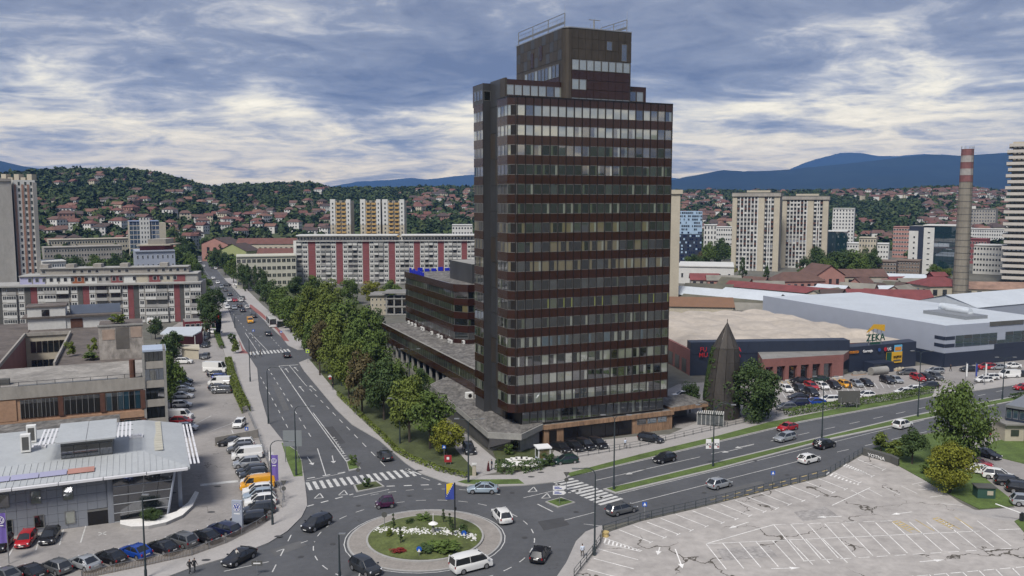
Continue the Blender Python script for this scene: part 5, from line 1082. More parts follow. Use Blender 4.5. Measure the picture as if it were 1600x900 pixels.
shed('hall with half brown half white roof beside the brown tower', 1092, 500, 22, 12, -8, 5.5, 8, m_wall_c, mat('brown sheet roof', (.18, .10, .06), .8, var=.1), 'hall', 'hall')
shed('small grey roofed workshop behind the tan roof', 1172, 503, 13, 9, -20, 4.5, 6.5, m_alu, m_gsh)
shed('shed with mossy roof at the yard edge by the tower', 1108, 462, 20, 14, -20, 3.6, 5.2, m_wall_c, m_mossr)
rnd2 = random.Random(31); rl = [('rust red', m_rusty), ('grey fibre', m_gsh), ('brown', hr_d), ('white sheet', m_roofw), ('mossy', m_mossr), ('red brown', hr_b), ('grey fibre', m_gsh)]
spots = [(1315, 462), (1340, 466), (1362, 462), (1385, 466), (1405, 461), (1330, 473), (1355, 474), (1382, 474), (1408, 472), (1432, 468), (1300, 468), (1290, 476), (1345, 456), (1375, 455), (1400, 453), (1425, 456), (1310, 480), (1270, 466), (1150, 455), (1180, 456), (1130, 450), (1100, 448), (1200, 462)]
for i, (x, y) in enumerate(spots):
    c, m_ = rl[i % 7]; shed(f'small workshop with {c} roof in the crowded trading yard', x, y, rnd2.uniform(10, 18), rnd2.uniform(7, 10), rnd2.choice((-45, -40, 40, 5, -8)), rnd2.uniform(3, 4.5), rnd2.uniform(5, 7), rnd2.choice([m_wall_c, m_wall_g, m_pnk]), m_, wins=4)
shed('large maroon roofed hall in front of the chimney', 1385, 484, 30, 13, -8, 4.5, 7.8, m_wall_c, m_rusty, 'hall', 'hall', wins=8)
shed('square hall with red roof and lantern beside the chimney', 1463, 470, 17, 16, 8, 7, 10, m_wall_c, m_rusty, 'hall', 'hall', hip=6, wins=4); shed('roof lantern house standing over the red hall', 1462, 468, 6, 5, 8, 10.2, 11.6, m_rusty, m_rusty, 'roof_lantern', 'roof')
shed('white sheet roofed shed left of the red hall', 1412, 452, 24, 12, -20, 5, 7.2, m_wall_w, m_roofw); shed('long shed with rusty patched roof behind the chimney', 1545, 466, 40, 12, -10, 4.5, 7, m_wall_c, mat('patched rusty roof', (.25, .16, .12), .85, var=.4, scale=.3), wins=10)
# big white roofed hall: gable to the camera
e0, e1 = G(1433, 470, 8.5), G(1526, 481, 8.5)
A, B = Vector((e0.x, e0.y, 0)), Vector((e1.x, e1.y, 0)); d = B-A; n = -nrm(A, B); r = bld('white_hall', 'big hall with low white gable roof behind the grey blue hall', 'hall', A); L_ = n*70
bp(r, MB().prism([A, B, B+L_, A+L_], 0, 8.5), 'wall', m_alu); c0 = (A+B)/2
bp(r, MB().poly([A+UP*8.5, B+UP*8.5, c0+UP*11.5]).poly([B+UP*8.5+d*.01, B+L_+UP*8.5+d*.01, c0+L_+UP*11.6, c0+UP*11.6-n*.4]).poly([A+L_+UP*8.5-d*.01, A+UP*8.5-d*.01, c0+UP*11.6-n*.4, c0+L_+UP*11.6]), 'roof', [m_roofw])
# ---- the grey blue hall
C0, CL, CRr = G(1474, 574), G(1193, 462, 10.6), None; z = ZY(509, C0.y); CL.z = 0
dl = (C0-CL); nl = nrm(CL, C0); dr = Vector((-nl.x, -nl.y, 0)); r = bld('retail_hall', 'long grey blue metal hall with navy base behind the furniture store', 'hall', C0)
E = C0+dr*40; bp(r, MB().prism([CL, C0, E, CL+dr*40], 0, z-.4, 0, 1), 'body', [m_alu, m_roofw])
for a, b in ((CL, C0), (C0, E)):
    dd = b-a; nn = nrm(a, b); k = int(dd.length/7)
    for q in range(k): bp(r, MB().obox(a+dd*(q/k)+nn*.15+UP*3.6, dd*(.998/k), -nn*.2, UP*(z-3.55)), 'wall_panel', m_alu)
    bp(r, MB().obox(a+nn*.3+UP*.0, dd, -nn*.4, UP*3.5), 'plinth', m_navy)
nn = nrm(C0, E); dd = (E-C0).normalized()
for q in range(2): bp(r, MB().obox(C0+nn*.2+dd*(-.0)+UP*(6.9-q*1.9), dd*3.2, -nn*.2, UP*.9), 'band', m_navy); bp(r, MB().obox(C0+nl*.2-dl.normalized()*3+UP*(6.9-q*1.9), dl.normalized()*3, -nl*.2, UP*.9), 'band', m_navy)
for i in range(9):
    for j in range(3):
        if i == 5 and j: continue
        bp(r, MB().obox(C0+nn*.24+dd*(3.4+i*2.9)+UP*(5.0+j*1.0), dd*2.75, -nn*.2, UP*.9), 'pane', gG if rb_.random() < .8 else gF)
bp(r, MB().obox(C0+nn*.22+dd*17+UP*2.9, dd*13, -nn*.2, UP*2.0), 'band', m_navy); bp(r, MB().obox(C0+nn*.3+dd*15+UP*(z-.9), dd*12, -nn*.25, UP*1.1), 'sign_board', m_dkp)
bp(r, MB().obox(C0+nn*3+dd*30+UP*2.8, dd*10, -nn*3, UP*.6), 'entrance_canopy', m_alu)
for k in range(2): bp(r, MB().obox(C0+nn*2.8+dd*(30.4+k*8.6), dd*.4, -nn*.4, UP*2.8), 'canopy_post', m_steel)
for px, py, s in ((1400, 499, 1), (1256, 494, .7)): pass
rr0 = C0+dr*22-dl.normalized()*22
for i, (a, l) in enumerate(((0, 9), (7, 10), (11, 7))):
    p = rr0-dl.normalized()*(i*3-3)+dr*(i*2)+UP*(z-.4); q = p-dl.normalized()*(-1)*l*.8; bp(r, MB().tube(p+UP*1.3, q+UP*1.3, 1.0, 10).tube(p+UP*1.3, p, .8, 8).tube(q+UP*1.3, q, .8, 8), 'roof_duct', m_roofw, smooth=True)
bp(r, MB().obox(rr0+dr*-6+UP*(z-.4), dl.normalized()*14, dr*8, UP*.9), 'roof_platform', m_steel)
# ================================================================== near buildings
def text(root, s, p, n, size, m, name='lettering', parent=None):
    """lettering standing upright at p, facing n"""
    me = TXT[(s, size)]; me.materials.clear(); me.materials.append(m); o = obj(name, me, root); o.location = Vector(p)-Vector(root.location); o.rotation_euler = (R(90), 0, math.atan2(n.y, n.x)+R(90)); return o
# ---- furniture store
S0, S1, S2 = XY(1084, 201), XY(1337, 204.5), XY(1443, 213); r = bld('furniture_store', 'wide store with navy front, brick bays and lumpy tan roof', 'store', S0)
n0, n1 = nrm(S0, S1), nrm(S1, S2); d0, d1 = S1-S0, S2-S1
bp(r, MB().prism([S0, S1, S1+Vector((0, 4, 0)), S0+Vector((0, 4, 0))], 0, 8.0), 'front_wall', m_navy); bp(r, MB().prism([S1+d1*.004, S2, S2+Vector((0, 4, 0)), S1+Vector((0.2, 4, 0))], 0, 6.3), 'front_wall', m_navy)
for k in range(14): bp(r, MB().obox(S0+d0*(k/14)+n0*.1+UP*5.2, d0*.0708, -n0*.2, UP*2.9), 'wall_panel', m_navy)
L1 = Vector((33.5, 262, 0)); bp(r, MB().prism([S0+Vector((-.1, .3, 0)), L1, L1+Vector((4, 0, 0)), S0+Vector((3.5, .8, 0))], 0, 6.2), 'side_wall', m_brickr)
dL = S0-L1; nL = nrm(L1, S0)
for k in range(8): bp(r, MB().obox(L1+dL*(.35+k*.08)+nL*.12+UP*.3, dL*.05, -nL*.2, UP*3.2), 'shop_window', gS)
b0, b1 = G(1190, 598), G(1317, 589.5); db = b1-b0; nb_ = nrm(b0, b1); back = Vector((0, 8, 0))
bp(r, MB().prism([b0, b1, S1, S0+d0*.42], 3.6, 5.5, 0, 1), 'brick_fascia', [m_brickr, m_flat]); bp(r, MB().prism([b0-nb_*1.2, b1-nb_*1.2, S1, S0+d0*.42], 0, 3.6), 'recess', gS)
for k in range(7):
    s = [0, .135, .28, .425, .57, .71, .86][k]; w_ = .045 if k < 6 else .14; bp(r, MB().obox(b0+db*s, db*w_, -nb_*1.3, UP*3.6), 'brick_pier', m_brickr); bp(r, MB().obox(b0+db*s+nb_*.05, db*w_, -nb_*.1, UP*.35), 'pier_foot', m_wall_w)
    if k < 6: bp(r, MB().obox(b0+db*(s+w_)-nb_*.7+UP*.2, db*([.135, .28, .425, .57, .71, .86][k]-s-w_), -nb_*.1, UP*3.2), 'shop_window', gS)
# membrane roof: lumpy sheet
q00, q10, q11, q01 = Vector((S0.x+.3, S0.y+.6, 0)), Vector((100.5, 215.5, 0)), Vector((79, 268, 0)), Vector((34, 262, 0)); V, F = [], []; nx, ny = 70, 60
for j in range(ny+1):
    for i in range(nx+1):
        s, t = i/nx, j/ny; p = (q00*(1-s)+q10*s)*(1-t)+(q01*(1-s)+q11*s)*t; a = abs(math.sin(s*15+.6*math.sin(t*9)))*abs(math.sin(t*12+.8*math.sin(s*7)))
        e_ = min(1, min(s, 1-s, t, 1-t)*14); h = 6.1+1.1*e_+(.85*a**.6+mnoise.noise(Vector((p.x/4, p.y/4, 1)))*.4)*e_; V.append((p.x, p.y, h if s < .70 or t > .1 else min(h, 6.4)))
for j in range(ny):
    for i in range(nx): a = j*(nx+1)+i; F.append((a, a+1, a+nx+2, a+nx+1))
o = obj('membrane_roof', npmesh('membrane_roof', np.array(V), np.array(F), [mat('tan roof membrane', (.40, .355, .305), .8, var=.2, scale=.12, var2=.14, scale2=1.0)], smooth=True), r); o.location = -Vector(r.location)
bp(r, MB().prism([q00, q10, q11, q01], 0, 6.0), 'body', m_brickr)
m_red = mat('red sign letters', (.42, .02, .03), .5, var=0); m_yw = mat('yellow sign', (.62, .36, .03), .5, var=0); m_wh = mat('white sign letters', (.75, .75, .75), .5, var=0); m_gr = mat('green sign letters', (.006, .06, .035), .5, var=0); m_or = mat('orange sign letters', (.60, .22, .02), .5, var=0); m_cy = mat('cyan sign', (.12, .40, .60), .5, var=0)
for s_, px, zz in (('FU', 1104, 5.95), ('MU', 1104, 4.6), ('NA', 1157, 5.95), ('KA', 1157, 4.6)): text(r, s_, XY(px, 201)+n0*.35+UP*zz, n0, 1.5, m_red)
def P1(px, z): t = (px-1337)/(1443-1337); return S1+d1*t+n1*.3+UP*z
for s_, px, m_, sz in (('meco', 1343, m_or, 1.3), ('Gorenje', 1364, m_wh, .95), ('LG', 1398, m_wh, 1.0)): text(r, s_, P1(px, 4.75), n1, sz, m_)
bp(r, MB().tube(P1(1391.5, 5.1), P1(1391.5, 5.1)+n1*.1, .5, 14), 'round_logo', m_red); bp(r, MB().tube(P1(1382, 5.1), P1(1382, 5.1)+n1*.1, .45, 12), 'round_logo', mat('blue sign', (.03, .08, .25), .5, var=0))
u1 = d1.normalized(); bp(r, MB().obox(P1(1406, 4.2), u1*2.6, -n1*.1, UP*1.7), 'sign_board', m_cy); bp(r, MB().obox(P1(1407, 4.5)+n1*.05, u1*2.1, -n1*.1, UP*.9), 'sign_panel', m_or)
bp(r, MB().obox(P1(1394, 1.4), u1*5.2, -n1*.15, UP*2.8), 'poster', m_yw); bp(r, MB().obox(P1(1394, 1.4)+n1*.06, u1*1.6, -n1*.1, UP*2.8), 'poster_panel', m_gr); text(r, 'PAZITA!', P1(1411, 2.7)+n1*.12, n1, .75, m_black); bp(r, MB().obox(P1(1405, 1.9)+n1*.1, u1*2.4, -n1*.05, UP*.3), 'poster_line', m_dkp)
text(r, 'ZEKA', P1(1377, 7.3)+Vector((0, .6, 0)), n1, 2.5, m_gr)
for k in range(4): bp(r, MB().tube(P1(1367+k*6.5, 6.2)+Vector((0, .9, 0)), P1(1367+k*6.5, 10.6-.0)+Vector((0, .9, 0)), .1, 4), 'sign_post', m_steel)
a_ = P1(1362, 9.4)+Vector((0, .6, 0)); b_ = P1(1373, 11.0)+Vector((0, .6, 0)); c_ = P1(1391, 9.5)+Vector((0, .6, 0)); e_ = P1(1391, 10.8)+Vector((0, .6, 0))
bp(r, MB().poly([a_, P1(1362.5, 9.7)+Vector((0, .6, 0)), b_+UP*.5, e_+UP*.4, c_, P1(1375, 10.4)+Vector((0, .6, 0))]), 'roof_emblem', m_yw); bp(r, MB().obox(P1(1369, 6.5)+Vector((0, .5, 0)), u1*3.3, -n1*.1, UP*.5), 'sign_line', m_gr)
bp(r, MB().obox(P1(1359, 0)+n1*3, u1*6.6, -n1*3.2, UP*2.5), 'entrance_porch', m_navy); bp(r, MB().obox(P1(1362, 0)+n1*3.06, u1*1.8, -n1*.2, UP*2.1), 'glass_door', gS); bp(r, MB().obox(P1(1371, 0)+n1*3.06, u1*1.8, -n1*.2, UP*2.1), 'glass_door', gS)
p = P1(1350, .95)+n1*4; tub = MB().tube(p, p+u1*5, .95, 14).build('concrete_pipe', m_conc, None, True); tag(tub, 'big pale round pipe lying beside the store entrance', 'pipe')
for k, (px, s) in enumerate(((1333, 1), (1338, .8), (1343, .9), (1348, .7), (1398, .8), (1403, .9), (1408, .8))):
    p = P1(px, 0)+n1*2.5; o = MB().box((0, 0, 0), (s*1.4, s, s*.18)).box((0, 0, s*.18), (s*1.1, s*.8, s*.5), 1).box((.1, 0, s*.68), (s*.7, s*.6, s*.25), 1).build('goods_pallet', [m_tan, m_conc if k < 4 else m_wall_c]); o.location = p; o.rotation_euler = (0, 0, k*.2); tag(o, f'pallet of {"grey" if k < 4 else "pale"} goods standing {"left" if k < 4 else "right"} of the store entrance', 'pallet', 'goods by the store entrance')
# ---- cone monument
cb = G(1126, 650); hz_ = AT(1133, 503, cb.y).z; k = cb.y/1337; prof = [(0, 30.5*k), (2.5, 30*k), (5, 29*k), (8, 27*k), (11, 24.2*k), (13.6, 21.2*k), (13.7, 20.2*k), (hz_, .05)]
r = bld('cone_monument', 'tall grey pointed cone monument overgrown with ivy beside the tower', 'monument', cb); NS = 11; m_cone = mat('weathered lead sheet', (.052, .046, .041), .7, .2, var=.3, scale=.5, var2=.25, scale2=3, stretch=(1, 1, .4))
for (z0, r0), (z1, r1_) in zip(prof, prof[1:]):
    o = MB()
    for i in range(NS):
        a0, a1 = 2*math.pi*(i+.02)/NS, 2*math.pi*(i+.98)/NS; lean = lambda z: 1.0*z/hz_*(7*k/1.0)
        o.poly([(r0*math.cos(a0)+lean(z0), r0*math.sin(a0), z0), (r0*math.cos(a1)+lean(z0), r0*math.sin(a1), z0), (r1_*math.cos(a1)+lean(z1), r1_*math.sin(a1), z1-.03), (r1_*math.cos(a0)+lean(z1), r1_*math.sin(a0), z1-.03)])
    o.build('cone_tier', m_cone, r)
o = MB().tube((.8, 0, hz_-.6), (.86, 0, hz_+.6), .06, 5).build('tip', m_dark, r)
iv = []; ra = random.Random(2)
for _ in range(1100):
    z = ra.uniform(.2, 13.8); rr = float(np.interp(z, [p_[0] for p_ in prof], [p_[1] for p_ in prof]))+.08; a = ra.gauss(math.pi*1.0, .22) if z > 4 else ra.uniform(0, 6.28)
    if z < 4 and ra.random() < .35: continue
    iv.append((rr*math.cos(a)+.85*z/hz_, rr*math.sin(a), z))
o = obj('ivy', npmesh('ivy', leaf_quads(np.array(iv), np.array([(x, y, .3) for x, y, z in iv]), .45), np.arange(len(iv)*4).reshape(-1, 4), [LM['dark green']]), r); o['kind'] = 'stuff'
# ---- glass bicycle shelter beside it
p0, p1 = G(1089, 664), G(1130, 667); r = bld('glass_shelter', 'white framed glass shelter at the foot of the cone monument', 'shelter', p0); d = p1-p0; n = nrm(p0, p1)
for j in (0, -2.2):
    for k in range(7): bp(r, MB().tube(p0+d*(k/6)+n*j, p0+d*(k/6)+n*j+UP*2.3, .05, 5), 'post', m_wall_w)
    bp(r, MB().obox(p0+n*j+UP*.15, d, -n*.03, UP*1.9), 'pane', glass('clear shelter glass', (.05, .06, .06), .12))
for k in range(13): bp(r, MB().obox(p0+d*(k/12.5)+n*.2+UP*2.3, d*.035, -n*2.6, UP*.06), 'roof_slat', m_wall_w)
bp(r, MB().obox(p0+n*.2+UP*2.26, d, -n*2.6, UP*.03), 'roof_sheet', glass('clear shelter glass', 0))
# ---- derelict building, aligned with the tower
DO = G(223, 589, 12); DO.z = 0
def D(u, v, z=0.0): return DO+TU*u+TV*v+UP*z
def duv(px, py, z): p = G(px, py, z)-DO; return (p.x*TU.x+p.y*TU.y, p.x*TV.x+p.y*TV.y)
r = bld('derelict_building', 'derelict concrete office complex with open court and weedy flat roofs', 'derelict building', DO)
m_drf = mat('dirty roofing', (.115, .098, .088), .95, var=.4, scale=.15, var2=.45, scale2=1.1, stretch=(.6, 1.2, 1)); m_drl = mat('pale dirty roofing', (.26, .245, .225), .95, var=.5, scale=.2, var2=.3, scale2=1.2); m_peel = mat('peeling grey plaster', (.30, .275, .25), .95, var=.45, scale=.35, var2=.4, scale2=1.5, stretch=(1, 1, .5)); m_rst = mat('rusty brown frame', (.10, .045, .030), .8, var=.3, scale=1)
c1, c2, c3, c4 = duv(0, 577, 11.3), duv(78, 572, 11.3), duv(110, 525, 11.3), duv(55, 520, 11.3); vF = 8.6; uR = (c2[0]+c3[0])/2; uL = (c1[0]+c4[0])/2-1; v1 = min(c2[1], c1[1]); v2 = (c3[1]+c4[1])/2
bp(r, MB().prism([D(-60, 0), D(0, 0), D(0, v1), D(-60, v1)], 0, 11.3, 0, 1), 'front_range', [m_tan, m_drl]); bp(r, MB().prism([D(uR, v1+.01), D(0, v1+.01), D(0, v2+22), D(uR, v2+22)], 0, 11.2, 0, 1), 'side_range', [m_wall_g, m_drf]); bp(r, MB().prism([D(-70, v1+.01), D(uL, v1+.01), D(uL, v2+22), D(-70, v2+22)], 0, 11.4, 0, 1), 'side_range', [m_brickr, m_drf]); bp(r, MB().prism([D(uL+.01, v2), D(uR-.01, v2), D(uR-.01, v2+21), D(uL+.01, v2+21)], 0, 11.25, 0, 1), 'rear_range', [m_wall_c, m_drf]); bp(r, MB().poly([D(uL, v1, 3), D(uR, v1, 3), D(uR, v2, 3), D(uL, v2, 3)]), 'court_floor', m_dkp)
bp(r, MB().obox(D(-60, -.25, 10.0), TU*60.3, TV*.4, UP*2.0), 'parapet', m_wall_g); bp(r, MB().obox(D(-60, -.1, 12.0), TU*60, TV*.05, UP*.05), 'rail', m_dark)
for k in range(24): bp(r, MB().tube(D(-60+k*2.6, .1, 12), D(-60+k*2.6, .1, 12.7), .04, 4), 'rail_post', m_dark)
bp(r, MB().tube(D(-60, .1, 12.65), D(0, .1, 12.65), .04, 4), 'handrail', m_dark)
for z, h in ((6.7, 3.0), (2.2, 2.6)):
    for u0, u1_, k in ((-18.3, -12.9, 9), (-12.0, -6.7, 6), (-5.8, -.5, 6)):
        for q in range(k):
            w_ = (u1_-u0)/k; blue = (u0 > -11 and rnd.random() < .55); bp(r, MB().obox(D(u0+q*w_+.04, -.12, z), TU*(w_-.08), TV*.1, UP*h), 'pane', GL[7] if blue else (GL[0] if rnd.random() < .7 else GL[4])); bp(r, MB().obox(D(u0+q*w_-.04, -.2, z), TU*.08, TV*.2, UP*h), 'mullion', m_frame)
        bp(r, MB().obox(D(u1_, -.3, z-.1), TU*.75, TV*.3, UP*(h+.2)), 'pier', m_rst)
    for q in range(11): bp(r, MB().obox(D(-59.2+q*3.67, -.15, z-.3), TU*3.6, TV*.15, UP*(h+.4)), 'wall_panel', m_tan)
bp(r, MB().obox(D(-60, -.22, 5.2), TU*60, TV*.25, UP*1.1), 'band', m_tan)
# stair tower
bp(r, MB().prism([D(.35, .3), D(3.3, .3), D(3.3, 5), D(.35, 5)], 0, 16.3, 0, 1), 'stair_tower', [m_dkp, mat('pale blue sheet roof', (.36, .42, .52), .6, var=.1)]); 
for k in range(5):
    bp(r, MB().obox(D(.35, -.05, k*3.3+.1), TU*3.0, TV*.3, UP*1.25), 'spandrel', m_wall_g)
    for q in range(4): bp(r, MB().obox(D(.4+q*.73, .1, k*3.3+1.4), TU*.68, TV*.1, UP*1.9), 'pane', GL[0])
bp(r, MB().obox(D(3.3, -.3, 0), TU*.45, TV*5.5, UP*16.6), 'pier', m_conc); bp(r, MB().obox(D(.0, -.2, 0), TU*.4, TV*.6, UP*16.2), 'pier', m_conc); bp(r, MB().obox(D(.1, -.3, 16.3), TU*3.75, TV*5.6, UP*.3), 'roof_sheet', mat('pale blue sheet roof', 0))
# plastered lift block, penthouse hut, roof clutter
e0, e1 = duv(156, 562, 11.3), duv(226, 562, 11.3); w_ = abs(e1[0]-e0[0])*.99; zt = ZY(511, D(*e0).y)
bp(r, MB().prism([D(e0[0], e0[1]), D(e0[0]+w_, e0[1]), D(e0[0]+w_, e0[1]+9), D(e0[0], e0[1]+9)], 11.2, zt, 0, 1), 'lift_block', [m_peel, m_drf]); bp(r, MB().obox(D(e0[0]-.15, e0[1]-.15, zt), TU*(w_+.3), TV*.4, UP*.3), 'coping', m_conc)
bp(r, MB().obox(D(e0[0]+w_*.08, e0[1]-.06, zt-2.6), TU*w_*.28, TV*.1, UP*2.0), 'plaster_patch', mat('faded plaster', (.34, .26, .21), .95, var=.25, scale=.8)); bp(r, MB().obox(D(e0[0]+w_*.72, e0[1]-.06, zt-2.4), TU*w_*.25, TV*.1, UP*2.1), 'plaster_patch', mat('faded plaster', 0)); bp(r, MB().obox(D(e0[0]+w_*.38, e0[1]-.05, zt-4.5), TU*w_*.3, TV*.1, UP*4.2), 'damp_streak', mat('damp dark plaster', (.12, .11, .10), .95, var=.3))
h0 = duv(44, 516, 11.3); bp(r, MB().prism([D(h0[0], h0[1]), D(h0[0]+8, h0[1]), D(h0[0]+8, h0[1]+6), D(h0[0], h0[1]+6)], 11, 16.6, 0, 1), 'roof_hut', [m_wall_w, m_drf]); bp(r, MB().prism([D(h0[0]+8, h0[1]+.2), D(h0[0]+19, h0[1]+.2), D(h0[0]+19, h0[1]+6), D(h0[0]+8, h0[1]+6)], 11, 14, 0, 1), 'roof_hut', [m_wall_w, m_drf]); bp(r, MB().obox(D(h0[0]-1.2, h0[1]-.5, 14), TU*21.5, TV*7, UP*.35), 'hut_roof', m_drf); bp(r, MB().obox(D(h0[0]+3, h0[1]-.08, 14.5), TU*1.6, TV*.1, UP*1.5), 'pane', GL[1]); bp(r, MB().obox(D(h0[0]+9, h0[1]+.1, 11.3), TU*2.6, TV*.1, UP*2.2), 'door', m_rst); bp(r, MB().obox(D(h0[0]+9, h0[1]+2, 14.4), TU*11, TV*.2, UP*2.2), 'sheet_fence', mat('blue grey sheet', (.14, .17, .23), .6, var=.15)); bp(r, MB().obox(D(h0[0]-.3, h0[1]-.3, 16.6), TU*8.6, TV*6.6, UP*.3), 'hut_roof', m_drf)
for q in range(6): bp(r, MB().obox(D(uL+1+q*(uR-uL-2)/6, v2-.1, 7.3), TU*((uR-uL-2)/6-.15), TV*.1, UP*2.6), 'pane', GL[0]); bp(r, MB().obox(D(uL+1+q*(uR-uL-2)/6, v2-.1, 3.3), TU*((uR-uL-2)/6-.15), TV*.1, UP*2.3), 'pane', GL[1])
for (ua, va, ub, vb) in ((uL-.2, v1, uL-.2, v2), (uR+.05, v1, uR+.05, v2), (uL, v2+.05, uR, v2+.05)): a, b = D(ua, va, 11.2), D(ub, vb, 11.2); bp(r, MB().obox(a, b-a, nrm(a, b)*.35, UP*.75), 'court_parapet', m_wall_g)
bp(r, MB().obox(D(-19, 1.2, 11.32), TU*15, TV*3.4, UP*.04), 'roof_felt', mat('slate grey felt', (.12, .125, .13), .9, var=.15)); bp(r, MB().tube(D(-1.6, 3, 11.3), D(-1.6, 3, 14.6), .5, 8), 'flue', m_rst); bp(r, MB().obox(D(-22, 5.5, 11.3), TU*1.6, TV*1.2, UP*1.0), 'roof_box', m_dkp)
def bush(name, p, w, h, col, label, cat='bush', group=None, shape='small'):
    o = obj(name, rt.choice(CR[shape])); o.scale = (w, w, h); o.location = p; o.rotation_euler = (0, 0, rt.uniform(0, 6)); 
    if col != 'green': o.material_slots[0].link = 'OBJECT'; o.material_slots[0].material = LM[col]
    tag(o, label, cat, group); return o
for px, py, w, h, c, l in ((110, 556, 2.8, 3.4, 'olive', 'willowy sapling growing on the derelict roof beside the court'), (145, 552, 2.2, 3.6, 'olive', 'thin sapling growing against the plastered lift block'), (142, 562, 4.6, 1.6, 'green', 'low green weeds spread over the derelict roof'), (217, 556, 1.6, 2.6, 'olive', 'weeds in the corner of lift block and stair tower')): bush('roof_weed', G(px, py, 11.3), w, h, c, l, 'weed')
bush('roof_weed', D(e0[0]+w_*.45, e0[1]+3, zt), 4, 2.4, 'olive', 'leafy weeds on top of the plastered lift block', 'weed')
# ---- car showroom
EO = G(179, 816)
def E_(u, v, z=0.0): return EO+TU*u+TV*v+UP*z
r = bld('car_showroom', 'grey panelled car showroom with white ribbed roof and slanted glass corner', 'showroom', EO); m_pan = mat('blue grey facade panel', (.23, .245, .275), .5, .1, var=.06, scale=.4); m_rib = mat('ribbed white metal roof', (.42, .44, .45), .5, .1, var=.1, scale=.2, var2=.08, scale2=2); m_lou = mat('white louvre', (.66, .66, .68), .5, var=.05)
ev = 6.6; fr_ = G(297, 729, ev)-EO; uE = fr_.x*TU.x+fr_.y*TU.y; vE = fr_.x*TV.x+fr_.y*TV.y; bk = G(275, 662, ev)-EO; vB = bk.x*TV.x+bk.y*TV.y
bp(r, MB().prism([E_(-60, .1), E_(-.02, .1), E_(-.02, vB-1), E_(-60, vB-1)], 0, ev-.4), 'body', m_pan); bp(r, MB().prism([E_(0, 3.0), E_(uE-3.2, 3.0), E_(uE-3.2, vB-1), E_(0, vB-1)], 0, ev-.5), 'showroom_back', m_dkp); bp(r, MB().poly([E_(0, .5, .03), E_(uE-2.5, .5, .03), E_(uE-2.5, 3.1, .03), E_(0, 3.1, .03)]), 'showroom_floor', m_conc)
for q in range(22):
    for j in range(6):
        u0 = -.75-1.14*(q+1)
        if q < 2 and j < 2: continue
        bp(r, MB().obox(E_(u0, -.02, j*1.06+.03), TU*1.11, TV*.12, UP*1.03), 'facade_panel', m_pan)
for u0, z0, dk in ((-12.3, 3.8, 0), (-8.8, 3.8, 1), (-5.2, 3.8, 1), (-8.6, .6, 0), (-5.1, .6, 1), (-12.1, .5, 0), (-16, 3.8, 0)): o = obj('window', pane_mesh(1.2, 1.75, 1, 3 if dk else 0, 0, .1), r); o.location = E_(u0, -.12, z0)-EO; o.rotation_euler = (0, 0, TRZ)
bp(r, MB().obox(E_(-3.1, -.06, .02), TU*2.4, TV*.15, UP*2.1), 'garage_opening', m_black); bp(r, MB().obox(E_(-3.1, -.12, 1.85), TU*2.4, TV*.1, UP*.25), 'garage_shutter', m_frame); bp(r, MB().obox(E_(-.7, -.2, 0), TU*.7, TV*.5, UP*ev), 'corner_pier', m_pan)
top = uE-1.9; bt = uE-3.0
for k in range(4):
    a0, a1 = k/4, (k+1)/4
    for j in range(5):
        z0, z1 = j*1.22, (j+1)*1.22; f0, f1 = bt+(top-bt)*z0/6.1, bt+(top-bt)*z1/6.1; g0, g1 = -.1-.5*z0/6.1, -.1-.5*z1/6.1
        bp(r, MB().poly([E_(a0*f0+.03, g0, z0+.05), E_(a1*f0-.03, g0, z0+.05), E_(a1*f1-.03, g1, z1-.05), E_(a0*f1+.03, g1, z1-.05)]), 'pane', gS)
for j in range(6): z0 = j*1.22; bp(r, MB().tube(E_(0, -.14-.5*z0/6.1, z0+.04), E_(bt+(top-bt)*z0/6.1, -.14-.5*z0/6.1, z0+.04), .07, 5), 'transom', m_steel)
bp(r, MB().tube(E_(bt/2, -.15, 0), E_(top/2, -.65, 6.1), .07, 5), 'mullion', m_steel); bp(r, MB().tube(E_(bt, -.15, 0), E_(top, -.7, 6.1), .16, 6), 'slanted_post', m_alu)
for j in range(5): z0, z1 = j*1.22, (j+1)*1.22; f0, f1 = bt+(top-bt)*z0/6.1, bt+(top-bt)*z1/6.1; bp(r, MB().poly([E_(f0, -.1, z0+.05), E_(f0, 3, z0+.05), E_(f1, 3, z1-.05), E_(f1, -.5, z1-.05)]), 'pane', gS)
bp(r, MB().obox(E_(uE-1.5, 2.5, 0), TU*.5, TV*.5, UP*(ev-.3)), 'column', m_alu)
# roof: four slopes to a flat crown, ribs, skylight band, louvres
uc0, uc1, vc0, vc1, zc = -22, uE-5.5, 5.5, vB-4.5, ev+.9; m4 = [E_(-60, vE, ev), E_(uE, vE, ev), E_(uE, vB, ev), E_(-60, vB, ev)]; mc = [E_(-60, vc0, zc), E_(uc1, vc0, zc), E_(uc1, vB, zc+.2), E_(-60, vB, zc+.2)]
bp(r, MB().poly([m4[0], m4[1], mc[1], mc[0]]).poly([m4[1], m4[2], mc[2], mc[1]]).poly(mc).prism([m4[0], m4[1], m4[2], m4[3]], ev-.35, ev-.02, 0), 'roof', m_rib)
for k in range(52):
    u0 = uE-.4-k*.75; t_ = min(1.0, (uE-u0)/5.5); a = E_(u0, vE+.05, ev+.03); b = E_(u0, vE+(vc0-vE)*t_, ev+.03+.9*t_); bp(r, MB().tube(a, b, .05, 4, caps=False), 'rib', m_rib)
for k in range(10): bp(r, MB().obox(E_(-34+k*3.2 if k < 6 else -34+k*3.2, vE+1.7, ev+.36), TU*3.1, (E_(0, vE+3.0, ev+.62)-E_(0, vE+1.7, ev+.36)), UP*.05), 'skylight', mat('pale skylight', (.48, .46, .38), .4, var=.1) if k < 5 else (mat('lilac skylight', (.33, .33, .46), .3, var=.05) if k < 9 else m_pnk))
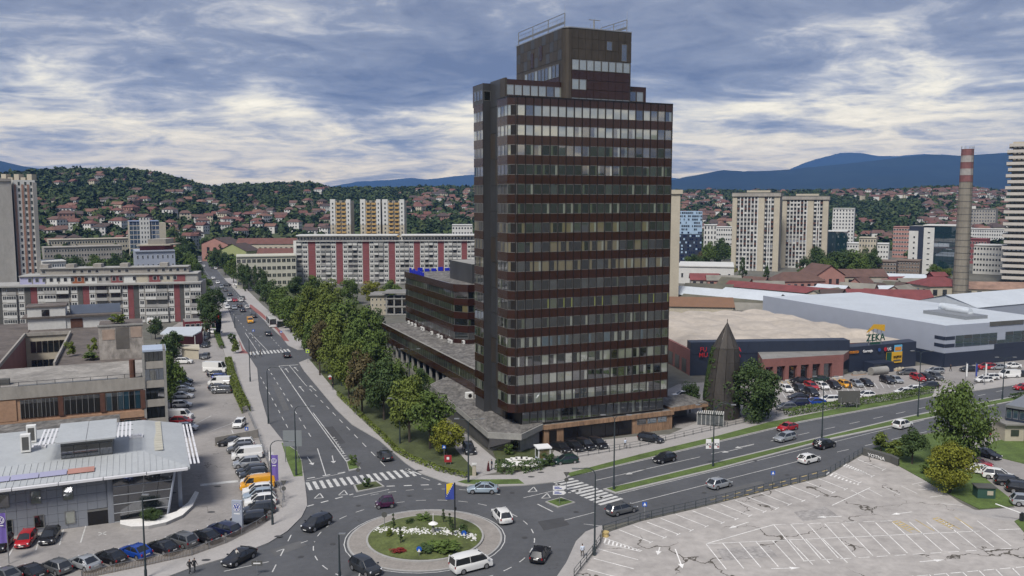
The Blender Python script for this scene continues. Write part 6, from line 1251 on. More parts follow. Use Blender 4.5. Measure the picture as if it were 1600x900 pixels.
for k in range(13): bp(r, MB().obox(E_(uE-4.2, vc0+.6+k*(vB-vc0-1)/13, ev+.72), TU*1.1, TV*((vB-vc0-1)/13-.12), UP*.06), 'skylight', mat('pale skylight', 0))
for k in range(9): bp(r, MB().obox(E_(uE-.2-(k+1)*5.1, vE-.55, ev-.3), TU*5.0, TV*.6, UP*.28), 'eave_fin', m_lou)
for j in range(8):
    for q in range(3): bp(r, MB().obox(E_(uE+.05+q*.5, vE+1.5+j*(vB-vE-2)/8, ev-.12), TU*.26, TV*((vB-vE-2)/8-.25), UP*.08), 'louvre', m_lou)
# lantern on the crown
la, lb = G(86, 692, 10.2)-EO, G(181, 682, 10.2)-EO; lu0 = la.x*TU.x+la.y*TU.y; lu1 = lb.x*TU.x+lb.y*TU.y; lv = (la.x*TV.x+la.y*TV.y+lb.x*TV.x+lb.y*TV.y)/2; lk = G(139, 660, 10.4)-EO; lvb = lk.x*TV.x+lk.y*TV.y
bp(r, MB().prism([E_(lu0+.5, lv+1.2), E_(lu1-.5, lv+1.2), E_(lu1-.5, lvb-.5), E_(lu0+.5, lvb-.5)], zc-.4, 9.9), 'lantern', m_frame)
for k in range(4): w_ = (lu1-lu0-1)/4; bp(r, MB().obox(E_(lu0+.5+k*w_+.05, lv+1.1, zc+.2), TU*(w_-.1), TV*.12, UP*1.6), 'pane', gS)
for k in range(2): w_ = (lu1-lu0)/2; bp(r, MB().faces([E_(lu0+k*w_+.03, lv, 9.95), E_(lu0+(k+1)*w_-.03, lv, 9.95), E_(lu0+(k+1)*w_-.03, lvb, 10.4), E_(lu0+k*w_+.03, lvb, 10.4), E_(lu0+k*w_+.03, lv, 10.15), E_(lu0+(k+1)*w_-.03, lv, 10.15), E_(lu0+(k+1)*w_-.03, lvb, 10.6), E_(lu0+k*w_+.03, lvb, 10.6)], [(3, 2, 1, 0), (4, 5, 6, 7), (0, 1, 5, 4), (1, 2, 6, 5), (2, 3, 7, 6), (3, 0, 4, 7)]), 'lantern_roof', m_rib)
for s, u0 in ((-1, lu0-2.0), (1, lu1+.1)):
    for q in range(4): bp(r, MB().obox(E_(u0+q*.5, lv+.2, 10.0), TU*.25, TV*(lvb-lv-.6), UP*.08), 'louvre', m_lou)
    for q in range(3): bp(r, MB().tube(E_(u0-.1, lv+1+q*3, 9.95), E_(u0+2, lv+1+q*3, 9.95), .05, 4), 'louvre_bar', m_steel)
for px, py in ((61, 700), (133, 710), (213, 684)): c = G(px, py, zc); bp(r, MB().prism([c+TU*-.9+TV*-.7, c+TU*.9+TV*-.7, c+TU*.9+TV*.7, c+TU*-.9+TV*.7], zc-.3, zc+.3).prism([c+TU*-.6+TV*-.45, c+TU*.6+TV*-.45, c+TU*.6+TV*.45, c+TU*-.6+TV*.45], zc+.3, zc+.5), 'dome_light', m_lou)
bp(r, MB().prism([E_(-40, vB+.1), E_(uE-9, vB+.1), E_(uE-9, vB+6), E_(-40, vB+6)], 0, 7.6, 0, 1), 'rear_annexe', [m_wall_g, m_gravel])
for px, py, s in ((50, 690, 1.3), (41, 705, 1.3)): c = G(px, py, 7.7); o = MB().box((0, 0, 0), (1.2, 1.0, 2.4)).build('ventilation_unit', m_acw); o.location = c; o.rotation_euler = (0, 0, TRZ); MB().obox((-.4, -.53, .3), (.8, 0, 0), (0, .05, 0), (0, 0, 1.8)).build('grille', m_dkp, o); tag(o, f'tall pale ventilation unit behind the showroom roof, {"farther" if s and py == 690 else "nearer"} one', 'ventilation unit')
# curved planter with round bush
outer = GP([(188, 824), (205, 828), (232, 827), (260, 821), (285, 810), (302, 794), (311, 774)]); inner = GP([(305, 772), (294, 790), (276, 804), (254, 811), (232, 814), (200, 817), (188, 818)])
pl_ = MB().prism(outer+inner, 0, .45, 1, 0).build('planter', [m_white, m_kerb]); tag(pl_, 'curved white planter before the showroom glass corner', 'planter')
c = G(233, 820); o = obj('round_bush', CR['big'][1]); o.scale = (3.6, 2.4, 2.0); o.location = (c.x, c.y+.6, .2); o.rotation_euler = (0, 0, TRZ); o.material_slots[0].link = 'OBJECT'; o.material_slots[0].material = LM['dark green']; tag(o, 'clipped dark round bush in the white planter', 'bush')
# roof-side flat buildings at the far edges
r, A, B, z = slab_block('dark_building', 'dark blue glass building cut by the picture edge beside the lot', 'building', 1592, 1680, G(1592, 692).y, 642, 10, m_navy, 2, 8, .8, .7, gB, m_steel); 
kp = G(1574, 690); r = bld('kiosk', 'small beige kiosk next to the dark glass building', 'kiosk', kp); bp(r, MB().box((kp.x+1.6, kp.y+2, 0), (4.2, 4, 3.0)), 'wall', m_wall_c); bp(r, MB().box((kp.x+1.6, kp.y+1.8, 3.0), (4.8, 4.8, .25)), 'roof', m_flat); bp(r, MB().box((kp.x+1.2, kp.y-.04, 1.0), (1.4, .1, 1.1)), 'window', gF)
# small things left of the avenue
for nm, lab, pts, z, pm in (('petrol_canopy', 'white flat canopy in front of the balcony block', [(250, 521), (262, 511), (316, 510), (314, 517), (301, 524)], 4.0, m_roofw), ('kiosk', 'pale kiosk with flat roof beside the car park trees', [(282, 543), (284, 538), (311, 538), (312, 545)], 2.9, m_wall_c)):
    q = [G(x, y, z) for x, y in pts]; r = bld(nm, lab, 'canopy' if 'canopy' in nm else 'kiosk', q[0]-UP*z); bp(r, MB().prism(q, z-.35, z, 0, 0, True), 'roof', pm)
    if 'canopy' in nm:
        for p in q: bp(r, MB().tube((p.x*.995, p.y+.4, 0), (p.x*.995, p.y+.4, z-.3), .12, 6), 'post', m_wall_w)
        bp(r, MB().prism([p+(q[0]-p)*.25+Vector((2, 3, 0)) for p in q], 0, z-.4), 'shop', m_redp)
    else: c = sum(q, Vector())/len(q); bp(r, MB().prism([p+(c-p)*.12 for p in q], 0, z-.35), 'wall', m_wall_c); bp(r, MB().obox(q[0]*1+Vector((.8, .25, -z+1.0)), (3.2, 0, 0), (0, .1, 0), UP*1.1), 'window', gF)
A, B = XY(281, 268), XY(330, 272); r = bld('red_shop', 'low dark red shop front under the balcony block end', 'shop', A); mass(r, A, B, 8, 0, 3.4, mat('dark red fascia', (.13, .012, .02), .6, var=.1)); grid(r, A, B, 0, 3, 1, 6, .8, .55, gl=gS)
# ================================================================== vehicles
def paint(name, c, metal=.0, rough=.28): return mat('car paint '+name, c, rough, metal, var=0, coat=.6)
PAINT = {'white': paint('white', (.70, .70, .69)), 'black': paint('black', (.010, .010, .012)), 'dark grey': paint('dark grey', (.035, .038, .043), .3), 'silver': paint('silver', (.42, .44, .46), .5), 'grey': paint('grey', (.16, .165, .17), .5), 'red': paint('red', (.36, .012, .018)), 'blue': paint('blue', (.012, .055, .30), .2), 'navy': paint('navy', (.012, .016, .05), .2), 'yellow': paint('yellow', (.68, .32, .012)), 'purple': paint('purple', (.065, .012, .05), .3), 'pale blue': paint('pale blue', (.38, .46, .53), .4), 'green': paint('green', (.012, .04, .03), .2)}
m_paint = mat('car paint', (.5, .5, .5), .28, 0, var=0, coat=.6); m_cglass = glass('car glass', (.008, .010, .012), .06, .02, .28); m_tyre = mat('tyre rubber', (.014, .014, .014), .85, var=0); m_rim = mat('alloy rim', (.38, .38, .39), .35, .7, var=0); m_hl = mat('headlight lens', (.75, .76, .78), .12, var=0); m_tl = mat('tail light lens', (.28, .008, .010), .2, var=0); m_plate = mat('number plate', (.62, .62, .60), .6, var=0); m_trim = mat('black car trim', (.02, .02, .021), .6, var=0)
def car_proto(name, L, Wd, H, belt, hood, ws, rf, rr, rb, deck, wr=.33, panel=None, wb=None):
    """ws: windscreen foot x, rf/rr: roof front/rear x, rb: rear window foot x, deck: height of the tail"""
    e = empty(name); h, w = L/2, Wd/2; fx, rx = (wb/2 if wb else L*.305), -(wb/2 if wb else L*.295)
    def arch(cx): return [(cx-(wr+.06)*math.cos(a), .30+max(0, (wr+.06)*math.sin(a))) for a in [math.pi*i/8 for i in range(9)]]
    bot = [(-h+.05, .28)]+arch(rx)+arch(fx)+[(h-.08, .24)]
    topl = [(h, .38), (h, .56), (h-.14, hood-.08), (h-.5, hood), (ws, belt-.01), (ws*.4+rb*.6, belt+.01), (rb, belt), (-h+.16, deck), (-h+.02, deck-.14), (-h, .55), (-h+.02, .36)]
    prof = bot+topl; nb = len(bot); N_ = len(prof); b = MB(); rk = .35 if panel or name in ('minibus', 'bus') else 1.0
    sl = [(-1, .13, .30), (-.94, .05, .17), (-.62, .01, .05), (0, 0, 0), (.62, .01, .05), (.94, .05, .17), (1, .13, .30)]
    for f, dz, dx in sl:
        for i, (x, z) in enumerate(prof):
            k = max(0, (abs(x)-h*.62)/(h*.38))
            z2 = z-dz*min(1, max(0, (z-.45)/.3)) if i >= nb else z
            b.v.append((x-math.copysign(dx*rk*k, x), f*w*(1-.05*rk*k), z2))
    for s in range(6):
        for i in range(N_): j = (i+1) % N_; b.f.append((s*N_+i, s*N_+j, (s+1)*N_+j, (s+1)*N_+i)); b.m.append(0)
    b.f.append(tuple(range(N_))[::-1]); b.f.append(tuple(range(6*N_, 7*N_))); b.m += [0, 0]
    def soft(o, a=38):
        o.data.polygons.foreach_set('use_smooth', [True]*len(o.data.polygons)); o.data.set_sharp_from_angle(angle=R(a))
    bm_ = bmesh.new(); bo = b.build('body', m_paint, e); bm_.from_mesh(bo.data); bmesh.ops.recalc_face_normals(bm_, faces=bm_.faces); bm_.to_mesh(bo.data); bm_.free(); soft(bo)
    wb_ = w-.05; wt = w-.05-.38*(H-belt) if rk == 1 else w-.14; zb, zt = belt-.06, H-.06; fr2 = .88 if rk == 1 else .95
    B_ = [(ws, -wb_*fr2, zb), (ws, wb_*fr2, zb), (rb, wb_*.93, zb), (rb, -wb_*.93, zb)]; T_ = [(rf, -wt*.93, zt-.03), (rf, wt*.93, zt-.03), (rr, wt*.95, zt-.03), (rr, -wt*.95, zt-.03)]
    mx_ = (ws+rb)/2; mt = (rf+rr)/2; Bm = [(mx_+.2, wb_, zb), (mx_+.2, -wb_, zb)]; Tm = [(mt, wt, zt), (mt, -wt, zt)]; wc = [(ws+.10*rk, 0, zb), (rf+.08*rk, 0, zt), (rb-.06*rk, 0, zb), (rr-.05*rk, 0, zt)]
    go = MB().faces(B_+T_+Bm+Tm+wc, [(0, 12, 13, 4), (12, 1, 5, 13), (1, 8, 10, 5), (8, 2, 6, 10), (2, 14, 15, 6), (14, 3, 7, 15), (3, 9, 11, 7), (9, 0, 4, 11), (4, 13, 5, 10, 6, 15, 7, 11)]).build('windows', m_cglass, e); bm_ = bmesh.new(); bm_.from_mesh(go.data); bmesh.ops.recalc_face_normals(bm_, faces=bm_.faces); bm_.to_mesh(go.data); bm_.free(); soft(go, 30)
    ro = MB(); xs = [rf+.07, rf-.25*(rf-rr), mt, rr+.25*(rf-rr), rr-.06]; zz = [-.075, -.012, 0, -.012, -.07]; ys = [(-1, -.055), (-.72, -.01), (0, 0), (.72, -.01), (1, -.055)]
    for x, dz in zip(xs, zz):
        for f, d2 in ys: ro.v.append((x, f*(wt+.025)*(.95 if x in (xs[0], xs[-1]) else 1), H+dz+d2))
    for i in range(4):
        for j in range(4): ro.f.append((i*5+j, i*5+j+1, (i+1)*5+j+1, (i+1)*5+j)); ro.m.append(0)
    for s in (-1, 1):
        for p, q, t in ((B_[1], T_[1], .045), (B_[2], T_[2], .085)): ro.tube((p[0], s*p[1], zb), (q[0], s*q[1], zt), t, 5)
        ro.tube((mt+.1, s*(wb_+.005), zb), (mt, s*(wt+.015), zt), .04, 4)
        if panel: ro.faces([(panel, s*(wb_+.03), zb), (rb, s*(wb_*.95+.02), zb), (rr, s*(wt*.97+.02), zt+.02), (panel-.05, s*(wt+.03), zt+.02)], [(0, 1, 2, 3)])
    if panel: ro.faces([(rb-.08, -wb_*.93, zb), (rb-.08, wb_*.93, zb), (rr-.08, wt*.95, zt), (rr-.08, -wt*.95, zt)], [(0, 1, 2, 3)])
    soft(ro.build('roof', m_paint, e), 40)
    wm = MB().tube((0, -.11, 0), (0, .11, 0), wr, 14).build('wheel', m_tyre, link=False); rm = MB().tube((0, -.12, 0), (0, .12, 0), wr*.66, 10).build('rim', m_rim, link=False)
    for x in (fx, rx):
        for s in (-1, 1): o_ = obj('wheel', wm, e); o_.location = (x, s*(w-.11), wr); obj('rim', rm, o_)
    hm = MB().obox((-.09, -.17, 0), (.12, 0, 0), (0, .34, 0), (0, 0, .14)).build('headlight', m_hl, link=False); tm = MB().obox((-.04, -.14, 0), (.12, 0, 0), (0, .28, 0), (0, 0, .20)).build('tail_light', m_tl, link=False)
    for s in (-1, 1):
        a = obj('headlight', hm, e); a.location = (h-.10-.10*rk, s*(w-.30), hood-.24); a.rotation_euler = (0, 0, -s*.35*rk); a = obj('tail_light', tm, e); a.location = (-h+.03+.12*rk, s*(w-.24), deck-.32); a.rotation_euler = (0, 0, s*.35*rk)
        MB().obox((ws-.25, s*(w+.06)-.1, belt-.02), (.16, 0, 0), (0, .2, 0), (0, 0, .13)).build('mirror', m_paint, e)
    MB().obox((-h-.015, -.26, .62), (.05, 0, 0), (0, .52, 0), (0, 0, .12)).build('number_plate', m_plate, e); MB().obox((h-.03, -.26, .36), (.05, 0, 0), (0, .52, 0), (0, 0, .12)).build('number_plate', m_plate, e)
    MB().obox((h-.12, -w*.55, .46), (.14, 0, 0), (0, w*1.1, 0), (0, 0, .12)).build('grille', m_trim, e)
    KIDS[e.name] = [c for c in bpy.data.objects if c.parent == e]
    for c in KIDS[e.name]: KIDS[c.name] = [q for q in bpy.data.objects if q.parent == c]
    return e
PROTO = {'hatchback': car_proto('hatchback', 4.15, 1.78, 1.47, .93, .80, 1.15, .30, -1.42, -1.92, .93), 'sedan': car_proto('sedan', 4.65, 1.82, 1.44, .93, .78, 1.12, .22, -.90, -1.72, .98), 'coupe hatch': car_proto('fastback', 4.5, 1.82, 1.43, .94, .79, 1.0, .2, -.95, -2.0, 1.0), 'SUV': car_proto('suv', 4.45, 1.86, 1.63, 1.02, .92, 1.22, .40, -1.60, -2.05, 1.0, .36), 'estate car': car_proto('estate_car', 4.7, 1.82, 1.48, .94, .80, 1.2, .32, -1.85, -2.22, .94), 'van': car_proto('van', 4.95, 1.92, 1.97, 1.18, 1.02, 1.85, 1.15, -2.35, -2.45, 1.15, .34, .5), 'minibus': car_proto('minibus', 4.95, 1.92, 1.97, 1.18, 1.02, 1.85, 1.15, -2.35, -2.45, 1.15, .34), 'large van': car_proto('large_van', 5.95, 2.02, 2.6, 1.35, 1.12, 2.35, 1.75, -2.9, -2.95, 1.3, .36, 1.2), 'city car': car_proto('city_car', 2.55, 1.56, 1.55, .92, .82, .75, .15, -1.0, -1.22, .92, .30, None, 1.8), 'bus': car_proto('bus', 11.0, 2.5, 3.0, 1.2, 1.15, 5.35, 5.25, -5.4, -5.45, 1.2, .48)}
for p in PROTO.values():
    p.location = (0, -500, -100)
used = set()
def car(kind, col, px, py, hx=None, hy=None, head=None, label='', group=None, z=.0):
    p = G(px, py, .03)
    if head is None: q = G(hx, hy, .03)-p; a = math.atan2(q.y, q.x)
    else: a = math.atan2(head[1], head[0])
    sw = {'car paint': PAINT[col]}
    pr = PROTO[kind]; o = copy_tree(pr, None, sw); o.location = (p.x, p.y, .03+z); o.rotation_euler = (0, 0, a)
    tag(o, label, 'bus' if kind == 'bus' else 'van' if kind in ('van', 'minibus', 'large van') else 'car', group or 'vehicles on the roads'); return o
def n_(k): return k
LD = {'hatchback': 'hatchback', 'sedan': 'saloon', 'coupe hatch': 'fastback', 'SUV': 'SUV', 'estate car': 'estate car', 'van': 'panel van', 'minibus': 'van', 'large van': 'tall panel van', 'city car': 'tiny two seat car', 'bus': 'bus'}
RO = [('sedan', 'pale blue', 754, 769, 728, 769, 'pale silver blue saloon driving past the lawn into the roundabout'), ('SUV', 'white', 784, 812, 771, 797, 'white SUV circling the roundabout beside the flag'), ('hatchback', 'black', 844, 872, 857, 852, 'matt black hatchback leaving the roundabout towards the boulevard'), ('minibus', 'white', 736, 889, 775, 879, 'white van with side windows rounding the traffic circle'), ('SUV', 'dark grey', 571, 893, 596, 906, 'dark grey SUV half cut at the bottom of the roundabout'), ('SUV', 'black', 495, 824, 470, 836, 'black SUV leaving the roundabout beside the showroom corner'), ('city car', 'purple', 601, 792, 580, 794, 'tiny black and purple two seat car in the roundabout'), ('coupe hatch', 'black', 374, 877, 345, 892, 'black fastback driving away past the showroom fence'), ('hatchback', 'dark grey', 601, 717, 580, 695, 'dark grey hatchback waiting on the avenue before the crossing'), ('hatchback', 'black', 448, 558, 441, 548, 'black car on the avenue just past the far zebra crossing'), ('sedan', 'dark grey', 419, 524, 412, 516, 'dark car on the avenue beside the bus stop'), ('van', 'yellow', 391, 504, 397, 514, 'yellow taxi van coming down the avenue'), ('SUV', 'dark grey', 396, 496, 391, 489, 'dark car beside the yellow taxi on the avenue'), ('bus', 'white', 424, 509, 416, 499, 'white bus standing at the avenue bus stop'),
 ('estate car', 'grey', 971, 801, 1000, 794, 'grey estate car leaving the crossing along the boulevard'), ('hatchback', 'silver', 1124, 761, 1160, 752, 'silver hatchback driving alone beside the car park railing'), ('hatchback', 'white', 1264, 722, 1300, 713, 'white hatchback on the boulevard following a black car'), ('SUV', 'black', 1288, 699, 1325, 690, 'black car on the boulevard ahead of the white hatchback'), ('SUV', 'white', 1410, 668, 1450, 658, 'white SUV on the boulevard before the tallest tree'), ('hatchback', 'black', 1038, 721, 1000, 730, 'black hatchback approaching the roundabout crossing'), ('estate car', 'silver', 1226, 688, 1190, 697, 'silver estate car on the boulevard next to the red car'), ('coupe hatch', 'red', 1230, 672, 1195, 680, 'red sports car on the boulevard beside the silver estate'), ('SUV', 'black', 733, 707, 738, 716, 'black SUV parked under the small lime tree at the entrance')]
for k, c, x, y, hx, hy, l in RO: car(k, c, x, y, hx, hy, label=l)
FARC = [(358, 471, 'white', 0), (367, 471, 'red', 0), (376, 471, 'white', 1), (355, 482, 'white', 0), (366, 483, 'silver', 0), (374, 480, 'dark grey', 1), (386, 482, 'white', 1), (379, 487, 'dark grey', 1), (351, 476, 'white', 0), (341, 464, 'white', 0), (359, 462, 'dark grey', 1), (379, 468, 'grey', 1), (309, 393, 'white', 0), (314, 394, 'red', 1), (312, 410, 'white', 0), (321, 407, 'dark grey', 1), (318, 417, 'white', 0), (329, 416, 'grey', 1), (337, 421, 'white', 1), (340, 443, 'white', 0), (346, 450, 'silver', 0), (352, 455, 'grey', 1), (333, 436, 'white', 0)]
for i, (x, y, c, up_) in enumerate(FARC): car(['hatchback', 'sedan', 'SUV'][i % 3], c, x, y, head=(-.42, .9) if up_ else (.42, -.9), label=f'{c} car driving {"away along" if up_ else "down"} the busy far avenue', group='cars on the far avenue')
for x, y, c in ((354, 447, 'dark grey'), (372, 446, 'white'), (376, 450, 'black'), (395, 445, 'silver')): car('sedan', c, x, y, head=(-1, .1), label=f'{c} car crossing the avenue by the side street', group='cars on the far avenue')
def row(lst, ctx, group, head):
    for t in lst:
        k, c, x, y = t[:4]; car(k, c, x, y, head=t[4] if len(t) > 4 else head, label=f'{c} {LD[k]} {ctx}', group=group)
row([('sedan', 'black', 876, 704), ('sedan', 'black', 897, 702), ('SUV', 'black', 914, 700), ('SUV', 'black', 933, 698)], 'in the row parked before the tower garages', 'cars before the tower', (.55, -.85))
row([('estate car', 'black', 1017, 690, (.75, -.55)), ('hatchback', 'green', 884, 724, (-.9, -.3))], 'parked by the railing below the tower', 'cars before the tower', (1, 0))
row([('hatchback', 'white', 1229, 611), ('SUV', 'dark grey', 1249, 611), ('estate car', 'red', 1268, 607), ('SUV', 'black', 1268, 617), ('hatchback', 'white', 1285, 607), ('SUV', 'black', 1303, 606), ('hatchback', 'yellow', 1320, 604), ('hatchback', 'silver', 1338, 603), ('hatchback', 'black', 1354, 602), ('SUV', 'black', 1386, 598), ('hatchback', 'silver', 1400, 597), ('SUV', 'red', 1434, 594), ('SUV', 'black', 1448, 594), ('SUV', 'grey', 1462, 592)], 'facing the road in the furniture store car park', 'cars at the furniture store', (.12, -1))
row([('sedan', 'black', 1250, 598), ('sedan', 'green', 1280, 596), ('sedan', 'black', 1247, 624), ('SUV', 'navy', 1247, 634), ('sedan', 'blue', 1273, 632), ('estate car', 'white', 1295, 628), ('estate car', 'grey', 1416, 585), ('estate car', 'silver', 1460, 583), ('hatchback', 'white', 1412, 616), ('hatchback', 'white', 1427, 612), ('SUV', 'dark grey', 1451, 607), ('sedan', 'dark grey', 1514, 580), ('SUV', 'red', 1541, 577), ('sedan', 'silver', 1558, 577), ('sedan', 'white', 1581, 575), ('van', 'white', 1576, 590), ('SUV', 'dark grey', 1591, 589), ('hatchback', 'white', 1537, 597), ('estate car', 'white', 1545, 593), ('hatchback', 'white', 1330, 624), ('hatchback', 'white', 1352, 621), ('hatchback', 'red', 1598, 609), ('hatchback', 'grey', 1228, 640)], 'parked sideways outside the stores', 'cars at the furniture store', (-1, -.12))
row([('SUV', 'white', 1066, 622), ('sedan', 'black', 1072, 627), ('sedan', 'black', 1078, 633)], 'glimpsed in the lot between tower and cone', 'cars at the furniture store', (-1, -.1))
row([('hatchback', 'white', 1561, 666, (-1, -.5)), ('estate car', 'silver', 1538, 670, (1, .2)), ('sedan', 'grey', 1584, 660, (-1, -.3)), ('hatchback', 'white', 1570, 681, (1, -.1)), ('sedan', 'black', 1541, 714, (.5, -.85)), ('sedan', 'red', 1526, 729, (.9, -.4)), ('sedan', 'white', 1534, 740, (.9, -.45)), ('SUV', 'white', 1559, 748, (.9, -.45)), ('estate car', 'black', 1580, 758, (.9, -.3)), ('SUV', 'black', 1597, 769, (.9, -.3)), ('SUV', 'silver', 1606, 790, (.9, -.3))], 'in the small lot beyond the lawn', 'cars in the small lot', (1, 0))
hL = (-TU.x, -TU.y+.1)
row([('sedan', 'black', 361, 695), ('SUV', 'white', 377, 699), ('SUV', 'grey', 376, 706), ('van', 'white', 386, 716), ('SUV', 'silver', 386, 729), ('estate car', 'dark grey', 393, 740), ('SUV', 'dark grey', 397, 747), ('hatchback', 'white', 398, 756), ('van', 'yellow', 402, 763), ('SUV', 'white', 403, 772), ('SUV', 'pale blue', 404, 780), ('SUV', 'white', 407, 789), ('SUV', 'dark grey', 405, 802), ('estate car', 'black', 389, 816)], 'in the long row beside the showroom banner', 'cars for sale beside the showroom', hL)
hB = (-.86, .50)
row([('estate car', 'navy', 350, 832), ('sedan', 'black', 320, 844), ('SUV', 'grey', 284, 851), ('sedan', 'black', 254, 861), ('sedan', 'blue', 212, 868), ('sedan', 'black', 173, 877), ('sedan', 'silver', 132, 886), ('hatchback', 'grey', 88, 892), ('sedan', 'black', 47, 900), ('sedan', 'grey', 8, 905)], 'in the row along the showroom fence', 'cars for sale along the fence', hB)
row([('hatchback', 'red', 41, 849), ('hatchback', 'black', 78, 844), ('hatchback', 'black', 3, 856)], 'parked nose out against the showroom wall', 'cars against the showroom', (.25, -.97))
row([('large van', 'white', 337, 581, (1, -.12)), ('sedan', 'black', 339, 588, (1, .1)), ('hatchback', 'blue', 345, 593, (1, .1)), ('van', 'white', 343, 601, (-1, -.1)), ('sedan', 'dark grey', 342, 609, (1, .05)), ('SUV', 'grey', 347, 614, (-1, -.1)), ('hatchback', 'grey', 321, 560, (.1, -1)), ('hatchback', 'dark grey', 322, 542, (.1, -1)), ('van', 'silver', 320, 530, (.1, -1)), ('SUV', 'white', 336, 521, (1, 0)), ('hatchback', 'white', 374, 666, (.05, -1)), ('van', 'white', 281, 655, (1, .05)), ('hatchback', 'red', 284, 662, (1, .05)), ('SUV', 'white', 288, 568, (1, .1)), ('SUV', 'dark grey', 286, 599, (1, .2)), ('sedan', 'silver', 287, 612, (1, .2)), ('sedan', 'white', 285, 622, (1, .2)), ('SUV', 'black', 284, 606, (1, .2)), ('hatchback', 'white', 284, 636, (1, .2)), ('hatchback', 'white', 292, 672, (1, .1))], 'in the cracked lot between derelict block and avenue', 'cars in the avenue lot', (1, 0))
for kind, col, u, v in (('hatchback', 'red', -1.9, 1.6), ('minibus', 'white', 1.5, 1.2)):
    p = E_(u, v, .04); o = copy_tree(PROTO[kind], None, {'car paint': PAINT[col]}); o.location = p; o.rotation_euler = (0, 0, TRZ+(.1 if kind == 'minibus' else -1.4)); o.scale = (.8, .8, .8) if kind == 'minibus' else (.7, .9, .9); tag(o, 'red car standing inside the open showroom garage' if col == 'red' else 'white van seen inside the showroom glass', 'car', 'cars inside the showroom')
for p in PROTO.values():
    for c in list(KIDS[p.name]):
        for q in KIDS[c.name]: bpy.data.objects.remove(q)
        bpy.data.objects.remove(c)
    bpy.data.objects.remove(p)
# ================================================================== street furniture, signs, people
def lamp(bx, by, tx, ty, side=1, kind='arm', label=''):
    b = G(bx, by); h = AT(tx, ty, b.y).z; e = empty('street_lamp', b); tag(e, label, 'street lamp', 'street lamps')
    MB().tube((0, 0, 0), (0, 0, h-.6), .13, 8, 0, .07).tube((0, 0, 0), (0, 0, 1.1), .17, 8).build('pole', m_lamp, e)
    def head(p, s): MB().obox((p[0]-.35*(s < 0), p[1]-.14, p[2]-.06), (.75*s if s > 0 else -.0+.75, 0, 0), (0, .28, 0), (0, 0, .14)).build('lamp_head', m_steel, e)
    if kind == 'arm':
        pts = [(0, 0, h-.6)]+[(side*1.0*(1-math.cos(a)), 0, h-.6+.9*math.sin(a)) for a in (R(20), R(45), R(70), R(90))]+[(side*2.4, 0, h+.2)]
        MB().path(pts, .06, 6).build('arm', m_lamp, e); head((side*2.4, 0, h+.2), side)
    elif kind == 'double':
        for s in (-1, 1): MB().path([(0, 0, h-.7), (s*.3, 0, h-.2), (s*1.7, 0, h-.05)], .05, 6).build('arm', m_lamp, e); head((s*1.7, 0, h-.02), s)
    elif kind == 'four':
        for s in (-1, 1):
            for q in (-.45, .45): MB().path([(0, 0, h-1.2), (s*.9, q, h-.1), (s*1.8, q, h+.1), (s*2.6, q, h-.3)], .045, 5).build('arm', m_lamp, e)
            head((s*2.6, 0, h-.25), s)
    else: head((0, 0, h-.6), 1)
    return e
for a in ((419.5, 663, 417, 576, 1, 'arm', 'street lamp on the avenue pavement beside the parked white car'), (463, 744, 461, 637, 1, 'arm', 'street lamp standing in the narrow grass strip of the avenue'), (426, 821, 425, 692, 1, 'arm', 'street lamp at the showroom fence bend'), (391, 597, 390, 527, 1, 'arm', 'street lamp near the far zebra crossing'), (367, 513, 366, 492, 1, 'arm', 'farthest street lamp before the red sign pylon'), (625, 694, 624, 622, 1, 'double', 'twin armed lamp on the lawn under the trees'), (732, 755, 732, 654, 1, 'double', 'lamp at the corner lawn beside the silver blue saloon'), (959, 766, 961, 648, 1, 'double', 'twin armed lamp at the median tip'), (929, 868, 927, 735, -1, 'arm', 'street lamp at the car park corner above the white shirted person'), (1114, 730, 1115, 630, 1, 'four', 'four armed lamp carrying two white posters on the median'), (1284, 687, 1284, 588, 1, 'double', 'median lamp close to the black car'), (1434, 652, 1436, 548, 1, 'double', 'lamp rising behind the tallest tree'), (1566, 625, 1568, 558, 1, 'double', 'farthest median lamp by the flags'), (531, 908, 532, 826, 1, 'plain', 'straight lamp post at the bottom of the roundabout'), (228, 905, 225, 765, 1, 'plain', 'straight lamp post at the showroom pavement'), (640, 601, 640, 545, 1, 'double', 'lamp half hidden between street trees and wing'), (534, 604, 534, 545, -1, 'arm', 'lamp among the trees by the avenue')): lamp(*a)
def railing(px, label, h=1.05, gap=2.0, m=m_lamp, name='railing', rails=(1.05, .6, .2), z0=.12, stuff=None):
    P = GP(px, z0); e = empty(name, P[0]); tag(e, label, 'railing'); pm = MB().tube((0, 0, 0), (0, 0, h), .045, 5).build('post', m, link=False)
    for a, b in zip(P, P[1:]):
        d = b-a; k = max(1, round(d.length/gap))
        for i in range(k): o = obj('post', pm, e); o.location = a+d*(i/k)-P[0]
        for z in rails: o = MB().tube(a+UP*z-P[0], b+UP*z-P[0], .03, 4).build('rail', m, e)
    if stuff:
        mb = MB()
        for a, b in zip(P, P[1:]):
            d = b-a; k = int(d.length/stuff)
            for i in range(k): q = a+d*(i/k)-P[0]; mb.obox(q, d.normalized()*stuff*.6, Vector((0, .03, 0)), UP*(h*.85+.1*rb_.random()))
        o = mb.build('pickets', mat('weathered grey timber', (.20, .17, .14), .9, var=.3, scale=1), e); o['kind'] = 'stuff'
railing([(897, 903), (926, 866), (938, 848), (943, 833), (1000, 814), (1087, 794), (1207, 764), (1290, 744), (1347, 709)], 'dark railing along the edge of the empty car park')
railing([(1347, 709), (1393, 721), (1405, 727)], 'short dark railing at the tip of the empty car park')
railing([(902, 715), (1000, 698), (1040, 689), (1110, 673), (1175, 658), (1225, 646)], 'dark post and rail barrier between tower yard and pavement', .9, 2.2)
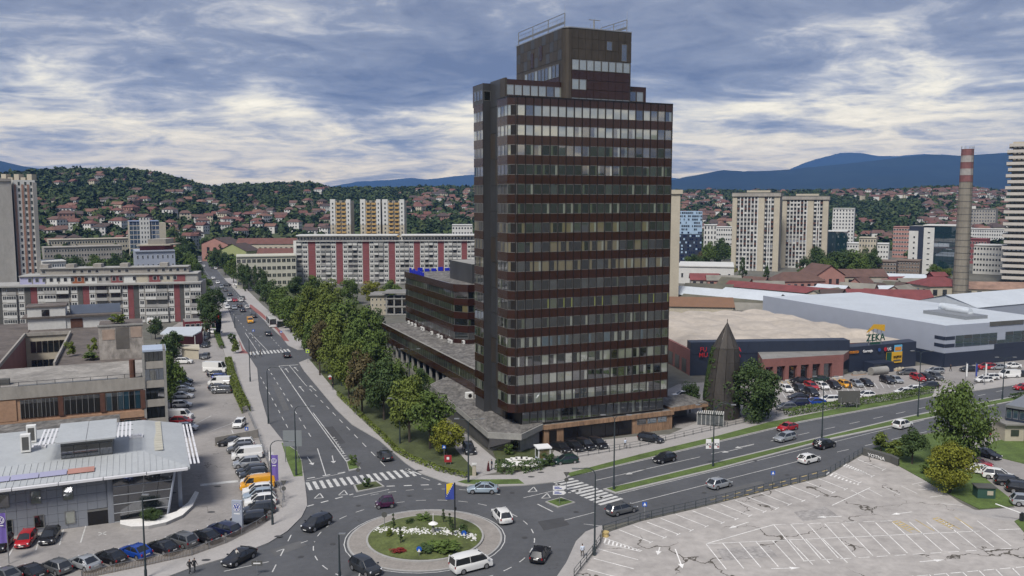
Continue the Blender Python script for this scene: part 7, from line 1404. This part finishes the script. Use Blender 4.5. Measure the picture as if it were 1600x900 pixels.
railing([(1225, 646), (1325, 632), (1400, 620), (1459, 610)], 'green fence along the store car park', 1.1, 2.5)
railing(FENCE_L[:6], 'grey picket fence along the showroom row', .95, 3.0, m_steel, 'picket_fence', (.95, .25), .12, .16)
railing(FENCE_L[6:11], 'steel railing between avenue pavement and the showroom row', 1.2, 2.2, m_steel, 'railing', (1.2, .7, .25))
w0, w1 = G(336, 697), G(403, 684); o = MB().prism([w0, w1, w1+Vector((0, .4, 0)), w0+Vector((0, .4, 0))], 0, 1.5).build('concrete_wall', m_wall_g); tag(o, 'low grey wall behind the showroom car row', 'wall')
o = MB().prism(GP([(1350, 709), (1393, 721), (1405, 727), (1403, 729), (1391, 723.5), (1348, 711.5)]), 0, 1.2).build('graffiti_wall', m_dkp); tag(o, 'dark wall with white graffiti at the car park tip', 'wall')
ga, gb = G(1348, 711.5), G(1391, 723.5); gq = (ga+gb)/2+nrm(ga, gb)*.06; gt = TXT[('YOTNA', 1.1, .02)]; gt.materials.clear(); gt.materials.append(m_wh); go = obj('graffiti', gt, o); go.scale = (.8, .7, 1); dq = gb-ga; go.location = (gq.x, gq.y, .15); go.rotation_euler = (R(90), 0, math.atan2(dq.y, dq.x))
# hedges
def hedge(px, w, h, col, label, z0=.1):
    P = GP(px, z0); Q, Nn = [], []
    for a, b in zip(P, P[1:]):
        d = b-a; n = Vector((-d.y, d.x, 0)).normalized(); k = int(d.length*(w+2*h)*26)
        for _ in range(k):
            f = rb_.random(); s = rb_.choice((0, 1, 1, 2)); y, z = (rb_.uniform(-w/2, w/2), h*rb_.uniform(.9, 1.1)) if s == 1 else ((-w/2 if s else w/2)*rb_.uniform(.8, 1.1), h*rb_.uniform(.05, 1)); p = a+d*f+n*y; Q.append((p.x, p.y, z0+z)); Nn.append(tuple(n*(0 if s == 1 else (-1 if s else 1))+UP*.7))
    o = obj('hedge', npmesh('hedge', leaf_quads(np.array(Q), np.array(Nn), .34), np.arange(len(Q)*4).reshape(-1, 4), [LM[col]])); tag(o, label, 'hedge')
hedge([(1228, 650), (1280, 641), (1330, 634), (1400, 624), (1455, 613)], 1.4, 1.2, 'green', 'long green hedge along the store car park fence'); hedge([(357, 566), (362, 590), (372, 618), (385, 645)], 1.6, 1.4, 'olive', 'green hedge between the avenue lot and pavement'); hedge([(528, 617), (552, 640), (600, 685), (620, 706), (647, 721), (690, 737), (730, 747)], .7, .7, 'olive', 'low trimmed hedge edging the lawn beside the pavement')
hedge([(780, 733), (792, 739), (804, 740)], 1.6, 1.5, 'dark green', 'clipped dark hedge beside the entrance path'); hedge([(812, 739), (845, 732)], 1.5, 1.4, 'dark green', 'clipped dark hedge next to the guard booth'); hedge([(1580, 624), (1640, 614)], 1.0, 1.0, 'dark green', 'short dark hedge on the far median'); hedge([(640, 570), (700, 625), (715, 640)], 1.2, 1.0, 'green', 'green hedge at the foot of the low wing'); hedge([(335, 515), (347, 545)], 1.2, 1.0, 'green', 'narrow green strip hedge beside the avenue lot')
for px, py, w, h, c, l in ((857, 729, 3.0, 2.6, 'dark green', 'round dark bush beside the guard booth'), (796, 711, 2.0, 2.2, 'green', 'small round bush before the pavilion glass'), (363, 537, 3.6, 3.6, 'dark green', 'dark bush beside the bus lane on the avenue'), (368, 552, 3.4, 4.2, 'olive', 'olive bush beside the red bike lane'), (551, 727, 1.8, 2.0, 'green', 'small shrub on the narrow splitter island'), (574, 762, 1.6, 1.8, 'dark green', 'dark shrub on the zebra crossing island'), (1400, 715, 4, 3.5, 'olive', 'loose shrub behind the car park railing'), (1452, 742, 4, 2.2, 'green', 'undergrowth below the bushy tree'), (812, 698, 1.6, 2.8, 'dark green', 'upright conifer bush against the stone pavilion wall')): bush('bush', G(px, py, .1), w, h, c, l)
# entrance: path, steps, booth, gate posts, boards
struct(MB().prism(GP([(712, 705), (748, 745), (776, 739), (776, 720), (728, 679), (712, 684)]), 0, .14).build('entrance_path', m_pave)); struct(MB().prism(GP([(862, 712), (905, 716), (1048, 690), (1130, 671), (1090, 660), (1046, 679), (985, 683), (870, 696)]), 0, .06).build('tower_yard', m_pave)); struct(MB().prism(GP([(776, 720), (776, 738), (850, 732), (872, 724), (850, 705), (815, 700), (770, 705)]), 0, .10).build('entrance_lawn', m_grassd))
e = empty('ramp_steps', G(812, 725)); tag(e, 'white fan of low steps before the pavilion', 'steps')
for i in range(6):
    c = G(790+i*9, 728-2.2*math.sin(i/5*3.14)); MB().box((0, 0, 0), (1.25, 1.9, .18+.1*math.sin(i/5*3.14))).build('step', m_white, e).location = c-e.location
    c2 = G(795+i*8, 721-3*math.sin(i/5*3.14)); MB().box((0, 0, 0), (1.15, 1.2, .30)).build('step', m_white, e).location = c2-e.location
b = G(848, 722); e = empty('guard_booth', b, .25); tag(e, 'small white guard booth with a flat white roof by the tower', 'booth'); MB().box((0, 0, 0), (2.0, 2.0, .9)).build('wall', m_alu, e); MB().box((0, 0, 2.5), (2.4, 2.4, .16)).build('roof', m_wh, e)
for x in (-1, 1):
    for y in (-1, 1): MB().box((x*.93, y*.93, .9), (.14, .14, 1.6)).build('post', m_wh, e)
for x, y, sx, sy in ((0, -.95, 1.7, .05), (0, .95, 1.7, .05), (-.95, 0, .05, 1.7), (.95, 0, .05, 1.7)): MB().box((x, y, .9), (sx, sy, 1.6)).build('pane', GL[5] if y < 0 else gF, e)
def post_thing(name, label, cat, px, py, parts, rz=0.0):
    e = empty(name, G(px, py, .12), rz); tag(e, label, cat)
    for nm, mb, m in parts: mb.build(nm, m, e)
    return e
m_bls = mat('blue road sign', (.015, .09, .42), .5, var=0); m_ylw = mat('yellow flag cloth', (.70, .50, .02), .8, var=0); m_pur = mat('purple banner cloth', (.16, .11, .38), .8, var=.1); m_blf = mat('blue flag cloth', (.035, .06, .30), .8, var=0); m_rb = mat('red board', (.30, .02, .025), .6, var=0)
def square(cx, z, s, t=.06): return MB().obox((cx-s/2, -t/2, z), (s, 0, 0), (0, t, 0), (0, 0, s))
pole = lambda h, r=.045: MB().tube((0, 0, 0), (0, 0, h), r, 6)
for px, py, h, l in ((397, 552, 6.6, 'blue crossing sign high over the far zebra'), (440, 552, 6.2, 'second blue crossing sign over the far zebra'), (386, 690, 2.6, 'blue parking sign on the showroom pavement'), (694, 718, 2.4, 'blue crossing sign beside the red board'), (1007, 812, 2.4, 'blue sign at the car park railing corner'), (1207, 762, 2.5, 'blue bus stop sign at the car park railing'), (655, 873, 1.3, 'round blue arrow sign on the flower bed'), (725, 846, 1.2, 'round blue arrow sign near the flag pole')):
    post_thing('road_sign', l, 'road sign', px, py, [('pole', pole(h), m_steel), ('plate', MB().tube((0, -.03, h-.1), (0, -.06, h-.1), .32, 14) if 'round' in l else square(0, h-.6, .6), m_bls), ('symbol', MB().poly([(-.2, -.07, h-.45), (.2, -.07, h-.45), (0, -.07, h-.05)]), m_wh)])
post_thing('road_sign', 'yellow green crossing sign by the lawn corner', 'road sign', 481, 567, [('pole', pole(3.2), m_steel), ('plate', square(0, 2.6, .9), mat('lime sign', (.45, .62, .05), .5, var=0)), ('symbol', square(0, 2.8, .4, .08), m_blf)])
post_thing('road_sign', 'warning sign on a pole at the lawn', 'road sign', 516, 604, [('pole', pole(3.0), m_steel), ('plate', MB().poly([(-.5, -.04, 2.2), (.5, -.04, 2.2), (0, -.04, 3.1)]), m_wh), ('plate', MB().tube((0, -.03, 1.9), (0, -.06, 1.9), .3, 12), m_rb)])
for px, py, l in ((444, 782, 'dark backed give way sign by the showroom railing'), (560, 752, 'dark backed give way sign on the zebra island'), (885, 768, 'dark backed give way sign beside the direction boards')): post_thing('road_sign', l, 'road sign', px, py, [('pole', pole(2.8), m_steel), ('plate', MB().poly([(-.45, -.04, 2.9), (.45, -.04, 2.9), (0, -.04, 2.1)]), m_dkp), ('plate', MB().tube((0, -.03, 1.75), (0, -.06, 1.75), .32, 12), m_dkp)])
post_thing('direction_sign', 'two white arrow direction boards on the grass island', 'road sign', 874, 787, [('pole', pole(2.6), m_steel)]+[x for z in (1.3, 2.0) for x in (('board', MB().poly([(-.9, -.05, z), (.6, -.05, z), (.95, -.05, z+.28), (.6, -.05, z+.56), (-.9, -.05, z+.56)]).obox((-.9, -.04, z), (1.5, 0, 0), (0, .04, 0), (0, 0, .56)), m_wh), ('lettering', MB().obox((-.7, -.07, z+.16), (1.0, 0, 0), (0, .02, 0), (0, 0, .1)).obox((-.7, -.07, z+.34), (.7, 0, 0), (0, .02, 0), (0, 0, .1)), m_blf))])
post_thing('direction_sign', 'small direction board at the bottom road edge', 'road sign', 402, 897, [('pole', pole(1.6), m_steel), ('board', MB().obox((-.6, -.03, 1.0), (1.2, 0, 0), (0, .06, 0), (0, 0, .55)), m_dkp), ('lettering', MB().obox((-.4, -.05, 1.2), (.8, 0, 0), (0, .02, 0), (0, 0, .14)), m_wh)])
post_thing('notice_board', 'red notice board with white symbol on the lawn', 'board', 700, 726, [('panel', square(0, .4, 1.15, .1), m_rb), ('symbol', square(0, .85, .4, .14), m_wh), ('leg', MB().tube((-.4, 0, 0), (-.4, 0, .5), .05, 5), m_steel), ('leg', MB().tube((.4, 0, 0), (.4, 0, .5), .05, 5), m_steel)])
for px, py, l in ((741, 743, 'pale stone gate post beside the entrance path'),): post_thing('gate_post', l, 'gate post', px, py, [('shaft', MB().box((0, 0, 0), (.55, .55, 1.7)), m_wall_c), ('cap', MB().box((0, 0, 1.7), (.75, .75, .18)), m_wall_w)])
post_thing('road_board', 'grey back of a large road board over the grass strip', 'board', 456, 722, [('leg', MB().tube((-1, 0, 0), (-1, 0, 3), .07, 5), m_steel), ('leg', MB().tube((1, 0, 0), (1, 0, 3), .07, 5), m_steel), ('panel', MB().obox((-1.3, -.05, 2.6), (3.0, 0, 0), (0, .08, 0), (0, 0, 2.6)), mat('grey sign back', (.20, .22, .23), .6, var=.05))])
post_thing('billboard', 'dark grey back of a board beside the store hedge', 'board', 1326, 638, [('leg', MB().tube((-1.6, 0, 0), (-1.6, 0, 2.2), .09, 5), m_steel), ('leg', MB().tube((1.6, 0, 0), (1.6, 0, 2.2), .09, 5), m_steel), ('panel', MB().obox((-2.2, -.06, 1.2), (4.4, 0, 0), (0, .12, 0), (0, 0, 2.4)), m_dkp)])
post_thing('bus_stop_shelter', 'small bus shelter beside the white bus', 'bus shelter', 446, 512, [('roof', MB().box((0, 0, 2.5), (6, 2.2, .15)), m_conc), ('pane', MB().box((0, .9, .3), (5.6, .06, 2.1)), glass('clear shelter glass', 0)), ('post', MB().box((-2.8, .9, 0), (.12, .12, 2.5)), m_dark), ('post', MB().box((2.8, .9, 0), (.12, .12, 2.5)), m_dark)], 1.2)
for x, l in ((1107, 'left'), (1119.5, 'right')):   # posters on the lamp
    b_ = G(1114, 730); zz = AT(x, 701, b_.y).z; c = AT(x, 701, b_.y); e = empty('lamp_poster', (c.x, c.y, zz)); tag(e, f'white poster with black numerals hung {l} of the lamp', 'poster'); MB().obox((-.42, -.04, 0), (.84, 0, 0), (0, .06, 0), (0, 0, 1.55)).build('sheet', m_wh, e); me = TXT[('K3', .62, .01)]; me.materials.clear(); me.materials.append(m_black); o = obj('lettering', me, e); o.location = (0, -.06, .5); o.rotation_euler = (R(90), 0, 0); MB().obox((.1, -.065, .2), (.26, 0, 0), (0, .02, 0), (0, 0, .22)).build('print_patch', m_rb, e)
# emblem: ring with V over W
def emblem(root, p, s, m):
    o = MB(); k = 20
    for i in range(k):
        a0, a1 = 2*math.pi*i/k, 2*math.pi*(i+1)/k; o.poly([(s*q*math.cos(a), -.03, s*q*math.sin(a)) for q, a in ((1, a0), (1, a1), (.86, a1), (.86, a0))])
    def bar(x0, z0, x1, z1): d = Vector((x1-x0, 0, z1-z0)).normalized(); n = Vector((-d.z, 0, d.x))*.07; o.poly([Vector((x, -.03, z))*1.0*s+Vector((0, -.03*(1-s), 0))+q*s for x, z, q in ((x0, z0, -n), (x1, z1, -n), (x1, z1, n), (x0, z0, n))])
    for b in ((-.35, .8, 0, .08), (.35, .8, 0, .08), (-.75, .4, -.36, -.72), (-.36, -.72, 0, -.05), (0, -.05, .36, -.72), (.36, -.72, .75, .4)): bar(*b)
    a = o.build('emblem', m, root); a.location = p; return a
b = G(372, 829, .1); h = AT(372, 783, b.y).z; e = empty('sign_pylon', b, -.15); tag(e, 'grey sign pylon with round emblem at the showroom row', 'sign pylon'); MB().box((0, 0, 0), (1.35, .35, h)).build('panel', m_alu, e); MB().tube((0, -.16, h-.85), (0, -.185, h-.85), .55, 20).build('emblem_disc', m_blf, e); emblem(e, (0, -.19, h-.85), .5, m_wh); MB().obox((-.4, -.19, h-1.75), (.8, 0, 0), (0, .03, 0), (0, 0, .12)).build('lettering', m_wh, e)
def banner(px, py, tx, ty, wpx, hpx, m, label, side, logo=True, name='banner_flag'):
    b = G(px, py, .1); h = AT(tx, ty, b.y).z; k = math.hypot(b.y, CH)/FPX; w, hh = wpx*k, hpx*k; e = empty(name, b); tag(e, label, 'flag'); pole(h+.3, .06).build('pole', m_steel, e); mb = MB(); n = 8
    for i in range(n): x0, x1 = i/n*w*side, (i+1)/n*w*side; mb.poly([(x0, .08*math.sin(i*.9), h-hh), (x1, .08*math.sin((i+1)*.9), h-hh), (x1, .08*math.sin((i+1)*.9+.4), h), (x0, .08*math.sin(i*.9+.4), h)])
    mb.build('cloth', m, e)
    if logo: emblem(e, (side*w/2, -.12, h-hh*.22), min(.5, w*.38), m_wh); MB().obox((side*w/2-w*.25, -.13, h-hh*.42), (w*.5, 0, 0), (0, .02, 0), (0, 0, hh*.03)).build('lettering', m_wh, e)
    return e, w, hh, h
banner(424, 762, 424, 712, 11, 40, m_pur, 'purple banner with round emblem beside the long car row', 1); banner(14, 880, 14, 803, 15, 46, m_pur, 'purple banner with round emblem before the showroom wall', -1); banner(420, 757, 420, 707, 8, 14, m_wh, 'white banner top behind the purple banner', 1, False)
for px, m_, l in ((1508, m_wh, 'white upright store flag, first of three'), (1523, m_blf, 'blue and yellow upright flag in the middle of three'), (1538, m_wh, 'white upright store flag, last of three')): banner(px, 602, px, 569, 3.2, 20, m_, l, 1, False)
for px, m_, l in ((569, m_blf, 'blue flag with yellow before the low wing'), (575, m_wh, 'white flag between two blue ones before the low wing'), (580, m_blf, 'blue flag nearest the low wing')): banner(px, 545, px, 506, 4, 22, m_, l, 1, False)
# national flag on the roundabout
b = G(711, 833, .4); h = AT(711, 759, b.y).z; e = empty('flag_pole', b); tag(e, 'national flag, blue with yellow triangle and white stars, on the roundabout', 'flag'); MB().tube((0, 0, -.2), (0, 0, h), .09, 8).box((0, 0, -.3), (.6, .6, .3)).build('pole', m_dark, e); MB().obox((-.1, -.1, h*.45), (.3, 0, 0), (0, .25, 0), (0, 0, .4)).build('control_box', m_dark, e)
w, hh = 1.1, 2.05; mb, yl, st = MB(), MB(), MB(); f = lambda x, z: .10*math.sin(x*4+z*2)
nx, nz = 8, 12; pt = lambda i, j, o=0: (-w*i/nx-.08, f(w*i/nx, hh*j/nz)+o, h-.05-hh*j/nz-.12*i/nx)
for i in range(nx):
    for j in range(nz):
        u, v = (i+.5)/nx, (j+.5)/nz; y_ = u > .12+.0 and v < .78*(1-0) and v < .86*(u-.05)+.0 and u < .92
        (yl if y_ else mb).poly([pt(i, j), pt(i+1, j), pt(i+1, j+1), pt(i, j+1)])
mb.build('cloth', m_blf, e); yl.build('yellow_triangle', m_ylw, e)
for k in range(8):
    u, v = .08+.11*k, .04+.105*k; p = Vector(pt(u*nx, v*nz, -.04)); st.poly([p+Vector((.05*math.cos(a), 0, .05*math.sin(a))) for a in [i*math.pi/3 for i in range(6)]])
st.build('stars', m_wh, e)['kind'] = 'stuff'
# ---- planting on the roundabout
wq = MB(); rs_ = random.Random(8)
for i in range(520):
    t = rs_.random(); c = G(584+t*160, 822+t*22+rs_.gauss(0, 2.6)+5*math.sin(t*5), .6); s = rs_.uniform(.08, .24)
    if (c-RC).xy.length > 6.9: continue
    wq.box((c.x, c.y, rtop(c.x, c.y)-.05), (s, s*.8, s*.5), 0, rs_.uniform(0, 3))
o = wq.build('white_stones', m_white); tag(o, 'band of white stones across the roundabout turf', 'stones', kind='stuff')
def rput(px, py): c = G(px, py, .7); return Vector((c.x, c.y, rtop(c.x, c.y)))
for px, py, w, h, c, l in ((662, 812, 3.0, .9, 'green', 'low spreading shrub at the rear of the roundabout'), (640, 818, 1.6, .8, 'dark green', 'small dark shrub on the roundabout rear'), (690, 856, 5.2, .9, 'green', 'broad spreading shrub at the front of the roundabout'), (665, 858, 3.0, .7, 'dark green', 'low dark shrub beside the broad spreading one'), (608, 838, 1.2, 1.2, 'olive', 'small olive shrub at the left of the roundabout'), (723, 835, 1.6, 1.5, 'dark green', 'shrub close to the flag pole foot')): bush('shrub', rput(px, py)-UP*.1, w, h, c, l)
m_rf = leafmat('red bedding leaves', (.17, .025, .02)); o = obj('flower_bed', CR['small'][0]); o.scale = (2.8, 1.8, .35); o.location = rput(622, 860); o.material_slots[0].link = 'OBJECT'; o.material_slots[0].material = m_rf; tag(o, 'red bedding plants at the front of the roundabout', 'flower bed')
for px, py, h, l in ((615, 830, 2.2, 'twisted topiary at the left roundabout edge'), (626, 850, 2.0, 'twisted topiary beside the red bedding plants'), (693, 818, 1.7, 'twin of two small topiaries behind, farther'), (703, 826, 1.8, 'small topiary nearest the flag pole'), (707, 838, 2.0, 'topiary in front of the flag pole')):
    e = empty('topiary', rput(px, py)); tag(e, l, 'topiary'); MB().tube((0, 0, 0), (0, 0, h), .05, 5).build('stem', m_bark, e)
    for k, (z, s) in enumerate(((.25, .8), (.6, .55), (.85, .45))): o = obj('clump', CR['small'][k], e); o.scale = (s, s, s*.9); o.location = (0, 0, z*h-.1); o.material_slots[0].link = 'OBJECT'; o.material_slots[0].material = LM['dark green']
e = empty('stone_lantern', rput(677, 836)); tag(e, 'white stone lantern fountain in the middle of the roundabout', 'fountain'); MB().tube((0, 0, 0), (0, 0, .9), .22, 8, 0, .12).build('stem', m_conc, e); MB().tube((0, 0, .9), (0, 0, 1.1), .15, 12, 0, .6).tube((0, 0, 1.1), (0, 0, 1.35), .6, 12, 0, .2).build('bowl', m_white, e); MB().tube((0, 0, 1.3), (0, 0, 2.4), .05, 6).build('spike', m_white, e)
post_thing('road_sign', 'round dark sign on a pole at the roundabout edge', 'road sign', 601, 829, [('pole', pole(2.2), m_steel), ('plate', MB().tube((0, -.03, 2.1), (0, -.06, 2.1), .36, 14), m_dkp)])
# ---- other fittings
c = G(1537, 776, .1); e = empty('transformer_box', c, -.1); tag(e, 'green metal transformer box on the lawn', 'utility box'); MB().box((0, 0, 0), (2.4, 1.6, 1.5)).build('cabinet', mat('green box paint', (.03, .075, .06), .6, var=.1), e); MB().box((0, 0, 1.5), (2.7, 1.9, .15)).build('roof', m_dkp, e); MB().obox((.1, -.83, .5), (.8, 0, 0), (0, .03, 0), (0, 0, .6)).build('plate', m_wall_c, e)
c = G(1596, 815, .0); e = empty('barrier', c); tag(e, 'raised white barrier arm at the lot entrance', 'barrier'); MB().box((0, 0, 0), (.4, .4, 1.2)).build('stand', m_dark, e); MB().tube((0, 0, 1.1), (-3.2, .6, 2.2), .07, 6).build('arm', m_wh, e)
c = G(946, 838); o = MB().tube((0, 0, 0), (0, 0, .5), .45, 10, 0, .4).tube((0, 0, .5), (0, 0, .6), .48, 10).build('yellow_bollard', m_yline); o.location = c; tag(o, 'squat yellow drum at the car park corner', 'drum')
b = G(236, 530); e = empty('sign_board', b); tag(e, 'white sign board with red three diamond emblem behind the derelict block', 'sign'); z = AT(234, 506, b.y).z; MB().tube((0, 0, 0), (0, 0, z), .12, 6).build('pole', m_steel, e); MB().obox((-.9, -.1, z), (1.9, 0, 0), (0, .2, 0), (0, 0, 1.9)).build('panel', m_wh, e); q = MB()
for a in (90, 210, 330): u = Vector((math.cos(R(a)), 0, math.sin(R(a)))); v = Vector((-u.z, 0, u.x)); q.poly([Vector((.05, -.12, z+.85))+p for p in (Vector(), u*.32+v*.18, u*.64, u*.32-v*.18)])
q.build('emblem', m_rb, e)
b = G(337, 524); e = empty('sign_pylon', b); z1 = AT(337, 486, b.y).z; tag(e, 'curved red and black sign pylon at the avenue lot', 'sign pylon'); MB().obox((-1.2, -.2, z1*.66), (2.6, 0, 0), (0, .4, 0), (0, 0, z1*.34)).build('red_panel', mat('bright red sign', (.62, .035, .02), .5, var=0), e); MB().poly([(1.4, -.2, 0), (2.0, -.2, z1*.4), (2.0, -.2, z1*.95), (1.4, -.2, z1)]).obox((.2, -.2, 0), (1.2, 0, 0), (0, .4, 0), (0, 0, z1*.66)).build('black_panel', m_black, e); MB().obox((-.5, -.24, z1*.82), (1.2, 0, 0), (0, .05, 0), (0, 0, .6)).build('emblem', m_wh, e)
# ---- people
m_skin = mat('skin', (.42, .25, .17), .6, var=0); m_hair = mat('dark hair', (.02, .015, .012), .7, var=0)
def person(px, py, face, top, legs, label, h=1.75, stride=.25, skirt=False, z=.13):
    nm = FIG[stride].copy(); o = obj('person', nm)
    nm.materials.clear()
    for m in (top, legs, m_skin, m_hair, m_black): nm.materials.append(m)
    for p in nm.polygons:
        c = p.center; p.material_index = 3 if c.z > 1.66 or (c.z > 1.56 and c.x < .02) else 2 if c.z > 1.47 else 2 if (abs(c.y) > .19 and c.z < .93) else 0 if c.z > .93 else 4 if c.z < .09 else 1; p.use_smooth = True
    if skirt: MB().tube((0, 0, .08), (0, 0, 1.0), .30, 10, 0, .17).build('long_skirt', legs, o)
    b = G(px, py, z); o.location = b; o.scale = (h/1.8,)*3; o.rotation_euler = (0, 0, math.atan2(face[1], face[0])); tag(o, label, 'person'); return o
blk_ = mat('black cloth', (.015, .015, .017), .9, var=0); wsh = mat('pale blue white shirt', (.52, .58, .68), .9, var=0); sho = mat('grey shorts', (.12, .11, .10), .9, var=0); mar = mat('maroon cloth', (.07, .012, .016), .9, var=0); dnm = mat('navy cloth', (.02, .028, .05), .9, var=0); rdc = mat('red cloth', (.32, .02, .03), .9, var=0); lgt = mat('light cloth', (.5, .48, .45), .9, var=0)
for a in ((296.5, 896, (.3, 1), blk_, blk_, 'person in black walking on the road edge, nearer the fence'), (304, 894, (.3, 1), blk_, blk_, 'person in black walking beside another, nearer the road'), (910, 871, (-.1, 1), wsh, sho, 'person in a pale shirt and shorts walking by the car park corner'), (763, 736, (.9, .2), mar, mar, 'person in a long maroon dress standing on the entrance path', 1.68, .05, True), (768.5, 734, (-1, -.1), dnm, dnm, 'person in navy standing on the entrance path', 1.78, .05), (1546, 687, (0, -1), rdc, dnm, 'person in red walking into the small lot'), (393, 559, (1, 0), lgt, dnm, 'person in light clothes crossing at the far lot corner'), (398, 560, (1, .1), wsh, sho, 'person in a pale top at the far lot corner'), (407, 557, (1, 0), blk_, blk_, 'person in dark clothes near the far zebra crossing'), (520, 609, (-.3, 1), blk_, dnm, 'person in dark clothes on the pavement by the warning sign'), (473, 535, (0, 1), blk_, blk_, 'person in black under the trees by the bus stop'), (371, 878, (-.6, -.7), lgt, dnm, 'person in light clothes in front of the black fastback'), (1328, 607, (0, -1), blk_, dnm, 'person beside the yellow car in the store lot'), (1485, 580, (.5, -1), blk_, blk_, 'person in dark clothes before the navy hall base'), (977, 700, (-.5, 1), wsh, sho, 'person in pale top walking behind the tower railing')): person(*a)
# ================================================================== every label singles out one thing
ORD = ['leftmost', 'second', 'third', 'fourth', 'fifth', 'sixth', 'seventh', 'eighth', 'ninth', 'tenth', 'eleventh', 'twelfth', 'thirteenth', 'fourteenth', 'fifteenth']
by = {}
for o in S.objects:
    if o.parent is None and o.get('label'): by.setdefault(o['label'], []).append(o)
for lab, os_ in by.items():
    if len(os_) < 2: continue
    os_.sort(key=lambda o: o.location.x/max(1, o.location.y))
    for i, o in enumerate(os_):
        w = 'leftmost one' if i == 0 else 'rightmost one' if i == len(os_)-1 else f'{ORD[i]} from left' if i < 15 else f'{i+1}th from left'
        o['label'] = ' '.join(f'{lab}, {w}'.split())
